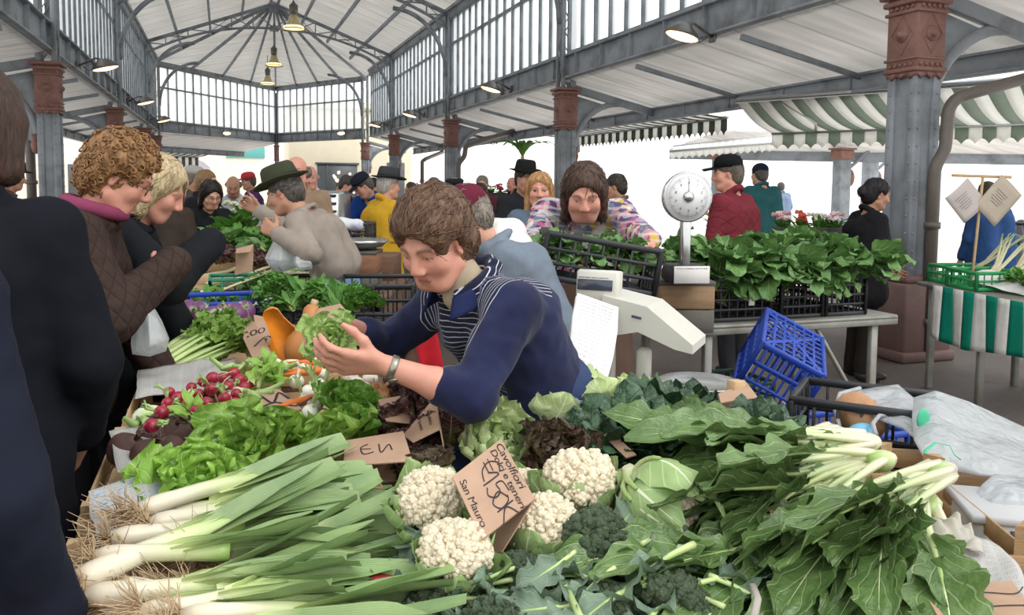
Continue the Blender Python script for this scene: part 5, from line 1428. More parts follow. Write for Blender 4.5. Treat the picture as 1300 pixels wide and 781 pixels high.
# ------------------------------------------------------------------ salads and spinach of the back row
def salad(name, cat, label, mat, group):
    return lambda fn: (lambda k: veg(name, '', cat, [('leaves', fn(k), mat, None)], group))
def simple(name, cat, mat, group, n, fn): return protos(n, lambda k: veg(name, '', cat, [('leaves', fn(k), mat, None)] , group))
GL = simple('green_lettuce', 'lettuce', LEAF_LET, 'green lettuces', 2, lambda k: rosette(11 + k, 20, .18, .19, .15, 1.3, .5, .3, ruf=.12, rf=3.6, shrink=.55, nu=15, nv=19))
GD = simple('green_lettuce', 'lettuce', LEAF_DKL, 'green lettuces', 2, lambda k: rosette(21 + k, 22, .15, .15, .2, 1.35, .5, .4, ruf=.1, rf=3.0, shrink=.55, nu=13, nv=17))
for pro, px, py, z, rz, rx, ry, s, nm in ((GL[0], 300, 580, .89, 0, .5, -.2, 1.0, 'big frilly one behind the leek necks'), (GL[1], 245, 620, .88, 1, .35, -.35, .95, 'frilly one over the newspaper left of the leeks'), (GL[0], 345, 555, .90, 2.5, .5, .2, .85, 'behind the big frilly one, beside the cardboard card'), (GL[1], 420, 560, .89, 4, .5, .1, .95, 'smooth-leaved one in front of the little cardboard scraps'), (GD[0], 440, 520, .92, 1.3, .4, 0, 1.0, 'darker one under the outstretched forearm'), (GD[1], 455, 548, .90, 3, .3, .3, .8, 'darker one nearest the red salad'), (GD[1], 260, 648, .865, 3, .2, -.2, .7, 'low one at the crate rim')):
    spot(pro, px, py, z, 'bright green lettuce, ' + nm, rz, rx, ry, s, dz=-.03)
PL = simple('pale_lettuce', 'lettuce', LEAF_PAL, 'pale lettuces in the middle', 2, lambda k: rosette(31 + k, 24, .19, .19, -.1, .9, 1.7, 1.6, prof='wide', ruf=.07, rf=3, shrink=.55, cup=.2, nu=9, nv=15))
for pro, px, py, z, rz, rx, ry, s, nm in ((PL[0], 628, 548, .93, 0, .7, .1, .95, 'nearest one, above the top of the big price card'), (PL[1], 690, 520, .95, 2, .6, .1, .95, 'middle one'), (PL[0], 752, 503, .96, 4, .5, .2, 1.05, 'largest one below the hanging paper'), (PL[1], 812, 492, .95, 1, .4, .0, .75, 'rear one beside the spinach'), (PL[1], 660, 552, .90, 5, .4, .4, .7, 'small one wedged behind the bronze lettuce')):
    spot(pro, px, py, z, 'pale green round lettuce, ' + nm, rz, rx, ry, s, dz=-.06)
RL = simple('red_lettuce', 'lettuce', LEAF_RED, 'red lettuces', 2, lambda k: rosette(41 + k, 26, .16, .13, .3, 1.4, .5, .3, ruf=.15, rf=3.8, shrink=.6, nu=13, nv=17))
for pro, px, py, z, rz, rx, ry, s, nm in ((RL[0], 590, 505, .95, 0, .4, .1, 1.0, 'tallest one in front of the navy cardigan'), (RL[1], 545, 520, .94, 1, .4, -.2, .9, 'behind the tall narrow price card'), (RL[1], 640, 500, .95, 2, .3, .3, .85, 'beside the apron'), (RL[0], 570, 550, .91, 3, .5, 0, .9, 'in front with broad purple leaves'), (RL[0], 500, 540, .90, 4, .4, -.3, .8, 'by the onions'), (RL[1], 525, 570, .89, 5, .3, 0, .75, 'low one left of the big price card'), (RL[0], 520, 505, .93, .7, .3, 0, .75, 'dark one under the cuff of the cardigan')):
    spot(pro, px, py, z, 'red-leaved lettuce, ' + nm, rz, rx, ry, s, dz=-.04)
BZ = simple('bronze_lettuce', 'lettuce', LEAF_BRZ, 'bronze lettuces', 2, lambda k: rosette(51 + k, 28, .15, .15, .1, 1.2, 1.2, 1.2, prof='wide', ruf=.12, rf=4, shrink=.5, puck=.03))
for pro, px, py, z, rz, rx, ry, s, nm in ((BZ[0], 705, 575, .93, 0, .6, .1, 1.0, 'big crinkled one behind the cauliflower'), (BZ[1], 690, 560, .93, 2, .5, -.2, .85, 'left of the big crinkled one'), (BZ[1], 745, 580, .91, 1, .5, .3, .75, 'with a dark red leaf, next to the spinach'), (BZ[0], 545, 590, .89, 4, .4, 0, .8, 'left of the big price card')):
    spot(pro, px, py, z, 'bronze mottled lettuce, ' + nm, rz, rx, ry, s, dz=-.04)
def spinach(k):
    lv, sm = MB(), MB(); r = random.Random(60 + k)
    for i in range(24):
        f = i / 23
        add_leaf(lv, i * 2.39996, (0, 0, 0), r.uniform(-.3, .3), rib=(.005, .0025, .5), sm=sm, L=r.uniform(.14, .19) * (1 - .35 * f), W=r.uniform(.075, .105) * (1 - .25 * f), nu=11, nv=17, prof='spoon', a0=.35 + f * .95, bend=-.7 + .5 * f + r.uniform(-.3, .3), cup=-.25, ruf=.06, rf=2, puck=.035, seed=600 + k * 40 + i)
    return veg('savoy_spinach', '', 'spinach', [('leaves', lv, LEAF_SPI, 'dark puckered leaves'), ('stems', sm, STEM_G, 'pale green stems')], 'dark spinach in the back row')
SPN = protos(3, spinach)
for k, (px, py, z, rz, rx, ry, s, nm) in enumerate(((800, 525, .97, 0, .3, -.2, 1.05, 'leftmost, beside the pale lettuce'), (850, 512, .98, 1, .3, .1, 1.1, 'topmost of the heap, under the metal bowl'), (790, 560, .94, 2, .5, -.1, 1.0, 'with pale stems showing, above the cardboard'), (850, 560, .95, 3, .5, .1, 1.05, 'in front with round blistered leaves'), (890, 540, .95, 4, .3, .3, .95, 'under the cardboard flap'), (960, 535, .95, 5, .3, .2, 1.0, 'right of the small wooden block'), (990, 555, .93, .5, .4, .2, .85, 'rightmost, at the crate corner post'), (770, 590, .91, 1.5, .4, 0, .85, 'low one behind the cauliflower'), (880, 500, .95, 2.5, .2, 0, .8, 'at the back against the bowl'), (740, 545, .93, .3, .3, -.3, .8, 'at the left end with drooping leaves'))):
    spot(SPN[k % 3], px, py, z, 'dark green savoy spinach, ' + nm, rz, rx, ry, s, dz=-.05)
# ------------------------------------------------------------------ roots and bulbs
RAD = gradm('radish_skin', [(0, '#c9b0a8'), (.12, '#8f1c34'), (.9, '#9a2038'), (1, '#8f7a50')], .35, .1, 60)
BEET = gradm('beet_skin', [(0, '#4a332c'), (.5, '#54352f'), (.9, '#3e2824'), (1, '#5a4a38')], .75, .5, 40, var=.3)
ONIB = gradm('onion_skin', [(0, '#a88a5c'), (.3, '#b87f4a'), (.85, '#a86a3c'), (1, '#c9a878')], .35, .15, 20, stripe=14)
ONIR = gradm('red_onion_skin', [(0, '#8d6a70'), (.3, '#5e2a3c'), (.9, '#6a3044'), (1, '#a07878')], .35, .15, 20, stripe=14)
ONIW = gradm('white_onion_skin', [(0, '#d9cdb0'), (.25, '#efe9dc'), (.8, '#eeeadd'), (1, '#c9cf9a')], .35, .1, 20, stripe=12)
ONIP = gradm('shallot_skin', [(0, '#8a6048'), (.4, '#8f5a44'), (.9, '#7d4a3c'), (1, '#a98a68')], .45, .2, 20, stripe=12)
TURN = gradm('turnip_skin', [(0, '#e9e2d8'), (.42, '#e3dcd6'), (.58, '#7a4b78'), (.92, '#6d4069'), (1, '#a9b078')], .4, .1, 30)
FENN = gradm('fennel_bulb', [(0, '#e9ecd6'), (.6, '#e6edcf'), (.85, '#bcd290'), (1, '#93b561')], .35, .15, 20, stripe=10)
ORA = pm('pumpkin_flesh', '#e88a1e', .5, .12, 20, .2, 60); SQ = pm('squash_skin', '#b87a45', .45, .1, 8)
CARR = gradm('carrot_skin', [(0, '#d9702a'), (1, '#e0762c')], .5, .3, 30, var=.1)
GARL = gradm('garlic_skin', [(0, '#cdbfa8'), (.3, '#e6dfd2'), (1, '#d9cfbd')], .55, .2, 20, stripe=9)
def bulb(name, cat, prof, mat, tail=0, group=None, lump=0, sprout=0, n=16):
    V, F, lf = lathe(prof, n)
    if lump: V = V * (1 + lump * n3(V, 60, len(name))[:, None])
    m = MB().add((V, F, lf)); r = random.Random(len(name))
    parts = [('skin', m, mat, None)]
    if tail:
        parts.append(('root_tail', MB().add(tube([(0, 0, prof[0][1]), (.004, .003, prof[0][1] - tail * .5), (-.006, .008, prof[0][1] - tail)], [.003, .0018, .0008], 5)), ROOTM, None))
    if sprout:
        s = MB()
        for i in range(5): s.add(tube([(0, 0, prof[-1][1] - .004), (r.uniform(-.006, .006), r.uniform(-.006, .006), prof[-1][1] + sprout * .6), (r.uniform(-.015, .015), r.uniform(-.015, .015), prof[-1][1] + sprout)], [.004, .003, .002], 5))
        parts.append(('stem_stub', s, STEM_G if name != 'beetroot' else BEET, None))
    return veg(name, '', cat, parts, group)
rp = lambda r, h, top=.12, bot=.05: [(r * .03, -h)] + [(r * math.sin(a) ** .9, -h * math.cos(a)) for a in np.linspace(.25, PI - .3, 12)] + [(r * top, h * 1.0)]
RADI = bulb('radish', 'radish', rp(.0165, .017), RAD, .05, 'radishes in bunches', sprout=.03)
BEE = bulb('beetroot', 'beetroot', rp(.042, .036), BEET, .06, 'cooked-looking dark beetroots', .06, .025, 20)
ONB = bulb('brown_onion', 'onion', rp(.036, .034) + [(.004, .05)], ONIB, 0, 'onions', .03, 0, 24)
ONR = bulb('red_onion', 'onion', rp(.038, .032) + [(.004, .046)], ONIR, 0, 'onions', .02, 0, 24)
ONW = bulb('white_onion', 'onion', rp(.024, .023) + [(.004, .035)], ONIW, .02, 'small white onions', .02, .05, 20)
SHA = bulb('shallot', 'shallot', rp(.03, .03) + [(.004, .05)], ONIP, .01, 'reddish shallots', .05, 0, 20)
TUP = bulb('turnip', 'turnip', rp(.047, .04), TURN, .03, 'purple-topped turnips', .03, .02, 24)
GAR = bulb('garlic_bulb', 'garlic', rp(.024, .021) + [(.005, .04)], GARL, .006, 'garlic bulbs', .08, 0, 20)
def fennel(k):
    V, F, lf = lathe([(.012, -.05), (.034, -.045), (.048, -.015), (.046, .02), (.032, .05), (.024, .065)], 20); V[:, 1] *= .72
    s = MB(); r = random.Random(k)
    for i in range(4): s.add(tube([(.018 * (i - 1.5), 0, .05), (.03 * (i - 1.5), r.uniform(-.01, .01), .12), (.045 * (i - 1.5), r.uniform(-.03, .03), .17)], [.012, .01, .007], 8))
    return veg('fennel', '', 'fennel', [('bulb', MB().add((V, F, lf)), FENN, 'white bulb'), ('stalks', s, STEM_G, 'pale green cut stalks')], 'fennel bulbs')
FEN = fennel(1)
def many(pro, pts, z, label, jit=.6, s=(.9, 1.1), upright=False, group=None):
    for i, q in enumerate(pts):
        px, py, nm = q[0], q[1], q[2]
        zz = q[3] if len(q) > 3 else z
        rot = (RN.uniform(-jit, jit), RN.uniform(-jit, jit), RN.uniform(0, 6.28)) if not upright else (RN.uniform(1.2, 1.9), 0, RN.uniform(0, 6.28))
        spot(pro, px, py, zz, label + nm, rot[2], rot[0], rot[1], RN.uniform(*s))
radpts = [(252, 500), (268, 494), (285, 506), (262, 512), (238, 512), (300, 500), (275, 518), (292, 520), (248, 522), (226, 505), (212, 512), (205, 524), (198, 533), (310, 492), (290, 490), (283, 480), (297, 474), (304, 482), (318, 486), (258, 485), (270, 480), (243, 492), (232, 520), (265, 528), (282, 530), (215, 498), (192, 541), (300, 512)]
from collections import Counter
def ordinals(pts):
    "a clause for each point that says where it lies in the heap"
    return [''] * len(pts)
for i, (px, py) in enumerate(radpts):
    spot(RADI, px, py, .93 + .012 * ((i * 7) % 3), 'round red radish in the heap between beetroots and celery', RN.uniform(0, 6), RN.uniform(-2, 2), RN.uniform(-2, 2), RN.uniform(.95, 1.25), 'radishes in bunches')
def leafy(name, cat, seed, n, L, W, mat, group, spread=1.2, prof='oval', droop=-.9, stem=STEM_G, ruf=.1, small=0, label=None, base=.0, nu=5, nv=9, a=(.3, 1.4), rib=(.004, .0015, .75)):
    "a bunch of greens: many stalked leaves from one tied base"
    lv, sm = MB(), MB(); r = random.Random(seed)
    for i in range(n):
        az = r.uniform(-spread, spread); k = r.uniform(.7, 1.15)
        add_leaf(lv, az, (r.uniform(-.02, .02), r.uniform(-.02, .02), r.uniform(-.01, .03)), r.uniform(-.6, .6), rib=rib, sm=sm, L=L * k, W=W * k, nu=nu, nv=nv, prof=prof, a0=r.uniform(*a), bend=droop + r.uniform(-.6, .5), cup=.1, ruf=ruf, rf=2.2, jag=.12, seed=seed * 77 + i, side=r.uniform(-.2, .2))
        if small:
            for j in range(small):
                add_leaf(lv, az + r.uniform(-1.2, 1.2), xf((np.array([[r.uniform(-.015, .015), L * k * r.uniform(.45, .95), L * k * r.uniform(.2, .55)]]), 0), rotz(az))[0][0], r.uniform(-.6, .6), L=W * r.uniform(.7, 1.2), W=W * .75, nu=3, nv=5, prof='wide', a0=r.uniform(-.2, 1.0), bend=-.6, cup=.1, ruf=.2, rf=2, jag=.2, seed=seed * 99 + i * 9 + j)
    return veg(name, '', cat, [('leaves', lv, mat, None), ('stems', sm, stem, None)], group)
RTOP = leafy('radish_greens', 'radish leaves', 3, 10, .12, .05, LEAF_LET, 'tufts of radish leaves', 1.5)
for px, py, nm in ((245, 542, 'in front of the radish heap'), (340, 478, 'between the fennel and the cardboard card'), (352, 492, 'beside the cardboard card'), (330, 495, 'behind the radishes')):
    spot(RTOP, px, py, .91, 'small tuft of bright green leaves ' + nm, RN.uniform(0, 6), .2, 0, .75)
for i, (px, py, nm) in enumerate(((160, 572, 'leftmost, at the crate corner post'), (192, 552, 'topmost of the heap'), (222, 548, 'rightmost, striped with soil'), (188, 580, 'front one against the newspaper'), (214, 572, 'half covered by the lettuce'), (240, 556, 'behind the frilly lettuce'))):
    spot(BEE, px, py, .905, 'dark brown beetroot, ' + nm, RN.uniform(0, 6), RN.uniform(-.8, .8), RN.uniform(-.8, .8), RN.uniform(.95, 1.15))
for i, (px, py, nm) in enumerate(((246, 538, 'leftmost of the row'), (262, 534, 'second of the row'), (282, 532, 'third of the row, shiny'), (272, 546, 'in front of the row'), (300, 526, 'nearest the cardboard card'), (256, 550, 'touching the beetroot'), (290, 544, 'beside the lettuce'))):
    spot(SHA, px, py, .91, 'reddish brown shallot between beetroots and card, ' + nm, RN.uniform(0, 6), RN.uniform(.6, 1.6), 0, RN.uniform(.9, 1.15))
for i, (px, py, nm) in enumerate(((345, 466, 'largest, behind the radishes'), (372, 468, 'right one beside the plastic bag'), (318, 472, 'left one by the celery ends'), (300, 505, 'peeping out between the radishes'), (190, 530, 'at the crate rim, half wrapped'))):
    spot(FEN, px, py, .91, 'white fennel bulb, ' + nm, RN.uniform(-1, 1), RN.uniform(1.1, 1.5), 0, 1.0)
for i, (px, py, nm) in enumerate(((392, 498, 'topmost'), (386, 512, 'front left'), (400, 514, 'front right'), (394, 524, 'nearest'), (410, 500, 'rear right'), (404, 490, 'rear'))):
    spot(ONW, px, py, .93, 'small white onion in the pile left of the dark lettuce, ' + nm, RN.uniform(0, 6), RN.uniform(-.6, .6), RN.uniform(-.6, .6), 1.05)
for i, (px, py, nm) in enumerate(((385, 470, 'by the white plastic'), (398, 462, 'beside the carrots'), (410, 474, 'in front of the carrots'), (452, 487, 'left of the red onion'), (462, 495, 'under the watch'), (470, 480, 'behind the red onion'), (445, 478, 'below the hand'), (376, 484, 'beside the leaf tuft'))):
    spot(GAR, px, py, .93, 'garlic bulb, ' + nm, RN.uniform(0, 6), RN.uniform(-.8, .8), RN.uniform(-.8, .8), 1.1)
spot(ONR, 499, 481, .95, 'dark red onion under the watch wrist', 1, .3, .2, 1.0); spot(ONR, 512, 490, .93, 'second dark red onion, behind the brown one', 2, .5, -.4, .85)
for px, py, nm in ((500, 496, 'largest, below the red onion'), (478, 500, 'left one'), (488, 506, 'front one above the torn cardboard'), (466, 506, 'leftmost one')):
    spot(ONB, px, py, .93, 'golden brown onion, ' + nm, RN.uniform(0, 6), RN.uniform(.2, 1.2), 0, 1.0)
CAR = veg('carrot', '', 'carrot', [('root', MB().add(tube([(0, 0, 0), (0, .03, 0), (0, .1, .003), (0, .17, 0)], [.012, .016, .011, .003], 10)), CARR, None), ('leaf_stub', MB().add(tube([(0, -.012, .002), (0, 0, 0)], [.006, .008], 6)), STEM_G, None)], 'carrots')
for i, (px, py, nm) in enumerate(((420, 462, 'rear one'), (428, 468, 'front one'), (416, 470, 'left one'), (406, 505, 'tip between the white onions'))):
    spot(CAR, px, py, .94, 'orange carrot near the outstretched hands, ' + nm, 1.2 + .3 * i, 0, 0, 1)
# squash: a cut half showing its flesh and a whole neck
sqp = [(.004, -.075), (.05, -.066), (.062, -.03), (.056, .0), (.036, .03), (.027, .07), (.025, .10), (.016, .112), (.002, .114)]
V, F, lf = lathe(sqp, 24); V2 = V.copy(); V2[:, 1] = np.minimum(V2[:, 1], 0)
ang = np.array([[r, 0, z] for r, z in sqp] + [[-r, 0, z] for r, z in reversed(sqp)]); ang[:, 1] = .0005
t = veg('butternut_half', 'cut half of a squash with its orange flesh towards the camera', 'squash', [('rind', MB().add((V2, F)), SQ, None), ('flesh', MB().add((np.concatenate([ang, ang + (0, .004, 0)]), [np.array([list(range(18))]), np.array([list(range(18, 36))[::-1]]), np.stack([np.arange(18), (np.arange(18) + 1) % 18, (np.arange(18) + 1) % 18 + 18, np.arange(18) + 18], 1)])), ORA, 'bright orange cut face')])
put(t, tuple(PZ(364, 430, .98)), (-.35, .45, 2.9), 1.3)
t = veg('butternut_squash', 'tan butternut squash right of the cut orange half', 'squash', [('rind', MB().add((V, F)), SQ, None), ('stem', MB().add(tube([(0, 0, .11), (.004, 0, .13)], [.01, .012], 8)), ROOTM, None)])
put(t, tuple(PZ(388, 432, .98)), (-.3, .25, 0), 1.25)
# celery
def celery(k):
    st, lv = MB(), MB(); r = random.Random(70 + k)
    for i in range(12):
        a = r.uniform(-.16, .16); L = r.uniform(.26, .34)
        pts = [(r.uniform(-.028, .028), 0, r.uniform(-.02, .03))]; pts += [(pts[0][0] + a * q, q, pts[0][2] + .03 * math.sin(q * 5) + q * .05) for q in np.linspace(.08, L, 6)]
        st.add(tube(pts, [.013, .0125, .011, .0095, .008, .0065, .005], 7, flat=.7))
        e = np.array(pts[-1])
        for j in range(13):
            add_leaf(lv, r.uniform(-1.5, 1.5), e + (r.uniform(-.03, .03), r.uniform(-.08, .05), r.uniform(-.01, .03)), r.uniform(-.7, .7), L=r.uniform(.04, .07), W=r.uniform(.035, .05), nu=5, nv=6, prof='wide', a0=r.uniform(-.1, 1.0), bend=-.6, cup=.1, ruf=.2, rf=2, jag=.2, seed=k * 500 + i * 20 + j)
    return veg('celery_bunch', '', 'celery', [('stalks', st, STEM_G, 'ribbed pale green stalks'), ('leaves', lv, LEAF_CEL, None)], 'celery laid beside the turnips')
CL = protos(2, celery)
for i, (px, py, z, px2, py2, nm) in enumerate(((210, 452, .90, 335, 416, 'topmost, farthest left'), (208, 466, .89, 335, 432, 'nearest the newspaper'), (222, 474, .87, 345, 448, 'lowest in front'), (240, 456, .885, 350, 412, 'middle one'))):
    a, b = PZ(px, py, z), PZ(px2, py2, z); d = b - a
    setv(CL[i % 2], tuple(a), 'celery bunch beside the cardboard card, ' + nm, (.05, RN.uniform(-.5, .5), math.atan2(-d[0], d[1])), 1.0)
# ================================================================== the stall: trestle top, crates, paper, cards
WOOD = pm('crate_wood', '#a2855f', .75, .16, 7, .3, 40, stretch=(1, 6, 6), dirt='#8a6a48'); WOODL = pm('crate_wood_light', '#b89c76', .75, .14, 7, .3, 40, stretch=(6, 1, 6))
OLDW = pm('old_board', '#6a4f3c', .8, .2, 6, .3, 30, stretch=(1, 5, 5)); CARD = pm('cardboard', '#a98b74', .85, .1, 12, .12, 60)
ZT = .77
tb = thing('stall_table', 'long trestle table of boards under the whole vegetable stall', 'table', (0, 2, 0))
o = np.array([0, 2, 0.])
poly = [(-.34, 1.02), (1.02, .80), (1.62, 1.15), (1.74, 1.55), (1.35, 2.12), (.62, 2.2), (.62, 7.6), (-.34, 7.6)]
obj('table_top', prism(poly, ZT - .03, ZT), OLDW, tb, False, o)
m = [(-.26, 1.2), (1.1, 1.0), (1.5, 1.5), (-.26, 3.2), (.54, 3.2), (-.26, 5.2), (.54, 5.2), (-.26, 7.4), (.54, 7.4)]
for x, y in m: obj('leg', MB().add(box((x, y, (ZT - .03) / 2), (.05, .05, ZT - .03))), OLDW, tb, org=o)
def wood_crate(label, c, sx, sy, h, rz=0, rot=None, post=.05, mat=WOODL, group=None):
    t = thing('wooden_crate', label, 'crate', tuple(c), rot or (0, 0, rz), group)
    for nm, s, ax in (('side_panel', 1, 0), ('side_panel', -1, 0), ('end_panel', 1, 1), ('end_panel', -1, 1)):
        m = MB(); L = sy if ax == 0 else sx
        for zz in ((.03, h * .62) if h > .1 else (h / 2,)):
            hh = h * .33 if h > .1 else h * .8
            m.add(box((s * sx / 2, 0, zz + hh / 2), (.006, L, hh), bev=.002) if ax == 0 else box((0, s * sy / 2, zz + hh / 2), (L, .008, hh), bev=.002))
        obj(nm, m, mat, t)
    obj('base', MB().add(box((0, 0, .008), (sx, sy, .006), bev=.001)), mat, t)
    for a in (-1, 1):
        for b in (-1, 1):
            p = [(0, 0), (.035, 0), (0, .035)]
            pp = prism([(0, 0), (.036, 0), (0, .036)], 0, h + post)
            pp = xf(pp, rotz({(-1, -1): 0, (1, -1): PI / 2, (1, 1): PI, (-1, 1): -PI / 2}[(a, b)]), (a * (sx / 2 - .004), b * (sy / 2 - .004), 0))
            obj('corner_post', MB().add(pp), mat, t, False)
    return t
wood_crate('wooden crate under the leeks at the front left corner', (.02, 1.56, ZT + .002), .66, .5, .06)
wood_crate('wooden crate of beetroots and lettuces with a pale corner post', (.02, 2.26, ZT + .002), .66, .62, .07)
wood_crate('wooden crate of radishes and white onions beside the brown quilted jacket', (.1, 2.95, ZT + .002), .8, .62, .07)
wood_crate('wooden crate under the celery and squash', (.1, 3.75, ZT + .002), .82, .72, .07)
wood_crate('wooden crate under the chicory, with upright corner posts', (1.32, 1.42, ZT + .002), .5, .44, .13, -.42, post=.05, mat=WOOD)
wood_crate('wooden crate in the middle under the cauliflowers', (.62, 1.45, ZT + .002), .42, .55, .05, 0.1, post=.01)
wood_crate('wooden crate behind under the spinach', (1.05, 1.93, ZT + .002), .5, .34, .06, -.15, post=.02)
# ------------------------------------------------------------------ newspaper
def paperm(name, colour=False):
    t = NT(name); co = t.n('ShaderNodeAttribute', attribute_name='lf').outputs['Vector']
    mp = t.n('ShaderNodeMapping'); mp.inputs['Scale'].default_value = (1, 1, 1); t.l(co, mp.inputs[0])
    br = t.n('ShaderNodeTexBrick'); br.inputs['Scale'].default_value = 2.6 if colour else 3; br.inputs['Mortar Size'].default_value = .05; br.inputs['Brick Width'].default_value = .34; br.inputs['Row Height'].default_value = .42
    t.l(mp.outputs[0], br.inputs['Vector']); br.inputs['Color1'].default_value = (1, 1, 1, 1); br.inputs['Color2'].default_value = (0, 0, 0, 1); br.inputs['Mortar'].default_value = (.5, .5, .5, 1)
    sp = t.n('ShaderNodeSeparateXYZ'); t.l(co, sp.inputs[0])
    ln = t.ramp(t.math('SINE', t.math('MULTIPLY', sp.outputs[1], 330)), [(.35, 0), (.6, 1)])
    ln = t.math('MULTIPLY', ln, t.ramp(t.noise(60, co), [(.42, 0), (.5, 1)]))
    ink = t.math('MULTIPLY', ln, t.math('SUBTRACT', 1, br.outputs['Fac']))
    base = srgb('#a9a8a4')
    c = t.mix(t.math('MULTIPLY', ink, .55), base, srgb('#57585a'))
    if colour:
        ph = t.ramp(t.noise(9, co, detail=5), [(.35, srgb('#274d8f')), (.47, srgb('#86a9c4')), (.55, srgb('#b9b3a6')), (.62, srgb('#5a4a40')), (.7, srgb('#c9b24a'))])
        sel = t.math('GREATER_THAN', t.noise(3.2, co), .47)
        c = t.mix(t.math('MULTIPLY', t.math('MULTIPLY', sel, t.math('SUBTRACT', 1, br.outputs['Fac'])), .85), c, ph)
    MATS[name] = t.done(t.bsdf(c, .75, t.bump(t.noise(5), .3, .02))); return MATS[name]
NEWS = paperm('newsprint'); NEWC = paperm('colour_newsprint', True)
def paper(name, label, corners, mat, wob=.012, seed=1, n=18, cat='newspaper', drop=None):
    a, b, c, d = (np.asarray(q, float) for q in corners)
    def fn(u, v):
        p = (a * (1 - u)[..., None] + b * u[..., None]) * (1 - v)[..., None] + (d * (1 - u)[..., None] + c * u[..., None]) * v[..., None]
        p = p.copy(); w = wob * n3(np.stack([u * 3, v * 3, u * 0 + seed], -1), 2.2, seed) + wob * .5 * n3(np.stack([u, v, u * 0], -1), 14, seed)
        p[..., 2] += w; p[..., 0] += w * .4
        return p
    g = sheet(grid(n, n, fn), .0012); org = (a + c) / 2
    o = obj(name, g, mat, None, True, org); return tag(o, label, cat)
paper('newspaper_sheet', 'colour newspaper page lining the crate left of the leeks', [PZ(112, 625, .93), PZ(122, 690, .90), PZ(262, 640, .86), PZ(235, 578, .90)], NEWC, .008, 2)
paper('newspaper_sheet', 'grey newspaper lining the crate under the celery stalks', [PZ(175, 470, .93), PZ(172, 505, .90), PZ(300, 490, .88), PZ(300, 452, .89)], NEWS, .012, 3)
paper('newspaper_sheet', 'white newspaper under the beetroots, folded over the crate side', [PZ(138, 548, .94), PZ(150, 600, .91), PZ(280, 560, .87), PZ(230, 530, .89)], NEWS, .008, 5)
paper('newspaper_sheet', 'grey newspaper lying in the crate at the lower right corner', [PZ(1165, 672, .93), PZ(1150, 790, .90), PZ(1330, 790, .88), PZ(1270, 690, .92)], NEWS, .014, 4)
paper('newspaper_sheet', 'crumpled plain paper at the corner post of the lower right crate', [PZ(1178, 648, .95), PZ(1180, 690, .93), PZ(1250, 705, .92), PZ(1232, 665, .95)], pm('plain_newsprint', '#a8a498', .8, .06), .016, 9)
# ------------------------------------------------------------------ handwritten price cards (folded cardboard)
INK = pm('marker_ink', '#2a2226', .6, .05)
TH = {}
def strokes(text, size):
    "handwriting: the outline of slanted lettering set as thin raised ink"
    cu = bpy.data.curves.new('writing', 'FONT'); cu.body = text; cu.size = size; cu.shear = .25; cu.align_x = 'CENTER'; cu.align_y = 'CENTER'; cu.space_character = .92; cu.resolution_u = 3; cu.space_line = .8
    o = bpy.data.objects.new('writing', cu); COL.objects.link(o)
    me = o.to_mesh(); V = np.array([v.co[:] for v in me.vertices]).reshape(-1, 3); F = [list(p.vertices) for p in me.polygons]
    o.to_mesh_clear(); bpy.data.objects.remove(o); bpy.data.curves.remove(cu)
    by = {}
    for f in F: by.setdefault(len(f), []).append(f)
    return V, [np.array(x) for x in by.values()]
def pen(pts, r=.0012):
    p = np.array(pts, float); q = []
    for i in range(len(p) - 1):
        p0, p1, p2, p3 = p[max(i - 1, 0)], p[i], p[i + 1], p[min(i + 2, len(p) - 1)]
        for s in np.linspace(0, 1, 6)[:-1]: q.append(.5 * ((2 * p1) + (p2 - p0) * s + (2 * p0 - 5 * p1 + 4 * p2 - p3) * s * s + (3 * p1 - p0 - 3 * p2 + p3) * s ** 3))
    q.append(p[-1]); q = np.c_[np.array(q), np.zeros(len(q))]
    return tube(q, r, 4)
def price_card(label, tl, tr, br, bl, writing, back=.07, cat='price card', group='cardboard price cards'):
    "tl..bl: corners of the written face; a second flap hangs behind its top edge"
    tl, tr, br, bl = (np.asarray(q, float) for q in (tl, tr, br, bl)); org = (bl + br) / 2
    t = thing('price_card', label, cat, tuple(org), group=group)
    fn = lambda u, v: (bl * (1 - u)[..., None] + br * u[..., None]) * (1 - v)[..., None] + (tl * (1 - u)[..., None] + tr * u[..., None]) * v[..., None]
    obj('card_face', MB().add(sheet(grid(4, 5, fn), .003)), CARD, t, False, org)
    N = nrm(np.cross(br - bl, tl - bl))
    if N @ (CAM - org) < 0: N = -N
    dn = nrm((bl + br) / 2 - (tl + tr) / 2) * .6 - N; dn = nrm(dn) * np.linalg.norm(tl - bl) * .95
    f2 = lambda u, v: (tl * (1 - u)[..., None] + tr * u[..., None]) + dn * v[..., None]
    obj('card_back', MB().add(sheet(grid(4, 5, f2), .003)), CARD, t, False, org)
    ex = (br - bl); ey = (tl - bl); w, h = np.linalg.norm(ex), np.linalg.norm(ey)
    for i, (kind, data, x, y, sz) in enumerate(writing):
        V, F = (strokes(data, sz * h) if kind == 't' else pen([(a * h, b * h) for a, b in data], sz * h))[:2]
        fu = (V[:, 0] + x * w) / w; fv = (V[:, 1] + y * h) / h
        p = fn(fu, fv) + N * (.0028 + V[:, 2:3] * .3)
        obj('handwriting', MB().add((p, F)), INK, t, False, org)
    return t
EURO = [(.16, .20), (.06, .24), (-.02, .10), (.02, -.05), (.14, -.10)]
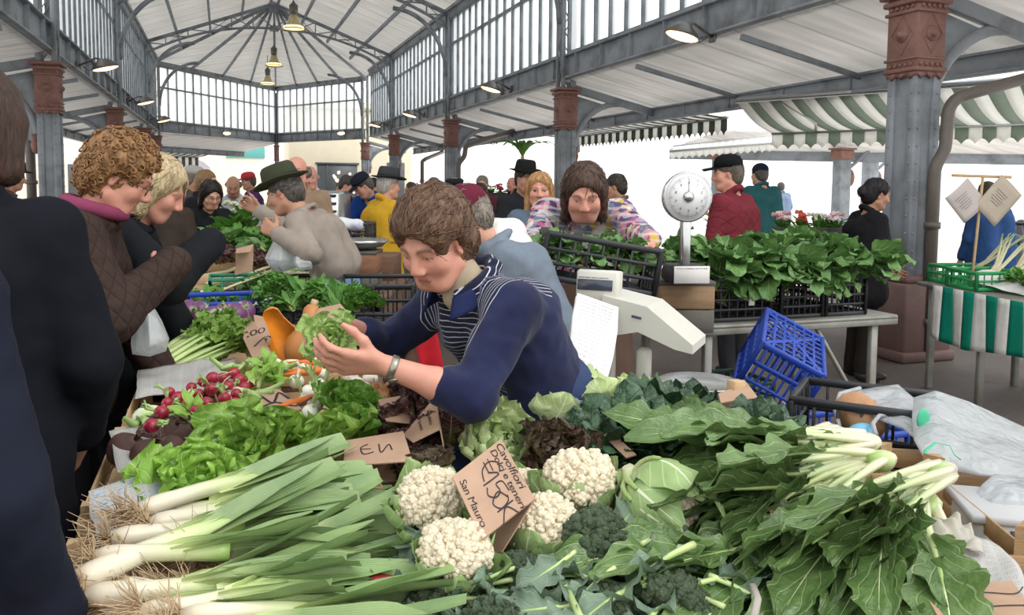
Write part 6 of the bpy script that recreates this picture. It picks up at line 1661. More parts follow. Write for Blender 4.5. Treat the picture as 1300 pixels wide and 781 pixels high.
def big_price(x):
    e = [('p', EURO, x - .28, .5, .009), ('p', [(-.06, .11), (.10, .11)], x - .28, .5, .008), ('p', [(-.06, .03), (.09, .03)], x - .28, .5, .008),
         ('p', [(-.06, .02), (.03, .17), (.03, -.14)], x - .10, .5, .009), ('p', [(.16, .19), (.03, .16), (.01, .05), (.10, .06), (.13, -.04), (.06, -.14), (-.02, -.10)], x + .02, .5, .009),
         ('p', [(.06, .12), (-.05, .02), (.02, -.13), (.12, -.05), (.10, .10), (.04, .13)], x + .20, .5, .009),
         ('p', [(0, .17), (0, -.13)], x + .36, .5, .009), ('p', [(.14, .16), (.01, .02), (.15, -.13)], x + .36, .5, .009)]
    return e
# large card in the cauliflowers: face corners in reading order, top edge towards the right
zc = .985
price_card('large folded cardboard price card with black handwriting among the cauliflowers', P(636, 558, 1.78), P(679, 634, 1.545), P(612, 686, 1.45), P(574, 606, 1.59),
           [('t', 'Cavolfiori', .40, .90, .17), ('t', 'Dolci e teneri', .52, .76, .15), ('t', 'San Mauro', .5, .10, .15)] + big_price(.48))
price_card('narrow pointed cardboard card standing in the red lettuce', P(553, 504, 2.3), P(559, 545, 2.12), P(524, 562, 2.12), P(512, 553, 2.22), [('t', 'insalata', .45, .75, .16), ('t', 'fresca', .45, .45, .16)])
price_card('torn cardboard scrap below the brown onions', P(480, 508, 2.45), P(527, 500, 2.45), P(520, 538, 2.3), P(490, 535, 2.3), [('p', [(0, 0), (.2, .2), (.3, -.1), (.5, .1)], .3, .6, .01)])
price_card('broad cardboard card under the leek tips with a partly hidden price', P(438, 560, 2.1), P(512, 548, 2.15), P(524, 586, 2.0), P(436, 592, 1.98), [('p', [(.1, .2), (-.05, .1), (.0, -.15), (.2, -.1)], .3, .5, .014), ('p', [(-.05, .05), (.15, .02)], .3, .5, .012), ('p', [(0, .15), (.02, -.15), (.2, .1), (.25, -.1)], .55, .5, .014)])
price_card('worn brown cardboard card lying by the radishes', P(298, 502, 2.58), P(352, 492, 2.6), P(384, 520, 2.4), P(312, 532, 2.38), [('p', [(0, 0), (.2, .25), (.3, -.15), (.5, .2), (.55, -.1)], .2, .55, .02), ('p', [(0, 0), (.3, .15), (.5, -.1), (.8, .1)], .25, .25, .02)])
price_card('cardboard card with scrawled price standing between celery and squash', P(300, 412, 3.45), P(322, 408, 3.45), P(345, 448, 3.22), P(322, 458, 3.18), [('t', '1,00', .5, .65, .22), ('p', [(0, 0), (.2, .15), (.3, -.1), (.5, .1)], .35, .3, .012)])
price_card('plain cardboard flap behind the celery card', P(322, 400, 3.5), P(345, 404, 3.5), P(345, 428, 3.45), P(326, 432, 3.4), [])
price_card('pinkish cardboard card by the far hand', P(405, 392, 3.2), P(432, 386, 3.2), P(452, 408, 3.0), P(392, 414, 3.05), [('p', [(0, 0), (.2, .15), (.3, -.1), (.5, .1)], .35, .5, .015)])
price_card('cardboard strip stuck between the spinach heads', P(752, 540, 2.2), P(765, 537, 2.2), P(808, 578, 2.0), P(795, 582, 2.0), [])
price_card('folded cardboard flap right of the metal bowl', P(912, 500, 2.45), P(948, 486, 2.55), P(962, 505, 2.4), P(915, 512, 2.35), [])
price_card('small tan card on the far salad heap', P(300, 316, 5.9), P(322, 310, 6.0), P(318, 320, 5.8), P(299, 322, 5.7), [])
price_card('corrugated cardboard card with writing at the lower right corner', P(1170, 748, 1.37), P(1285, 738, 1.42), P(1320, 790, 1.28), P(1200, 800, 1.26), [('p', [(0, .1), (.3, .3), (.8, .2), (1.0, .35)], .35, .45, .012), ('p', [(.1, 0), (.2, .15), (.9, .1), (1.1, -.1)], .35, .25, .012)])
# ================================================================== crates, scales, bags and neighbouring stalls
def plast(name, c): return pm(name, c, .42, .1, 12, .06, 80, dirt=None)
PBLK = plast('black_plastic', '#24262a'); PBLU = plast('blue_plastic', '#1c3f9c'); PGRN = plast('green_plastic', '#1f8a4c'); PYEL = plast('yellow_plastic', '#c9951c'); PTEA = plast('teal_plastic', '#1d7a5e')
def plastic_crate(label, loc, sx, sy, h, mat, rz=0, rot=None, nx=9, ny=6, rows=3, group=None, dip=0):
    t = thing('plastic_crate', label, 'crate', tuple(loc), rot or (0, 0, rz), group)
    b = .012
    for nm, s, ax in (('side_wall', 1, 0), ('side_wall', -1, 0), ('end_wall', 1, 1), ('end_wall', -1, 1)):
        m = MB(); L = sy if ax == 0 else sx; n = ny if ax == 0 else nx; off = s * (sx if ax == 0 else sy) / 2
        q = lambda a, z: (off, a, z) if ax == 0 else (a, off, z)
        zs = np.linspace(.012, h, rows + 1)
        for i, z in enumerate(zs):
            if i == rows and dip and ax == 0:
                m.add(bar(q(-L / 2, z), q(-L * .28, z), b, .02)).add(bar(q(L / 2, z), q(L * .28, z), b, .02)).add(bar(q(-L * .28, z), q(-L * .2, z - dip), b, .02)).add(bar(q(L * .28, z), q(L * .2, z - dip), b, .02)).add(bar(q(-L * .2, z - dip), q(L * .2, z - dip), b, .02))
            else: m.add(bar(q(-L / 2, z), q(L / 2, z), b if 0 < i < rows else .018, .016 if 0 < i < rows else .026))
        for i in range(n + 1):
            a = -L / 2 + L * i / n; big = i in (0, n)
            m.add(bar(q(a, 0), q(a, h - (dip if dip and ax == 0 and abs(a) < L * .2 else 0)), .026 if big else .008, .022 if big else .01))
        obj(nm, m, mat, t)
    m = MB()
    for i in range(7): m.add(bar((-sx / 2 + sx * i / 6, -sy / 2, .008), (-sx / 2 + sx * i / 6, sy / 2, .008), .012, .008))
    for i in range(9): m.add(bar((-sx / 2, -sy / 2 + sy * i / 8, .008), (sx / 2, -sy / 2 + sy * i / 8, .008), .012, .008))
    m.add(bar((-sx / 2, -sy / 2, .01), (sx / 2, sy / 2, .01), .02, .01)).add(bar((sx / 2, -sy / 2, .01), (-sx / 2, sy / 2, .01), .02, .01))
    obj('base_grid', m, mat, t)
    return t
CR = -YAW
# ------------------------------------------------------------------ electronic scale with hanging papers
SCW = pm('scale_casing', '#c3c2b8', .45, .05, 8); SCD = pm('scale_display', '#3d4350', .2, .1, 30); WHP = pm('white_paper', '#e6e5e2', .8, .04, 5, .15, 12, trans=.15)
STEEL = pm('steel', '#b9bbbb', .25, .1, 12, metal=.9)
def escale():
    p = P(760, 365, 2.95); t = thing('shop_scale', 'beige electronic shop scale with display head and sloping keyboard', 'scale', (p[0], p[1], ZT), (0, 0, CR - .42))
    z = p[2] - ZT
    hd = obj('display_head', MB().add(box((0, 0, z), (.155, .055, .125), rotx(-.12), .01)).add(box((0, .032, z), (.15, .03, .118), rotx(-.12), .01)), SCW, t)
    obj('display_screen', MB().add(box((-.005, -.0295, z + .012), (.13, .004, .038), rotx(-.12), .002)), SCD, hd, label='dark display window')
    obj('display_band', MB().add(box((-.005, -.026, z - .03), (.13, .004, .026), rotx(-.12), .002)), pm('scale_band', '#a8a095', .5), hd)
    m = MB(); rr = random.Random(2)
    for i in range(13): m.add(box((-.06 + i * .009 + .001 * rr.random(), -.0285, z - .03 + rr.uniform(-.002, .002)), (.006 * rr.uniform(.5, 1.1), .002, .006), rotx(-.12), .0005))
    for i in range(16): m.add(box((-.06 + i * .007, -.036, z + .038), (.004 * rr.uniform(.5, 1.2), .002, .004), rotx(-.12), .0005))
    obj('printed_marks', m, pm('scale_print', '#2c2f38', .6), hd)
    obj('column', MB().add(box((.02, .03, z / 2 - .05), (.07, .05, z - .06), bev=.012)).add(box((.16, .04, .12), (.05, .05, .26), bev=.012)).add(box((.05, .05, .012), (.34, .30, .024), bev=.008)), SCW, t)
    # sloping keyboard body
    prof = [(-.02, -.055), (-.02, -.02), (.14, -.05), (.30, -.17), (.30, -.20), (.24, -.19), (.11, -.14), (.02, -.16)]
    b = xf(prism([(a, q) for a, q in prof][::-1], -.03, .19), rotx(PI / 2), (.05, .14, z + .0))
    kb = obj('keyboard_body', MB().add(b), SCW, t, False)
    m = MB().add(xf(box((0, 0, 0), (.035, .004, .008), roty(.17), .001), None, (.155, -.052, z - .088)))
    obj('maker_mark', m, pm('scale_mark', '#3b4a63', .5), kb)
    # cap plate
    obj('weighing_plate', MB().add(xf(lathe([(.02, 0), (.11, .002), (.14, .018), (.145, .02), (.14, .022), (.11, .008), (.02, .006)], 28), None, (.36, .02, .135))), STEEL, t, label='steel dish')
    # string
    obj('string', MB().add(tube([(.085 * math.cos(a) * 1.0, -.005 + .048 * math.sin(a), z - .075 + .012 * math.sin(a * 2 + 1) - .01 * math.cos(a)) for a in np.linspace(0, 2 * PI, 25)], .0032, 6, False)), pm('tan_string', '#a98a60', .8), t)
    return t, p, z
ES, esp, esz = escale()
def hanging(label, pts, mat, name='paper_sheet', cat='paper', wob=.006, seed=3):
    "a sheet hung from its top edge: rows of (left, right) points from top to bottom"
    L = np.array([a for a, b in pts]); Rr = np.array([b for a, b in pts])
    def fn(u, v):
        k = v * (len(pts) - 1); i = np.minimum(k.astype(int), len(pts) - 2); f = (k - i)[..., None]
        l = L[i] * (1 - f) + L[i + 1] * f; r = Rr[i] * (1 - f) + Rr[i + 1] * f
        p = l * (1 - u)[..., None] + r * u[..., None]; d = np.sin(u * 5 + v * 2 + seed) * wob + np.sin(v * 9 + seed) * wob * .6
        return p - FW0 * d[..., None]
    g = sheet(grid(12, 24, fn), .0015); g = (g[0], g[1], g[2] * .5)
    o = obj(name, g, mat, None, True, L.mean(0) * .5 + Rr.mean(0) * .5); return tag(o, label, cat)
def listm():
    t = NT('printed_list'); co = t.n('ShaderNodeAttribute', attribute_name='lf').outputs['Vector']; sp = t.n('ShaderNodeSeparateXYZ'); t.l(co, sp.inputs[0])
    ln = t.ramp(t.math('SINE', t.math('MULTIPLY', sp.outputs[1], 330)), [(.55, 0), (.7, 1)])
    gap = t.ramp(t.noise(26, co, stretch=(1, .2, 1)), [(.44, 0), (.5, 1)])
    ink = t.math('MULTIPLY', t.math('MULTIPLY', ln, gap), t.math('LESS_THAN', t.math('ABSOLUTE', sp.outputs[0]), .42))
    c = t.mix(t.math('MULTIPLY', ink, .42), srgb('#e9e9e8'), srgb('#6e7078'))
    return t.done(t.bsdf(c, .7))
LIST = listm()
T1 = 2.86
hanging('long white printed sheet hanging from the scale display by a string', [(P(733, 372, T1), P(785, 390, T1 - .03)), (P(727, 400, T1 - .03), P(784, 420, T1 - .05)), (P(724, 430, T1 - .06), P(778, 455, T1 - .1)), (P(713, 470, T1 - .12), P(768, 492, T1 - .18)), (P(708, 492, T1 - .16), P(764, 505, T1 - .22))], LIST)
hanging('narrow white paper edge with punched holes behind the printed sheet', [(P(731, 376, T1 + .02), P(740, 378, T1 + .02)), (P(720, 440, T1), P(735, 440, T1)), (P(706, 492, T1 - .1), P(725, 492, T1 - .1))], WHP)
paper('paper_sheet', 'white paper lying on the counter beside the apron', [PZ(680, 498, .93), PZ(735, 498, .93), PZ(740, 478, .95), PZ(712, 470, .97)], WHP, .004, 3, 8, 'paper')
# ------------------------------------------------------------------ grey trestle table with dial scale and crates of greens
A0, B0 = PZ(893, 414, .8), PZ(1136, 400, .8); ex = nrm(B0 - A0); ey = np.array([-ex[1], ex[0], 0]); Wt = np.linalg.norm(B0 - A0); Dt = .85
th0 = math.atan2(ex[1], ex[0])
TABM = pm('grey_table_metal', '#8f9089', .5, .15, 8, .15, 40, dirt='#6c665c', metal=.2)
t = thing('trestle_table', 'grey metal trestle table holding the crates of turnip greens', 'table', (A0[0], A0[1], 0), (0, 0, th0))
obj('table_top', MB().add(box((Wt / 2 - .12, Dt / 2, .785), (Wt + .3, Dt, .03), bev=.006)).add(box((Wt / 2 - .12, .01, .765), (Wt + .3, .02, .05), bev=.004)), TABM, t)
for x in (.06, Wt - .12):
    for y in (.05, Dt - .08):
        obj('leg', MB().add(box((x, y, .385), (.05, .04, .77), bev=.004)), TABM, t)
for x, s in ((.09, 1), (Wt - .15, -1)): obj('brace', MB().add(bar((x + s * .0, .05, .15), (x + s * .42, .05, .76), .03, .02)), TABM, t)
def onT(x, y, z=.802): return tuple(A0 + ex * x + ey * y + (0, 0, z - A0[2]))
w = Wt
for i, (x0, nm) in enumerate(((.30, 'leftmost, next to the dial scale'), (.73, 'middle'), (1.06, 'rightmost, by the column'))):
    plastic_crate('black plastic crate of turnip greens on the grey table, ' + nm, onT(x0, .36), .40 if i == 0 else .30, .58, .245, PBLK, th0, group='black crates of turnip greens', nx=7, ny=8, rows=4)
obj_ = obj('crate_label', MB().add(box((0, 0, 0), (.04, .004, .05), bev=.001)), WHP, None); tag(obj_, 'small white label on the leftmost black crate', 'label'); obj_.location = onT(.36, .055, .92); obj_.rotation_euler = (0, 0, th0)
TG = [leafy('turnip_greens', 'greens', 80 + k, 17, .27, .12, LEAF_TUR, 'bunches of turnip greens on the grey table', 1.3, 'spoon', -1.3, STEM_G, .12, nu=7, nv=14, a=(.2, 1.3)) for k in range(4)]
for k in range(30):
    row, c = divmod(k, 10)
    x = .10 + c * .125 + RN.uniform(-.05, .05); y = .12 + row * .21 + RN.uniform(-.05, .05)
    setv(TG[k % 4], onT(x, y, 1.02 + RN.uniform(-.02, .05) + .03 * row), 'bunch of leafy turnip greens heaped over the black crates on the grey table', (RN.uniform(-.1, .35), RN.uniform(-.3, .3), RN.uniform(0, 6.28) if row else th0 + PI + RN.uniform(-.7, .7)), RN.uniform(.9, 1.2), 'bunches of turnip greens on the grey table')
def dial():
    q = P(872, 250, 4.35); t = thing('dial_scale', 'round dial scale on a chrome post with white face', 'scale', (q[0], q[1], 1.09), (0, 0, CR + .12)); z = q[2] - 1.09
    obj('case', MB().add(xf(lathe([(.03, -.05), (.11, -.045), (.132, -.02), (.135, .012), (.128, .022), (.12, .018)], 32), rotx(PI / 2), (0, 0, z))), STEEL, t, label='chrome rim and case')
    f = obj('dial_face', MB().add(xf(lathe([(.001, .0), (.122, .0), (.122, .008), (.001, .012)], 32), rotx(PI / 2), (0, -.014, z))), pm('dial_white', '#d9dcdc', .35, .03), t)
    m = MB()
    for i in range(60):
        a = i * 2 * PI / 60; r0 = .098 if i % 5 else .088
        m.add(bar((r0 * math.sin(a), -.0275, z + r0 * math.cos(a)), (.108 * math.sin(a), -.0275, z + .108 * math.cos(a)), .0014 if i % 5 else .003, .001, 0))
    obj('tick_marks', m, INK, f)
    for i, s in enumerate('0123456789'):
        a = i * 2 * PI / 10; V, F = strokes(s, .02); V = np.stack([V[:, 0] + .074 * math.sin(a), -.0272 - V[:, 2], V[:, 1] + z + .074 * math.cos(a)], 1)
        obj('numeral', MB().add((V, F)), INK, f, False)
    obj('needle', MB().add(bar((0, -.031, z - .02), (0, -.031, z + .095), .004, .002)), INK, t)
    obj('hub', MB().add(xf(lathe([(.03, 0), (.028, .012), (.012, .02), (.001, .021)], 14), rotx(PI / 2), (0, -.024, z))), STEEL, t)
    obj('post', MB().add(box((0, .01, z / 2 - .04), (.05, .05, z - .1), bev=.008)), STEEL, t)
    obj('base', MB().add(box((0, 0, .045), (.2, .2, .09), bev=.01)), pm('scale_base', '#2c2d2f', .5), t)
    obj('plate', MB().add(box((0, -.108, .045), (.19, .006, .09), bev=.002)), pm('scale_plate', '#d2d0cb', .6, .05), t, label='white name plate with blurred print')
    m = MB(); rr = random.Random(4)
    for i in range(16): m.add(box((-.08 + i * .0105, -.112, .078), (.006 * rr.uniform(.5, 1), .001, .006), bev=.0003))
    obj('plate_print', m, INK, t)
dial()
def box_crate(label, px, tt, z, sx, sy, h, rz, upper='#8f7558'):
    c = G(px, tt, z); t = thing('wooden_box', label, 'crate', tuple(c), (0, 0, rz))
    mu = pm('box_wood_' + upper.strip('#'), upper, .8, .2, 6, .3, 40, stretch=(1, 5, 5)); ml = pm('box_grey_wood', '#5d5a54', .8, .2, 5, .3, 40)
    for nm, s, ax in (('side_panel', 1, 0), ('side_panel', -1, 0), ('end_panel', 1, 1), ('end_panel', -1, 1)):
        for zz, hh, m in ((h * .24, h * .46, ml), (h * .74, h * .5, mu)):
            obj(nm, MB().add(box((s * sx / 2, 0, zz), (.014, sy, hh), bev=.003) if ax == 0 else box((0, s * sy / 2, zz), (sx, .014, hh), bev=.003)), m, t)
    obj('rim', MB().add(box((0, 0, h), (sx + .02, sy + .02, .025), bev=.004)), pm('box_rim', '#4d4b47', .7), t)
    obj('base', MB().add(box((0, 0, .01), (sx, sy, .015))), ml, t)
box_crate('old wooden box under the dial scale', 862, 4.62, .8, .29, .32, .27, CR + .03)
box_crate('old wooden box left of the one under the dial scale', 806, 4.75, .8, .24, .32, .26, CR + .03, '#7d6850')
paper('paper_sheet', 'white paper sheet on the wooden boxes beside the dial scale', [P(822, 333, 4.4), P(842, 337, 4.4), P(838, 346, 4.3), P(826, 342, 4.3)], WHP, .004, 5, 6, 'paper')
# crate of dark greens in the long-haired man's hands
ci = P(752, 338, 3.72)
plastic_crate('black plastic crate of greens held by the long-haired man', tuple(ci - (0, 0, .08)), .50, .30, .2, PBLK, None, (0, .16, CR + .04), nx=8, ny=5, rows=3)
for k in range(14):
    setv(TG[k % 4], tuple(ci + RT0 * (-.2 + .031 * k) + FW0 * RN.uniform(-.06, .06) + (0, 0, .055 - .004 * k + RN.uniform(-.02, .02))), 'bunch of dark greens inside the black crate the long-haired man holds', (RN.uniform(-.1, .3), RN.uniform(-.3, .3), CR - PI / 2 + RN.uniform(-.9, .9) + (PI if k < 6 else 0)), .55, 'greens in the carried crate')
# ------------------------------------------------------------------ blue crate standing on a second one
O = P(1048, 476, 3.55); e1 = nrm(-.22 * _r2 + .123 * _u2 + .05 * _f); e3 = nrm(-.088 * _r2 - .217 * _u2 + .08 * _f); e3 = nrm(e3 - e1 * (e1 @ e3)); e2 = np.cross(e3, e1)
if e2 @ _f < 0: e2 = -e2
m3 = np.stack([e1, e2, e3], 1)
if np.linalg.det(m3) < 0: m3 = np.stack([e2, e1, e3], 1)
c0 = O + e1 * .145 + e2 * .26
q = plastic_crate('bright blue plastic crate upside down and tilted, its base uppermost', tuple(c0), *((.52, .29) if np.allclose(m3[:, 0], e2) else (.29, .52)), .28, PBLU, nx=9, ny=7, rows=3)
q.rotation_euler = Matrix(m3.tolist()).to_euler()
plastic_crate('blue plastic crate lying under the tilted blue one', tuple(G(1050, 3.5, .32)), .5, .34, .27, PBLU, CR + .3)
plastic_crate('black plastic crate on the floor below the blue crates', tuple(G(1050, 3.5, .02)), .52, .36, .28, PBLK, CR + .3)
plastic_crate('black plastic crate of paper bags beside the chicory', tuple(G(1098, 2.68, .72)), .42, .3, .2, PBLK, CR - .5, nx=6, ny=4, rows=2)
# ------------------------------------------------------------------ bags
def plasm(name, c, a=.6):
    if name in MATS: return MATS[name]
    t = NT(name); hb = t.noise(12, detail=3, stretch=(1, 1, .4)); n = t.bump(hb, .7, .05)
    g = t.n('ShaderNodeBsdfTransparent'); tr = t.n('ShaderNodeBsdfTranslucent'); tr.inputs[0].default_value = srgb(c) + (1,)
    m1 = t.n('ShaderNodeMixShader'); m1.inputs[0].default_value = .45; t.l(t.bsdf(srgb(c), .18, n, spec=.8), m1.inputs[1]); t.l(tr.outputs[0], m1.inputs[2])
    m2 = t.n('ShaderNodeMixShader'); m2.inputs[0].default_value = a; t.l(g.outputs[0], m2.inputs[1]); t.l(m1.outputs[0], m2.inputs[2])
    MATS[name] = t.done(m2.outputs[0]); return MATS[name]
BAGW = plasm('white_bag_plastic', '#d3d7da', .9); BAGT = plasm('clear_bag_plastic', '#d6dcde', .72)
def bag(name, label, prims, mat, h=.014, amp=.014, extra=(), cat='bag'):
    v = Vol()
    for a, b, ra, rb in prims: v.cone(a, b, ra, rb, .06)
    v.disp = lambda p: amp * (np.abs(n3(p, 26, 1.3)) - .4) + amp * .45 * n3(p * np.array([1, 1, .5]), 70, 2.1)
    V, F = v.mesh(h); org = V.mean(0); org[2] = V[:, 2].min()
    t = thing(name, label, cat, tuple(org)); obj('pouch', MB().add((V, F)), mat, t, org=org)
    for en, mb, mt, lb in extra: obj(en, mb, mt, t, org=org, label=lb)
    return t
def film(rows, n=26, m=26, amp=.012, depth=.05, toward=None, seed=1.0, fq=14):
    "a thin plastic bag: two wrinkled skins through rows of points, bulging apart between shared edges"
    R_ = [np.asarray(r, float) for r in rows]
    k = min(len(r) for r in R_)
    A = np.array([[r[int(round(j * (len(r) - 1) / (k - 1)))] for j in range(k)] for r in R_])
    def smooth(P_, t):
        x = t * (len(P_) - 1); i = np.clip(np.floor(x).astype(int), 0, len(P_) - 2); f = (x - i); f = f * f * (3 - 2 * f) * .5 + f * .5
        return P_[i] * (1 - f)[:, None] + P_[i + 1] * f[:, None]
    cols = np.stack([smooth(A[:, j], np.linspace(0, 1, n)) for j in range(k)], 1)
    S = np.stack([smooth(cols[i], np.linspace(0, 1, m)) for i in range(n)], 0)
    u, v = np.meshgrid(np.linspace(0, 1, n), np.linspace(0, 1, m), indexing='ij')
    tw = nrm(CAM - S.mean((0, 1))) if toward is None else nrm(toward)
    e = np.minimum(np.minimum(u, 1 - u), np.minimum(v, 1 - v)); prof = np.clip(e * 5, 0, 1) ** .6
    out = MB()
    for s in (1, -1):
        p = S * fq + seed * (3 if s > 0 else 5)
        w = np.abs(n3(p * np.array([1, 1, .55]), 1.0, seed)) + .55 * np.abs(n3(p, 2.3, seed + 1)) + .3 * np.abs(n3(p, 4.6, seed + 2))
        Q = S + tw * (s * depth * prof + (1.0 - w) * amp * (.25 + prof))[..., None] * 1.0
        i, j = np.meshgrid(np.arange(n - 1), np.arange(m - 1), indexing='ij'); a = i * m + j
        F = np.stack([a, a + m, a + m + 1, a + 1], -1).reshape(-1, 4)
        out.add((Q.reshape(-1, 3), [F if s > 0 else F[:, ::-1]]))
    return out
def filmbag(name, label, rows, mat, extra=(), cat='bag', **kw):
    mb = film(rows, **kw); V = mb.arrays()[0]; org = V.mean(0); org[2] = V[:, 2].min()
    t = thing(name, label, cat, tuple(org)); obj('film', mb, mat, t, org=org)
    for en, eb, mt, lb in extra: obj(en, eb, mt, t, org=org, label=lb)
    return t
pp = lambda px, py, tt: P(px, py, tt)
KRAFT = pm('kraft_paper', '#a87f5c', .8, .12, 14, .5, 26); LBLU = pm('pale_blue_pack', '#6fb0cf', .5, .1)
bag('paper_bag', 'brown paper bag in the black crate', [(pp(1085, 522, 2.62), pp(1100, 535, 2.58), .06, .06)], KRAFT, .01, .012)
tag(obj('blue_pack', MB().add(ball(pp(1095, 552, 2.5), (.05, .04, .035), 14, 10)), LBLU, org=pp(1095, 552, 2.5)), 'pale blue package in the black crate', 'package')
filmbag('carrier_bag', 'white carrier bag with open mouth over the black crate', [[pp(1062, 503, 2.66), pp(1085, 496, 2.72), pp(1110, 492, 2.74), pp(1140, 488, 2.74), pp(1160, 505, 2.66)], [pp(1066, 520, 2.6), pp(1088, 508, 2.66), pp(1112, 508, 2.64), pp(1142, 512, 2.6), pp(1164, 530, 2.5)], [pp(1100, 532, 2.56), pp(1108, 530, 2.54), pp(1122, 536, 2.5), pp(1146, 545, 2.42), pp(1172, 566, 2.3)]], BAGW,
    [('bag_handle', MB().add(tube([pp(1066, 542, 2.55), pp(1060, 520, 2.6), pp(1066, 500, 2.66), pp(1092, 493, 2.7)], .007, 6)).add(tube([pp(1112, 552, 2.42), pp(1108, 538, 2.46), pp(1116, 528, 2.5), pp(1130, 528, 2.5)], .007, 6)), BAGW, None)], depth=.03, amp=.02)
GPR = pm('green_print', '#3fae86', .5, .08)
filmbag('clear_bag', 'large translucent plastic bag with green print at the right edge', [[pp(1160, 505, 2.5), pp(1188, 496, 2.52), pp(1230, 510, 2.55), pp(1280, 533, 2.6), pp(1340, 560, 2.65)], [pp(1158, 528, 2.4), pp(1190, 530, 2.38), pp(1236, 545, 2.4), pp(1284, 560, 2.42), pp(1345, 578, 2.45)], [pp(1160, 558, 2.25), pp(1196, 565, 2.22), pp(1240, 574, 2.22), pp(1290, 580, 2.25), pp(1345, 590, 2.28)], [pp(1172, 580, 2.15), pp(1205, 596, 2.12), pp(1244, 604, 2.1), pp(1290, 608, 2.1), pp(1345, 612, 2.12)]], BAGT,
    [('print_ring', MB().add(tube([pp(1175, 590, 2.03), pp(1175, 572, 2.06), pp(1188, 562, 2.08), pp(1206, 566, 2.08), pp(1212, 578, 2.05), pp(1220, 584, 2.04)], .004, 6, flat=.3)), GPR, 'green printed loop'), ('print_patch', MB().add(ball(pp(1172, 532, 2.3), (.024, .006, .03), 10, 8)), GPR, 'green printed patch')], depth=.03, amp=.05, n=50, m=50, fq=9)
PX_ = plasm('market_bag_plastic', '#dfe5e6', .8)
h1 = P(184, 372, 2.92)
filmbag('carrier_bag', 'thin white plastic bag hanging from the brown-jacketed woman', [[P(176, 374, 2.92), P(184, 372, 2.92), P(190, 380, 2.92)], [P(170, 405, 2.9), P(188, 400, 2.86), P(206, 408, 2.9)], [P(166, 436, 2.9), P(190, 440, 2.84), P(215, 430, 2.9)], [P(168, 450, 2.9), P(190, 453, 2.88), P(211, 446, 2.9)]], PX_, [('bag_handle', MB().add(tube([P(177, 378, 2.92), P(180, 360, 2.92), P(187, 376, 2.92)], .006, 6)), PX_, None)], depth=.06, amp=.02)
filmbag('carrier_bag', 'white plastic bag held open by the man in the beige jumper', [[P(347, 292, 5.0), P(356, 291, 5.0), P(372, 296, 5.0)], [P(346, 308, 4.95), P(360, 308, 4.9), P(376, 312, 4.95)], [P(336, 328, 4.95), P(356, 330, 4.85), P(384, 328, 4.95)], [P(344, 342, 4.95), P(356, 346, 4.9), P(376, 340, 4.95)]], PX_, depth=.09, amp=.03)
filmbag('carrier_bag', 'smaller white plastic bag lying right of the held one', [[P(374, 322, 4.8), P(390, 318, 4.85)], [P(372, 334, 4.75), P(398, 332, 4.75)], [P(380, 344, 4.75), P(396, 342, 4.75)]], PX_, depth=.06, amp=.025)
bag('cloth_sack', 'white cloth sack behind the stallholder', [(P(605, 292, 3.6), P(650, 296, 3.7), .055, .065), (P(640, 306, 3.6), P(662, 312, 3.6), .055, .05), (P(612, 302, 3.6), P(630, 312, 3.6), .04, .05)], cloth('white_sackcloth', '#d9d6d2'), .012, .012)
tag(obj('red_cloth', sheet(grid(10, 10, lambda u, v: P(524, 420, 2.9)[:, None, None] + (P(552, 408, 2.9) - P(524, 420, 2.9))[:, None, None] * u + (P(548, 545, 2.8) - P(524, 420, 2.9))[:, None, None] * v + np.array([0, 0, .008])[:, None, None] * np.sin(u * 9 + v * 4)), .006), cloth('red_cloth', '#b3222c'), None, True, P(540, 440, 2.85)), 'red knitted cloth between the arms of the stallholder', 'cloth')
tag(obj('packet', MB().add(box((0, 0, 0), (.05, .035, .02), bev=.006)), pm('red_packet', '#a03038', .4), None), 'small red packet between the leek leaves and broccoli', 'packet'); bpy.data.objects['packet'].location = tuple(PZ(488, 738, .90)); bpy.data.objects['packet'].rotation_euler = (.2, .1, .5)
tag(obj('twine', MB().add(tube([PZ(955, 742, .97), PZ(962, 760, .975), PZ(956, 790, .96)], .006, 6, flat=.4)), pm('grey_twine', '#9a958c', .9), None, True, PZ(958, 765, .95)), 'piece of frayed grey band on the chicory at the bottom edge', 'band')
tag(obj('wood_block', MB().add(box((0, 0, 0), (.05, .035, .05), bev=.003)), WOODL, None), 'small pale wooden block beside the metal dish', 'block'); bpy.data.objects['wood_block'].location = tuple(P(934, 493, 2.5)); bpy.data.objects['wood_block'].rotation_euler = (0, .1, .3)
# lettuce held in the hands
h = thing('held_lettuce', 'small pale lettuce held between the two hands of the stallholder', 'lettuce', tuple(P(425, 437, 2.2)), (.4, -.9, .6))
obj('leaves', rosette(91, 22, .13, .07, .3, 1.35, .2, .1, ruf=.22, rf=4, shrink=.6, jag=.15, nv=19), leafm('endive_leaf', '#86ad4e', '#b4d274', '#eef2d8', '#eef0d8', ribw=.12, trans=.3, pale=(.25, .75)), h); h.scale = (.85,) * 3
# crates to the right of the chicory
wood_crate('wooden crate with papers at the right edge', tuple(G(1270, 1.98, .66)), .5, .36, .2, -.52, mat=WOOD, post=.07)
wood_crate('empty wooden crate with corner post, behind the chicory bases', tuple(G(1200, 2.25, .68)), .44, .3, .17, -.5, mat=WOOD, post=.005)
FOAM = pm('white_crate_plastic', '#b4b5b6', .6, .04)
fb = thing('white_box', 'white plastic box marked n at the right edge', 'box', tuple(G(1296, 1.86, .74)), (0, 0, -.55))
obj('shell', MB().add(box((0, 0, .07), (.26, .18, .14), bev=.012)).add(box((0, 0, .145), (.275, .195, .02), bev=.006)), FOAM, fb)
V, F = strokes('n', .07); obj('letter', MB().add((np.stack([V[:, 0] - .04, -.0925 - V[:, 2], V[:, 1] + .055], 1), F)), INK, fb, False)
m = MB()
for i in range(4): m.add(box((-.05 + i * .025, -.092, .115), (.016, .004, .02), bev=.002))
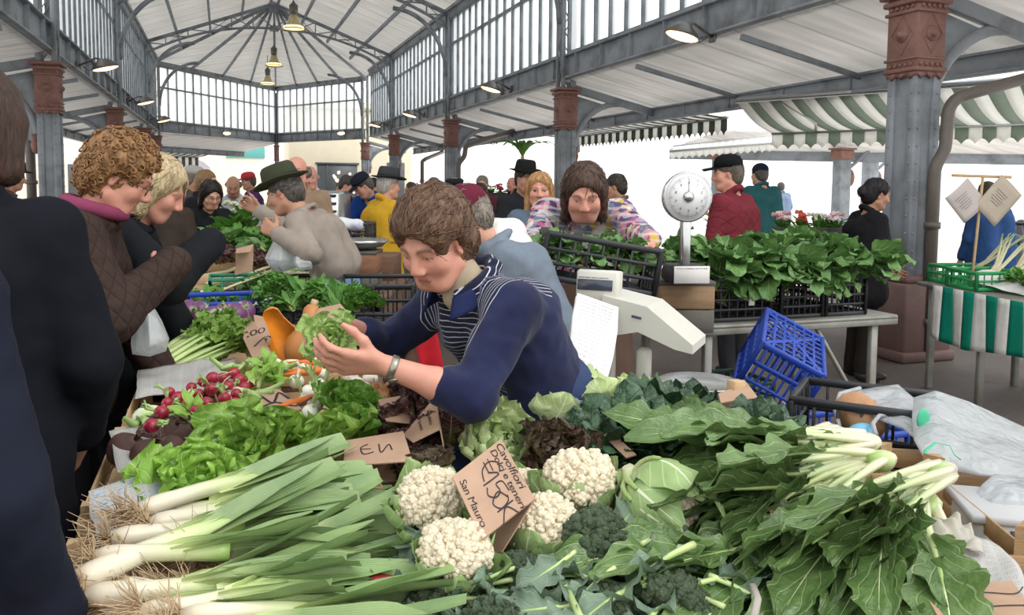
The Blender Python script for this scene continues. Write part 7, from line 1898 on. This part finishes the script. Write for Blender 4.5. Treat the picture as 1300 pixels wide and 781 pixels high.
obj('grip_slots', m, SCD, fb)
filmbag('carrier_bag', 'white plastic sheet draped over the box at the right edge', [[P(1262, 602, 2.0), P(1290, 606, 2.0), P(1335, 608, 2.0)], [P(1246, 616, 1.93), P(1280, 618, 1.9), P(1335, 622, 1.9)], [P(1234, 636, 1.9), P(1262, 634, 1.86), P(1335, 636, 1.85)], [P(1230, 660, 1.88), P(1244, 664, 1.85), P(1262, 660, 1.84)]], BAGW, depth=.012, amp=.015)
t = thing('support_table', 'low plank stand under the crates and bags at the right edge', 'table', (1.95, 1.75, 0), (0, 0, -.5))
obj('plank_top', MB().add(box((0.05, .1, .64), (1.0, .95, .03))), OLDW, t)
for x in (-.38, .5):
    for y in (-.3, .5): obj('leg', MB().add(box((x, y, .31), (.05, .05, .62))), OLDW, t)
# things under the grey table
wood_crate('light wooden crate lying on its side under the grey table', onT(.45, .25, .02), .5, .34, .2, th0 + .4, rot=(.9, .2, th0 + .3), mat=WOODL)
wood_crate('wooden crate standing flat under the grey table', onT(.05, .4, .02), .5, .36, .18, th0, mat=WOOD)
plastic_crate('dark green plastic crate under the grey table', onT(.55, .6, .02), .5, .4, .3, plast('dark_green_plastic', '#24443a'), th0)
plastic_crate('black plastic crate with trimmings behind the scale', tuple(G(835, 3.7, .02)), .5, .4, .5, PBLK, CR)
HB = [leafy('parsley_bunch', 'parsley', 110 + k, 15, .14, .035, LEAF_HRB, 'parsley', 1.5, 'wide', -.7, STEM_G, .2, 8, nu=3, nv=5, a=(.5, 1.45)) for k in range(3)]
for k, (px, tt, z) in enumerate(((815, 3.6, .52), (835, 3.6, .54), (850, 3.7, .50), (820, 3.8, .53), (845, 3.5, .5), (805, 3.45, .5))):
    setv(HB[k % 3], tuple(G(px, tt, z)), 'bunch of wilted greens in the black crate behind the scale', (RN.uniform(-.4, .4), RN.uniform(-.4, .4), RN.uniform(0, 6)), 1.3, 'wilted greens behind the scale')
tag(obj('tray', MB().add(box((0, 0, .02), (.3, .2, .04), bev=.008)), pm('red_tray', '#8f2f33', .5), None), 'red plastic tray under the sloping keyboard', 'tray'); bpy.data.objects['tray'].location = tuple(G(868, 3.75, .5))
plastic_crate('black plastic crate under the red tray', tuple(G(868, 3.75, .02)), .4, .3, .47, PBLK, CR + .1)
plastic_crate('yellow plastic crate behind the stallholder', tuple(G(655, 4.9, .78)), .34, .3, .2, PYEL, CR - .3)
plastic_crate('black plastic crate stacked below the yellow crate', tuple(G(655, 4.9, .02)), .4, .36, .74, PBLK, CR - .3)
# ------------------------------------------------------------------ striped-cloth stall on the right
C0, C1 = PZ(1188, 362, .84), PZ(1360, 396, .84); cx = nrm(C1 - C0); cy = np.array([-cx[1], cx[0], 0]); Lc = np.linalg.norm(C1 - C0); thc = math.atan2(cx[1], cx[0])
t = thing('trestle_table', 'trestle table under the green and white striped cloth', 'table', tuple((C0[0], C0[1], 0)), (0, 0, thc))
obj('table_top', MB().add(box((Lc / 2 - .1, .45, .825), (Lc + .3, .9, .03))), TABM, t)
for x in (-.12, Lc * .35, Lc * .8):
    for y in (.06, .8): obj('leg', MB().add(box((x, y, .405), (.045, .045, .81), bev=.004)), TABM, t)
m = MB()
NS = 12
for i in range(NS):
    def fn(u, v):
        f = (i + u) / NS; p = C0 + cx * (f * (Lc + .1))[..., None] - cy * (.02 + .02 * np.sin(f * 26) * v)[..., None]
        p = p.copy(); p[..., 2] = .842 - v * (.40 + .03 * np.sin(f * 7)); return p
    m.add(sheet(grid(4, 10, fn), .004), mat=i % 2)
tag(obj('striped_cloth', m, [cloth('stall_cloth_white', '#d8d8d4', fold=.5), cloth('stall_cloth_green', '#12806a', fold=.5)], None, True, C0), 'green and white striped cloth hanging from the right-hand stall table', 'cloth')
paper('plastic_sheet', 'white sheet hanging over the edge of the striped cloth', [P(1240, 344, 6.3), P(1232, 358, 6.12), P(1345, 386, 5.55), P(1345, 352, 5.9)], WHP, .02, 6, 14, 'sheet')
def onC(x, y, z=.845): return tuple(C0 + cx * x + cy * y + (0, 0, z - C0[2]))
plastic_crate('bright green plastic crate at the left end of the striped stall', onC(-.10, .30), .3, .4, .13, PGRN, thc, rows=2, nx=5)
plastic_crate('bright green plastic crate behind the white sheet', onC(.24, .22), .34, .36, .13, PGRN, thc, rows=2, nx=5)
CARDN = MB()
for i in range(7):
    a = RN.uniform(-.25, .25); CARDN.add(tube([(RN.uniform(-.03, .03), 0, .0), (a * .2, .18, .02), (a * .5, .36, .09), (a * .8, .5, .14)], [.018, .015, .011, .005], 7, flat=.5))
CD = veg('cardoon_bunch', '', 'cardoon', [('stalks', CARDN, gradm('cardoon_stalk', [(0, '#d9d0b0'), (.5, '#c9c7a0'), (1, '#8fa070')], .5, .3, 60), None)], 'cardoon bunches')
for x, y, rz, nm in ((.2, .3, .5, 'in the second green crate'), (.3, .35, .2, 'leaning on the first in the second green crate'), (-.12, .35, -.2, 'in the left green crate')):
    setv(CD, onC(x, y, .93), 'bunch of pale cardoon stalks ' + nm, (.45, 0, thc + rz), .9)
for k in range(4): setv(HB[k % 3], onC(.5 + .16 * k, .35, .87), 'bunch of herbs on the striped stall, ' + ('behind the white sheet', 'next to the crate', 'third from the crate', 'farthest right')[k], (.2, .1, k), 1.2)
st = thing('sign_stand', 'wooden T-shaped stick with two price sheets on the right-hand stall', 'sign', tuple(G(1233, 6.35, .845)), (0, 0, CR + .1))
hz = P(1233, 223, 6.35)[2] - .845
obj('pole', MB().add(bar((0, 0, 0), (.05, 0, hz), .018)).add(bar((-.2, 0, hz), (.28, 0, hz - .01), .022)), WOODL, st)
for s, nm, ang in ((-1, 'left', -.72), (1, 'right', .72)):
    sh = sheet(grid(8, 8, lambda u, v: ((u - .5) * .24, -.02 - .01 * np.sin(u * 4), (v - .5) * (.25 if s < 0 else .32))), .002)
    k = obj('price_sheet', MB().add(xf(sh, roty(ang), (.04 + s * .13, 0, hz - .19))), pm('sheet_pinkish', '#c9c0bc', .8, .04, trans=.25) if s < 0 else pm('sheet_tan', '#c2b6a6', .8, .05, trans=.25), st)
    m = MB()
    for i in range(6): m.add(box((-.02, -.034, .06 - i * .02), (.12 - .02 * (i % 3), .001, .004), bev=.0003))
    obj('printed_lines', MB().add(xf((m.arrays()[0], m.arrays()[1]), roty(ang), (.04 + s * .13, 0, hz - .19))), pm('faded_ink', '#8a8088', .7), k)
bx = thing('storage_box', 'blue box of wrapped goods behind the price sheets', 'box', onC(.30, .95, .86), (0, 0, thc))
obj('box_body', MB().add(box((0, 0, .06), (.5, .3, .12), bev=.01)), PBLU, bx); obj('wrapping', MB().add(ball((.1, 0, .13), (.17, .12, .06), 14, 8)), BAGW, bx)
tag(obj('bottle', MB().add(lathe([(.035, 0), (.038, .02), (.038, .16), (.03, .19), (.014, .22), (.014, .25)], 14)), plasm('blue_bottle', '#8fc4e6', .8), None), 'pale blue bottle beside the blue box', 'bottle'); bpy.data.objects['bottle'].location = onC(.62, .9, .86)
t2 = thing('back_table', 'second table behind the striped stall', 'table', onC(.4, 1.1, 0), (0, 0, thc)); obj('table_top', MB().add(box((0, 0, .84), (1.2, .5, .03))), TABM, t2)
for x in (-.5, .5): obj('leg', MB().add(box((x, 0, .41), (.05, .4, .82))), TABM, t2)
# scooter far right
sc = thing('motor_scooter', 'dark motor scooter parked in the square at the far right', 'scooter', tuple(G(1288, 13, 0)), (0, 0, .6)); DK = pm('scooter_paint', '#2a2c30', .3)
for x in (-.6, .6): obj('wheel', MB().add(xf(lathe([(.12, -.05), (.25, -.05), (.27, 0), (.25, .05), (.12, .05)], 20), rotx(PI / 2), (x, 0, .27))), pm('tyre', '#1a1a1a', .8), sc)
obj('body', MB().add(tube([(-.75, 0, .65), (-.4, 0, .62), (-.1, 0, .35), (.3, 0, .32), (.45, 0, .7), (.42, 0, 1.0)], [.1, .17, .14, .12, .12, .06], 12)), DK, sc)
obj('saddle', MB().add(ball((-.4, 0, .82), (.34, .14, .07), 14, 8)), pm('saddle', '#151515', .6), sc)
obj('handlebar', MB().add(tube([(.35, -.32, 1.08), (.42, 0, 1.02), (.35, .32, 1.08)], .022, 8)).add(ball((.5, 0, 1.0), (.09, .1, .09), 10, 8)), DK, sc)
# ------------------------------------------------------------------ flower stall
F0 = G(1030, 8.6, .0); t = thing('flower_table', 'table of the flower stall behind the grey trestle table', 'table', tuple(F0), (0, 0, CR))
obj('table_top', MB().add(box((0, 0, .98), (1.9, .6, .03))), TABM, t)
for x in (-.8, .8): obj('leg', MB().add(box((x, 0, .48), (.06, .5, .96))), TABM, t)
POT = pm('flower_bucket', '#4c5254', .5, .1)
def flowers(seed, cols, lab):
    r = random.Random(seed); t = thing('flower_bucket', lab, 'flowers')
    obj('bucket', MB().add(lathe([(.07, 0), (.075, .01), (.1, .17), (.105, .175), (.1, .18), (.02, .16)], 16)), POT, t)
    lv = MB()
    for i in range(26): add_leaf(lv, r.uniform(0, 6.28), (r.uniform(-.05, .05), r.uniform(-.05, .05), .15), 0, L=r.uniform(.1, .2), W=.04, nu=3, nv=6, prof='lance', a0=r.uniform(.5, 1.4), bend=-.7, seed=seed * 40 + i)
    obj('foliage', lv, LEAF_HRB, t)
    for i in range(9):
        a = r.uniform(0, 6.28); d = r.uniform(0, .12); b = MB(); c = (d * math.cos(a), d * math.sin(a), .27 + r.uniform(-.04, .06))
        for k in range(7): b.add(ball((c[0] + .022 * math.cos(k), c[1] + .022 * math.sin(k * .9), c[2] + .008 * (k % 3)), (.02, .02, .014), 7, 5))
        obj('bloom', b, pm('petal_' + cols[i % len(cols)].strip('#'), cols[i % len(cols)], .6, .1, 30, trans=.2), t)
    return t
for i, (px, cols, nm) in enumerate(((992, ['#e6a9ae', '#f1e9e4'], 'pink and white flowers in a dark bucket, leftmost on the flower stall'), (1017, ['#d8604a', '#e0786a'], 'coral red flowers in a dark bucket, second on the flower stall'), (1040, ['#efece6', '#dfe6c8'], 'white flowers with much green in a bucket on the flower stall'), (1058, ['#e8b6c4', '#f3eeee'], 'pale pink flowers in a bucket, rightmost on the flower stall'), (908, ['#e6b070', '#f0d8a0'], 'orange and cream flowers left of the red quilted jacket'))):
    f = flowers(20 + i, cols, nm); c = G(px, 8.5 if i < 4 else 8.8, .996); put(f, tuple(c))
for px, tt, s, nm in ((985, 8.2, (.26, .25, .12), 'flat cardboard box under the flowers, left'), (1018, 8.2, (.3, .25, .1), 'flat cardboard box under the flowers, middle'), (1052, 8.15, (.3, .25, .13), 'brown cardboard box under the flowers, right'), (915, 8.6, (.3, .25, .25), 'pale box beside the red quilted jacket')):
    b = thing('cardboard_box', nm, 'box', tuple(G(px, tt, .86 if px > 920 else .74)), (0, 0, CR + .1)); obj('carton', MB().add(box((0, 0, s[2] / 2), s, bev=.005)), CARD if 'brown' in nm else pm('pale_card', '#b9a88f', .85), b); obj('flap', MB().add(box((0, -s[1] / 2 - .04, s[2] - .01), (s[0], .1, .006), rotx(.5), .002)), CARD, b)
t = thing('stall_shelf', 'low bench of boxes in front of the flower stall', 'table', tuple(G(1020, 8.2, 0)), (0, 0, CR)); obj('table_top', MB().add(box((0, 0, .845), (1.5, .34, .03))), TABM, t)
for x in (-.6, .6): obj('leg', MB().add(box((x, 0, .415), (.05, .3, .83))), TABM, t)
# plant stall behind the blonde woman
pt = thing('potted_palm', 'potted palm above the plant stall behind the blonde woman', 'plant', tuple(G(663, 15.3, 1.5)))
lv = MB()
for i in range(12): add_leaf(lv, i * 2.4, (0, 0, .55), 0, L=.75, W=.10, nu=5, nv=12, prof='lance', a0=1.2, bend=-1.9, jag=.3, seed=i)
obj('fronds', lv, LEAF_HRB, pt); obj('trunk', MB().add(tube([(0, 0, 0), (0, 0, .6)], [.05, .035], 8)), ROOTM, pt); obj('pot', MB().add(lathe([(.12, -.25), (.16, 0), (.02, .0)], 14)), TERRA, pt)
bt = thing('plant_stand', 'stepped stand of the plant stall', 'table', tuple(G(645, 15, 0)), (0, 0, CR)); obj('step', MB().add(box((0, 0, .4), (2.6, .8, .8), bev=.02)), OLDW, bt); obj('step', MB().add(box((0, .6, .62), (2.6, .6, 1.24), bev=.02)), OLDW, bt)
for i in range(9):
    f = flowers(50 + i, [['#c9405a', '#d86a7a'], ['#d8c050', '#e6dca0'], ['#e0e0d8', '#b8c890']][i % 3], ['red', 'yellow', 'white'][i % 3] + ' potted flowers on the plant stall, ' + ['front left', 'front middle', 'front right', 'rear left', 'rear middle', 'rear right', 'far left end', 'far right end', 'at the centre top'][i])
    put(f, tuple(G(622 + (i % 5) * 13, 14.8 + .5 * (i // 5), .80 if i < 5 else 1.24)))
# ------------------------------------------------------------------ the long arm of the stall, towards the back
plastic_crate('blue plastic crate of turnips beside the celery', (-.02, 4.62, ZT + .003), .58, .42, .2, PBLU, .0, nx=9, ny=6, rows=2, dip=.07)
for i, (px, py, z, nm) in enumerate(((222, 393, .99, 'almost white one at the left'), (240, 396, 1.0, 'front one with purple shoulders'), (252, 395, 1.0, 'largest purple one in the middle'), (270, 402, .99, 'deep purple one'), (285, 398, .99, 'right of the deep purple one'), (300, 398, .99, 'under the white plastic'), (312, 394, .99, 'at the right end'), (228, 412, .92, 'low one seen through the left bars'), (250, 416, .92, 'low one seen through the middle bars'), (275, 416, .92, 'low one seen through the right bars'), (296, 414, .92, 'lowest at the right'))):
    spot(TUP, px, py, z, 'turnip in the blue crate, ' + nm, RN.uniform(0, 6), RN.uniform(-1.2, 1.2), RN.uniform(-1, 1), RN.uniform(.95, 1.2))
LFB = [leafy('leafy_greens', 'greens', 130 + k, 16, .2, .09, LEAF_HRB if k else LEAF_TUR, 'leafy greens along the stall', 2.0, 'oval', -1.0, STEM_G, .1, nu=5, nv=9, a=(.3, 1.4)) for k in range(3)]
for k, (px, tt, z, nm) in enumerate(((245, 4.95, .98, 'behind the turnips at the left'), (265, 5.0, .98, 'behind the turnips in the middle'), (282, 4.9, .97, 'behind the turnips at the right'), (318, 5.3, 1.0, 'left of the white paper'), (335, 5.4, 1.02, 'behind the white paper'), (352, 5.4, 1.02, 'in the black crate behind the paper'), (372, 5.3, 1.0, 'right of the white paper'), (330, 5.7, 1.0, 'next to the spring onions'), (350, 5.75, 1.0, 'below the spring onions'), (410, 4.6, .97, 'beside the black empty crate'), (398, 4.9, .97, 'under the spring onion crate'))):
    setv(LFB[k % 3], tuple(G(px, tt, z - .11)), 'heap of green leaves on the stall, ' + nm, (RN.uniform(-.2, .3), RN.uniform(-.3, .3), RN.uniform(0, 6)), .6)
for k, (px, tt, z, nm) in enumerate(((352, 4.3, .98, 'left one of the parsley beside the squash'), (368, 4.35, 1.0, 'tall one behind the squash'), (385, 4.3, .98, 'right one behind the squash'), (372, 4.1, .96, 'front one touching the squash'), (396, 4.25, .97, 'near the pink card'), (425, 4.0, .98, 'behind the pink card'), (440, 4.05, 1.0, 'in front of the black empty crate'), (455, 4.0, .98, 'beside the sleeve'), (438, 3.8, .95, 'low one above the far forearm'), (420, 4.3, 1.0, 'rear one by the black empty crate'), (360, 4.5, 1.0, 'rear one under the white paper'))):
    setv(HB[k % 3], tuple(G(px, tt, z)), 'bunch of curly parsley, ' + nm, (RN.uniform(-.3, .3), RN.uniform(-.3, .3), RN.uniform(0, 6)), .95)
plastic_crate('black plastic crate of leaves under the white paper', (.36, 5.05, ZT + .003), .42, .5, .17, PBLK, 0, rows=2, nx=6)
paper('paper_sheet', 'white paper sheet on the black crate behind the parsley', [P(326, 384, 4.55), P(366, 360, 4.9), P(400, 374, 4.7), P(352, 394, 4.4)], WHP, .012, 8, 10, 'paper')
plastic_crate('black plastic crate of spring onions', (.46, 5.72, ZT + .003), .42, .36, .17, PBLK, 0, rows=2, nx=6)
def scal(k):
    m, b = MB(), MB(); r = random.Random(k)
    for i in range(16):
        x = r.uniform(-.035, .035); m.add(tube([(x, 0, 0), (x + r.uniform(-.03, .03), .12, .03 + r.uniform(-.01, .03)), (x + r.uniform(-.06, .06), .24, .05 + r.uniform(-.03, .06))], [.0045, .004, .0015], 5)); b.add(tube([(x, -.05, 0), (x, -.03, 0), (x, 0, 0)], [.004, .008, .0045], 6))
    return veg('spring_onion_bunch', '', 'spring onions', [('green_tops', m, gradm('onion_tops', [(0, '#b9cf9a'), (.4, '#7fa07a'), (1, '#5d8468')], .4), None), ('white_bulbs', b, STEM_W, None)], 'bunches of spring onions')
SO = scal(5)
for k, nm in enumerate(('leftmost', 'second from the left', 'third from the left', 'fourth from the left', 'fifth from the left', 'rightmost', 'on top')):
    setv(SO, tuple(G(366 + k * 8.5 if k < 6 else 392, 5.6, 1.0 + (.03 if k == 6 else 0))), 'bunch of spring onions in the black crate, ' + nm, (.35, 0, CR + RN.uniform(-.4, .4)), 1.0)
plastic_crate('teal plastic crate among the cardoons', (.1, 6.0, ZT + .003), .4, .3, .16, PTEA, 0, rows=2, nx=5)
for k, (px, py, tt, dx, nm) in enumerate(((232, 378, 5.3, 0, 'front bunch above the turnips'), (246, 372, 5.5, .02, 'second bunch from the front'), (262, 360, 6.1, 0, 'beside the teal crate'), (254, 350, 6.5, -.02, 'rearmost bunch'), (280, 352, 6.4, .05, 'right bunch of the rear pair'), (330, 358, 6.2, .0, 'short bunch right of the teal crate'))):
    setv(CD, tuple(P(px, py, tt)), 'bunch of long pale cardoon stalks, ' + nm, (.02, 0, -PI / 2 + .12 * k - .3), 1.15)
wood_crate('wooden crate under the far salad heap', (.1, 7.0, ZT + .002), .8, .9, .1)
for k, (px, tt, z, nm) in enumerate(((278, 6.9, 1.02, 'left'), (300, 7.0, 1.06, 'top'), (320, 6.9, 1.04, 'middle'), (338, 6.8, 1.0, 'right'), (290, 7.3, 1.08, 'rear left'), (312, 7.3, 1.1, 'rear right'))):
    setv(LFB[k % 3], tuple(G(px, tt, z)), 'heap of green salad on the far part of the stall, ' + nm, (RN.uniform(-.2, .3), RN.uniform(-.3, .3), RN.uniform(0, 6)), 1.35)
for k, (px, tt, z, nm) in enumerate(((285, 6.4, .96, 'leftmost of the far row'), (302, 6.4, .97, 'second of the far row'), (322, 6.4, .96, 'third of the far row'), (338, 6.3, .94, 'rightmost of the far row'), (276, 6.7, .98, 'behind the puffer sleeve'))):
    setv(RL[k % 2], tuple(G(px, tt, z)), 'dark red salad on the far stall, ' + nm, (RN.uniform(-.3, .5), RN.uniform(-.3, .3), RN.uniform(0, 6)), .95, 'dark red salads on the far stall')
bk = thing('bucket', 'grey bucket beside the black-jacketed woman with glasses', 'bucket', tuple(G(287, 7.9, .82))); obj('pail', MB().add(lathe([(.13, 0), (.135, .01), (.17, .3), (.18, .31), (.165, .3), (.02, .26)], 18)), POT, bk); obj('rim', MB().add(lathe([(.172, .29), (.185, .3), (.172, .315)], 18)), POT, bk)
for k, (px, nm) in enumerate(((298, 'left'), (310, 'right'))):
    f = flowers(70 + k, ['#e6ecc8', '#f0f2e0'], 'greenish white flowers behind the grey bucket, ' + nm); put(f, tuple(G(px, 8.6, .96)), None, 1.3)
ft = thing('far_table', 'table behind the grey bucket', 'table', (.3, 8.6, 0)); obj('table_top', MB().add(box((0, 0, .8), (1.6, 1.2, .03))), OLDW, ft)
for x in (-.7, .7): obj('leg', MB().add(box((x, 0, .39), (.06, 1.0, .78))), OLDW, ft)
b = thing('cardboard_box', 'tilted brown cardboard box behind the green hat', 'box', tuple(G(318, 7.6, .95)), (0, .4, .3)); obj('carton', MB().add(box((0, 0, .12), (.28, .24, .24), bev=.006)), KRAFT, b); obj('flap', MB().add(box((.18, 0, .24), (.1, .24, .006), roty(.5), .002)), KRAFT, b)
# behind the forearms: empty crate, wooden box with metal tray, crate with patterned bag
plastic_crate('empty black plastic crate behind the parsley', tuple(G(478, 4.7, .80)), .42, .5, .24, PBLK, CR + .1, nx=8, ny=8, rows=3, dip=.1)
et = thing('crate_stand', 'stand under the empty black crate', 'table', tuple(G(478, 4.75, 0)), (0, 0, CR + .1)); obj('table_top', MB().add(box((0, 0, .78), (.55, .6, .03))), OLDW, et)
for x in (-.2, .2): obj('leg', MB().add(box((x, 0, .38), (.05, .5, .76))), OLDW, et)
box_crate('reddish wooden box under the metal tray', 455, 6.2, .78, .3, .3, .3, CR, '#8a6248')
tr = xf(lathe([(.02, 0), (.17, .004), (.22, .05), (.225, .05), (.17, -.004), (.02, -.006)], 24), None, G(456, 6.2, 1.12))
tag(obj('metal_tray', MB().add(tr), STEEL, None, True, G(456, 6.2, 1.12)), 'round metal tray on the reddish wooden box', 'tray')
plastic_crate('black plastic crate behind the metal tray', tuple(G(442, 7.2, .98)), .4, .4, .26, PBLK, CR, rows=3)
bag('carrier_bag', 'white bag with blue spots on the black crate behind the metal tray', [(P(432, 283, 7.0), P(456, 286, 7.0), .05, .05)], pm('spotted_bag', '#d9dce0', .5, .05, 8, dirt='#3c58a0'), .016, .01)
st2 = thing('crate_stand', 'table under the wooden box and metal tray', 'table', tuple(G(455, 6.7, 0)), (0, 0, CR)); obj('table_top', MB().add(box((0, 0, .765), (.7, 1.4, .03))), OLDW, st2); obj('support_box', MB().add(box((0, .5, .88), (.5, .5, .2))), OLDW, st2)
for x in (-.3, .3): obj('leg', MB().add(box((x, 0, .375), (.05, 1.2, .75))), OLDW, st2)
cb = thing('shop_counter', 'chrome-sided market refrigerator beside the tan waistcoat', 'counter', tuple(G(416, 8.8, 0)), (0, 0, CR)); obj('cabinet', MB().add(box((0, 0, .75), (.4, .6, 1.5), bev=.03)), STEEL, cb)
for z in (1.3, 1.38, 1.46): obj('slat', MB().add(box((0, -.31, z), (.34, .02, .02))), SCD, cb)
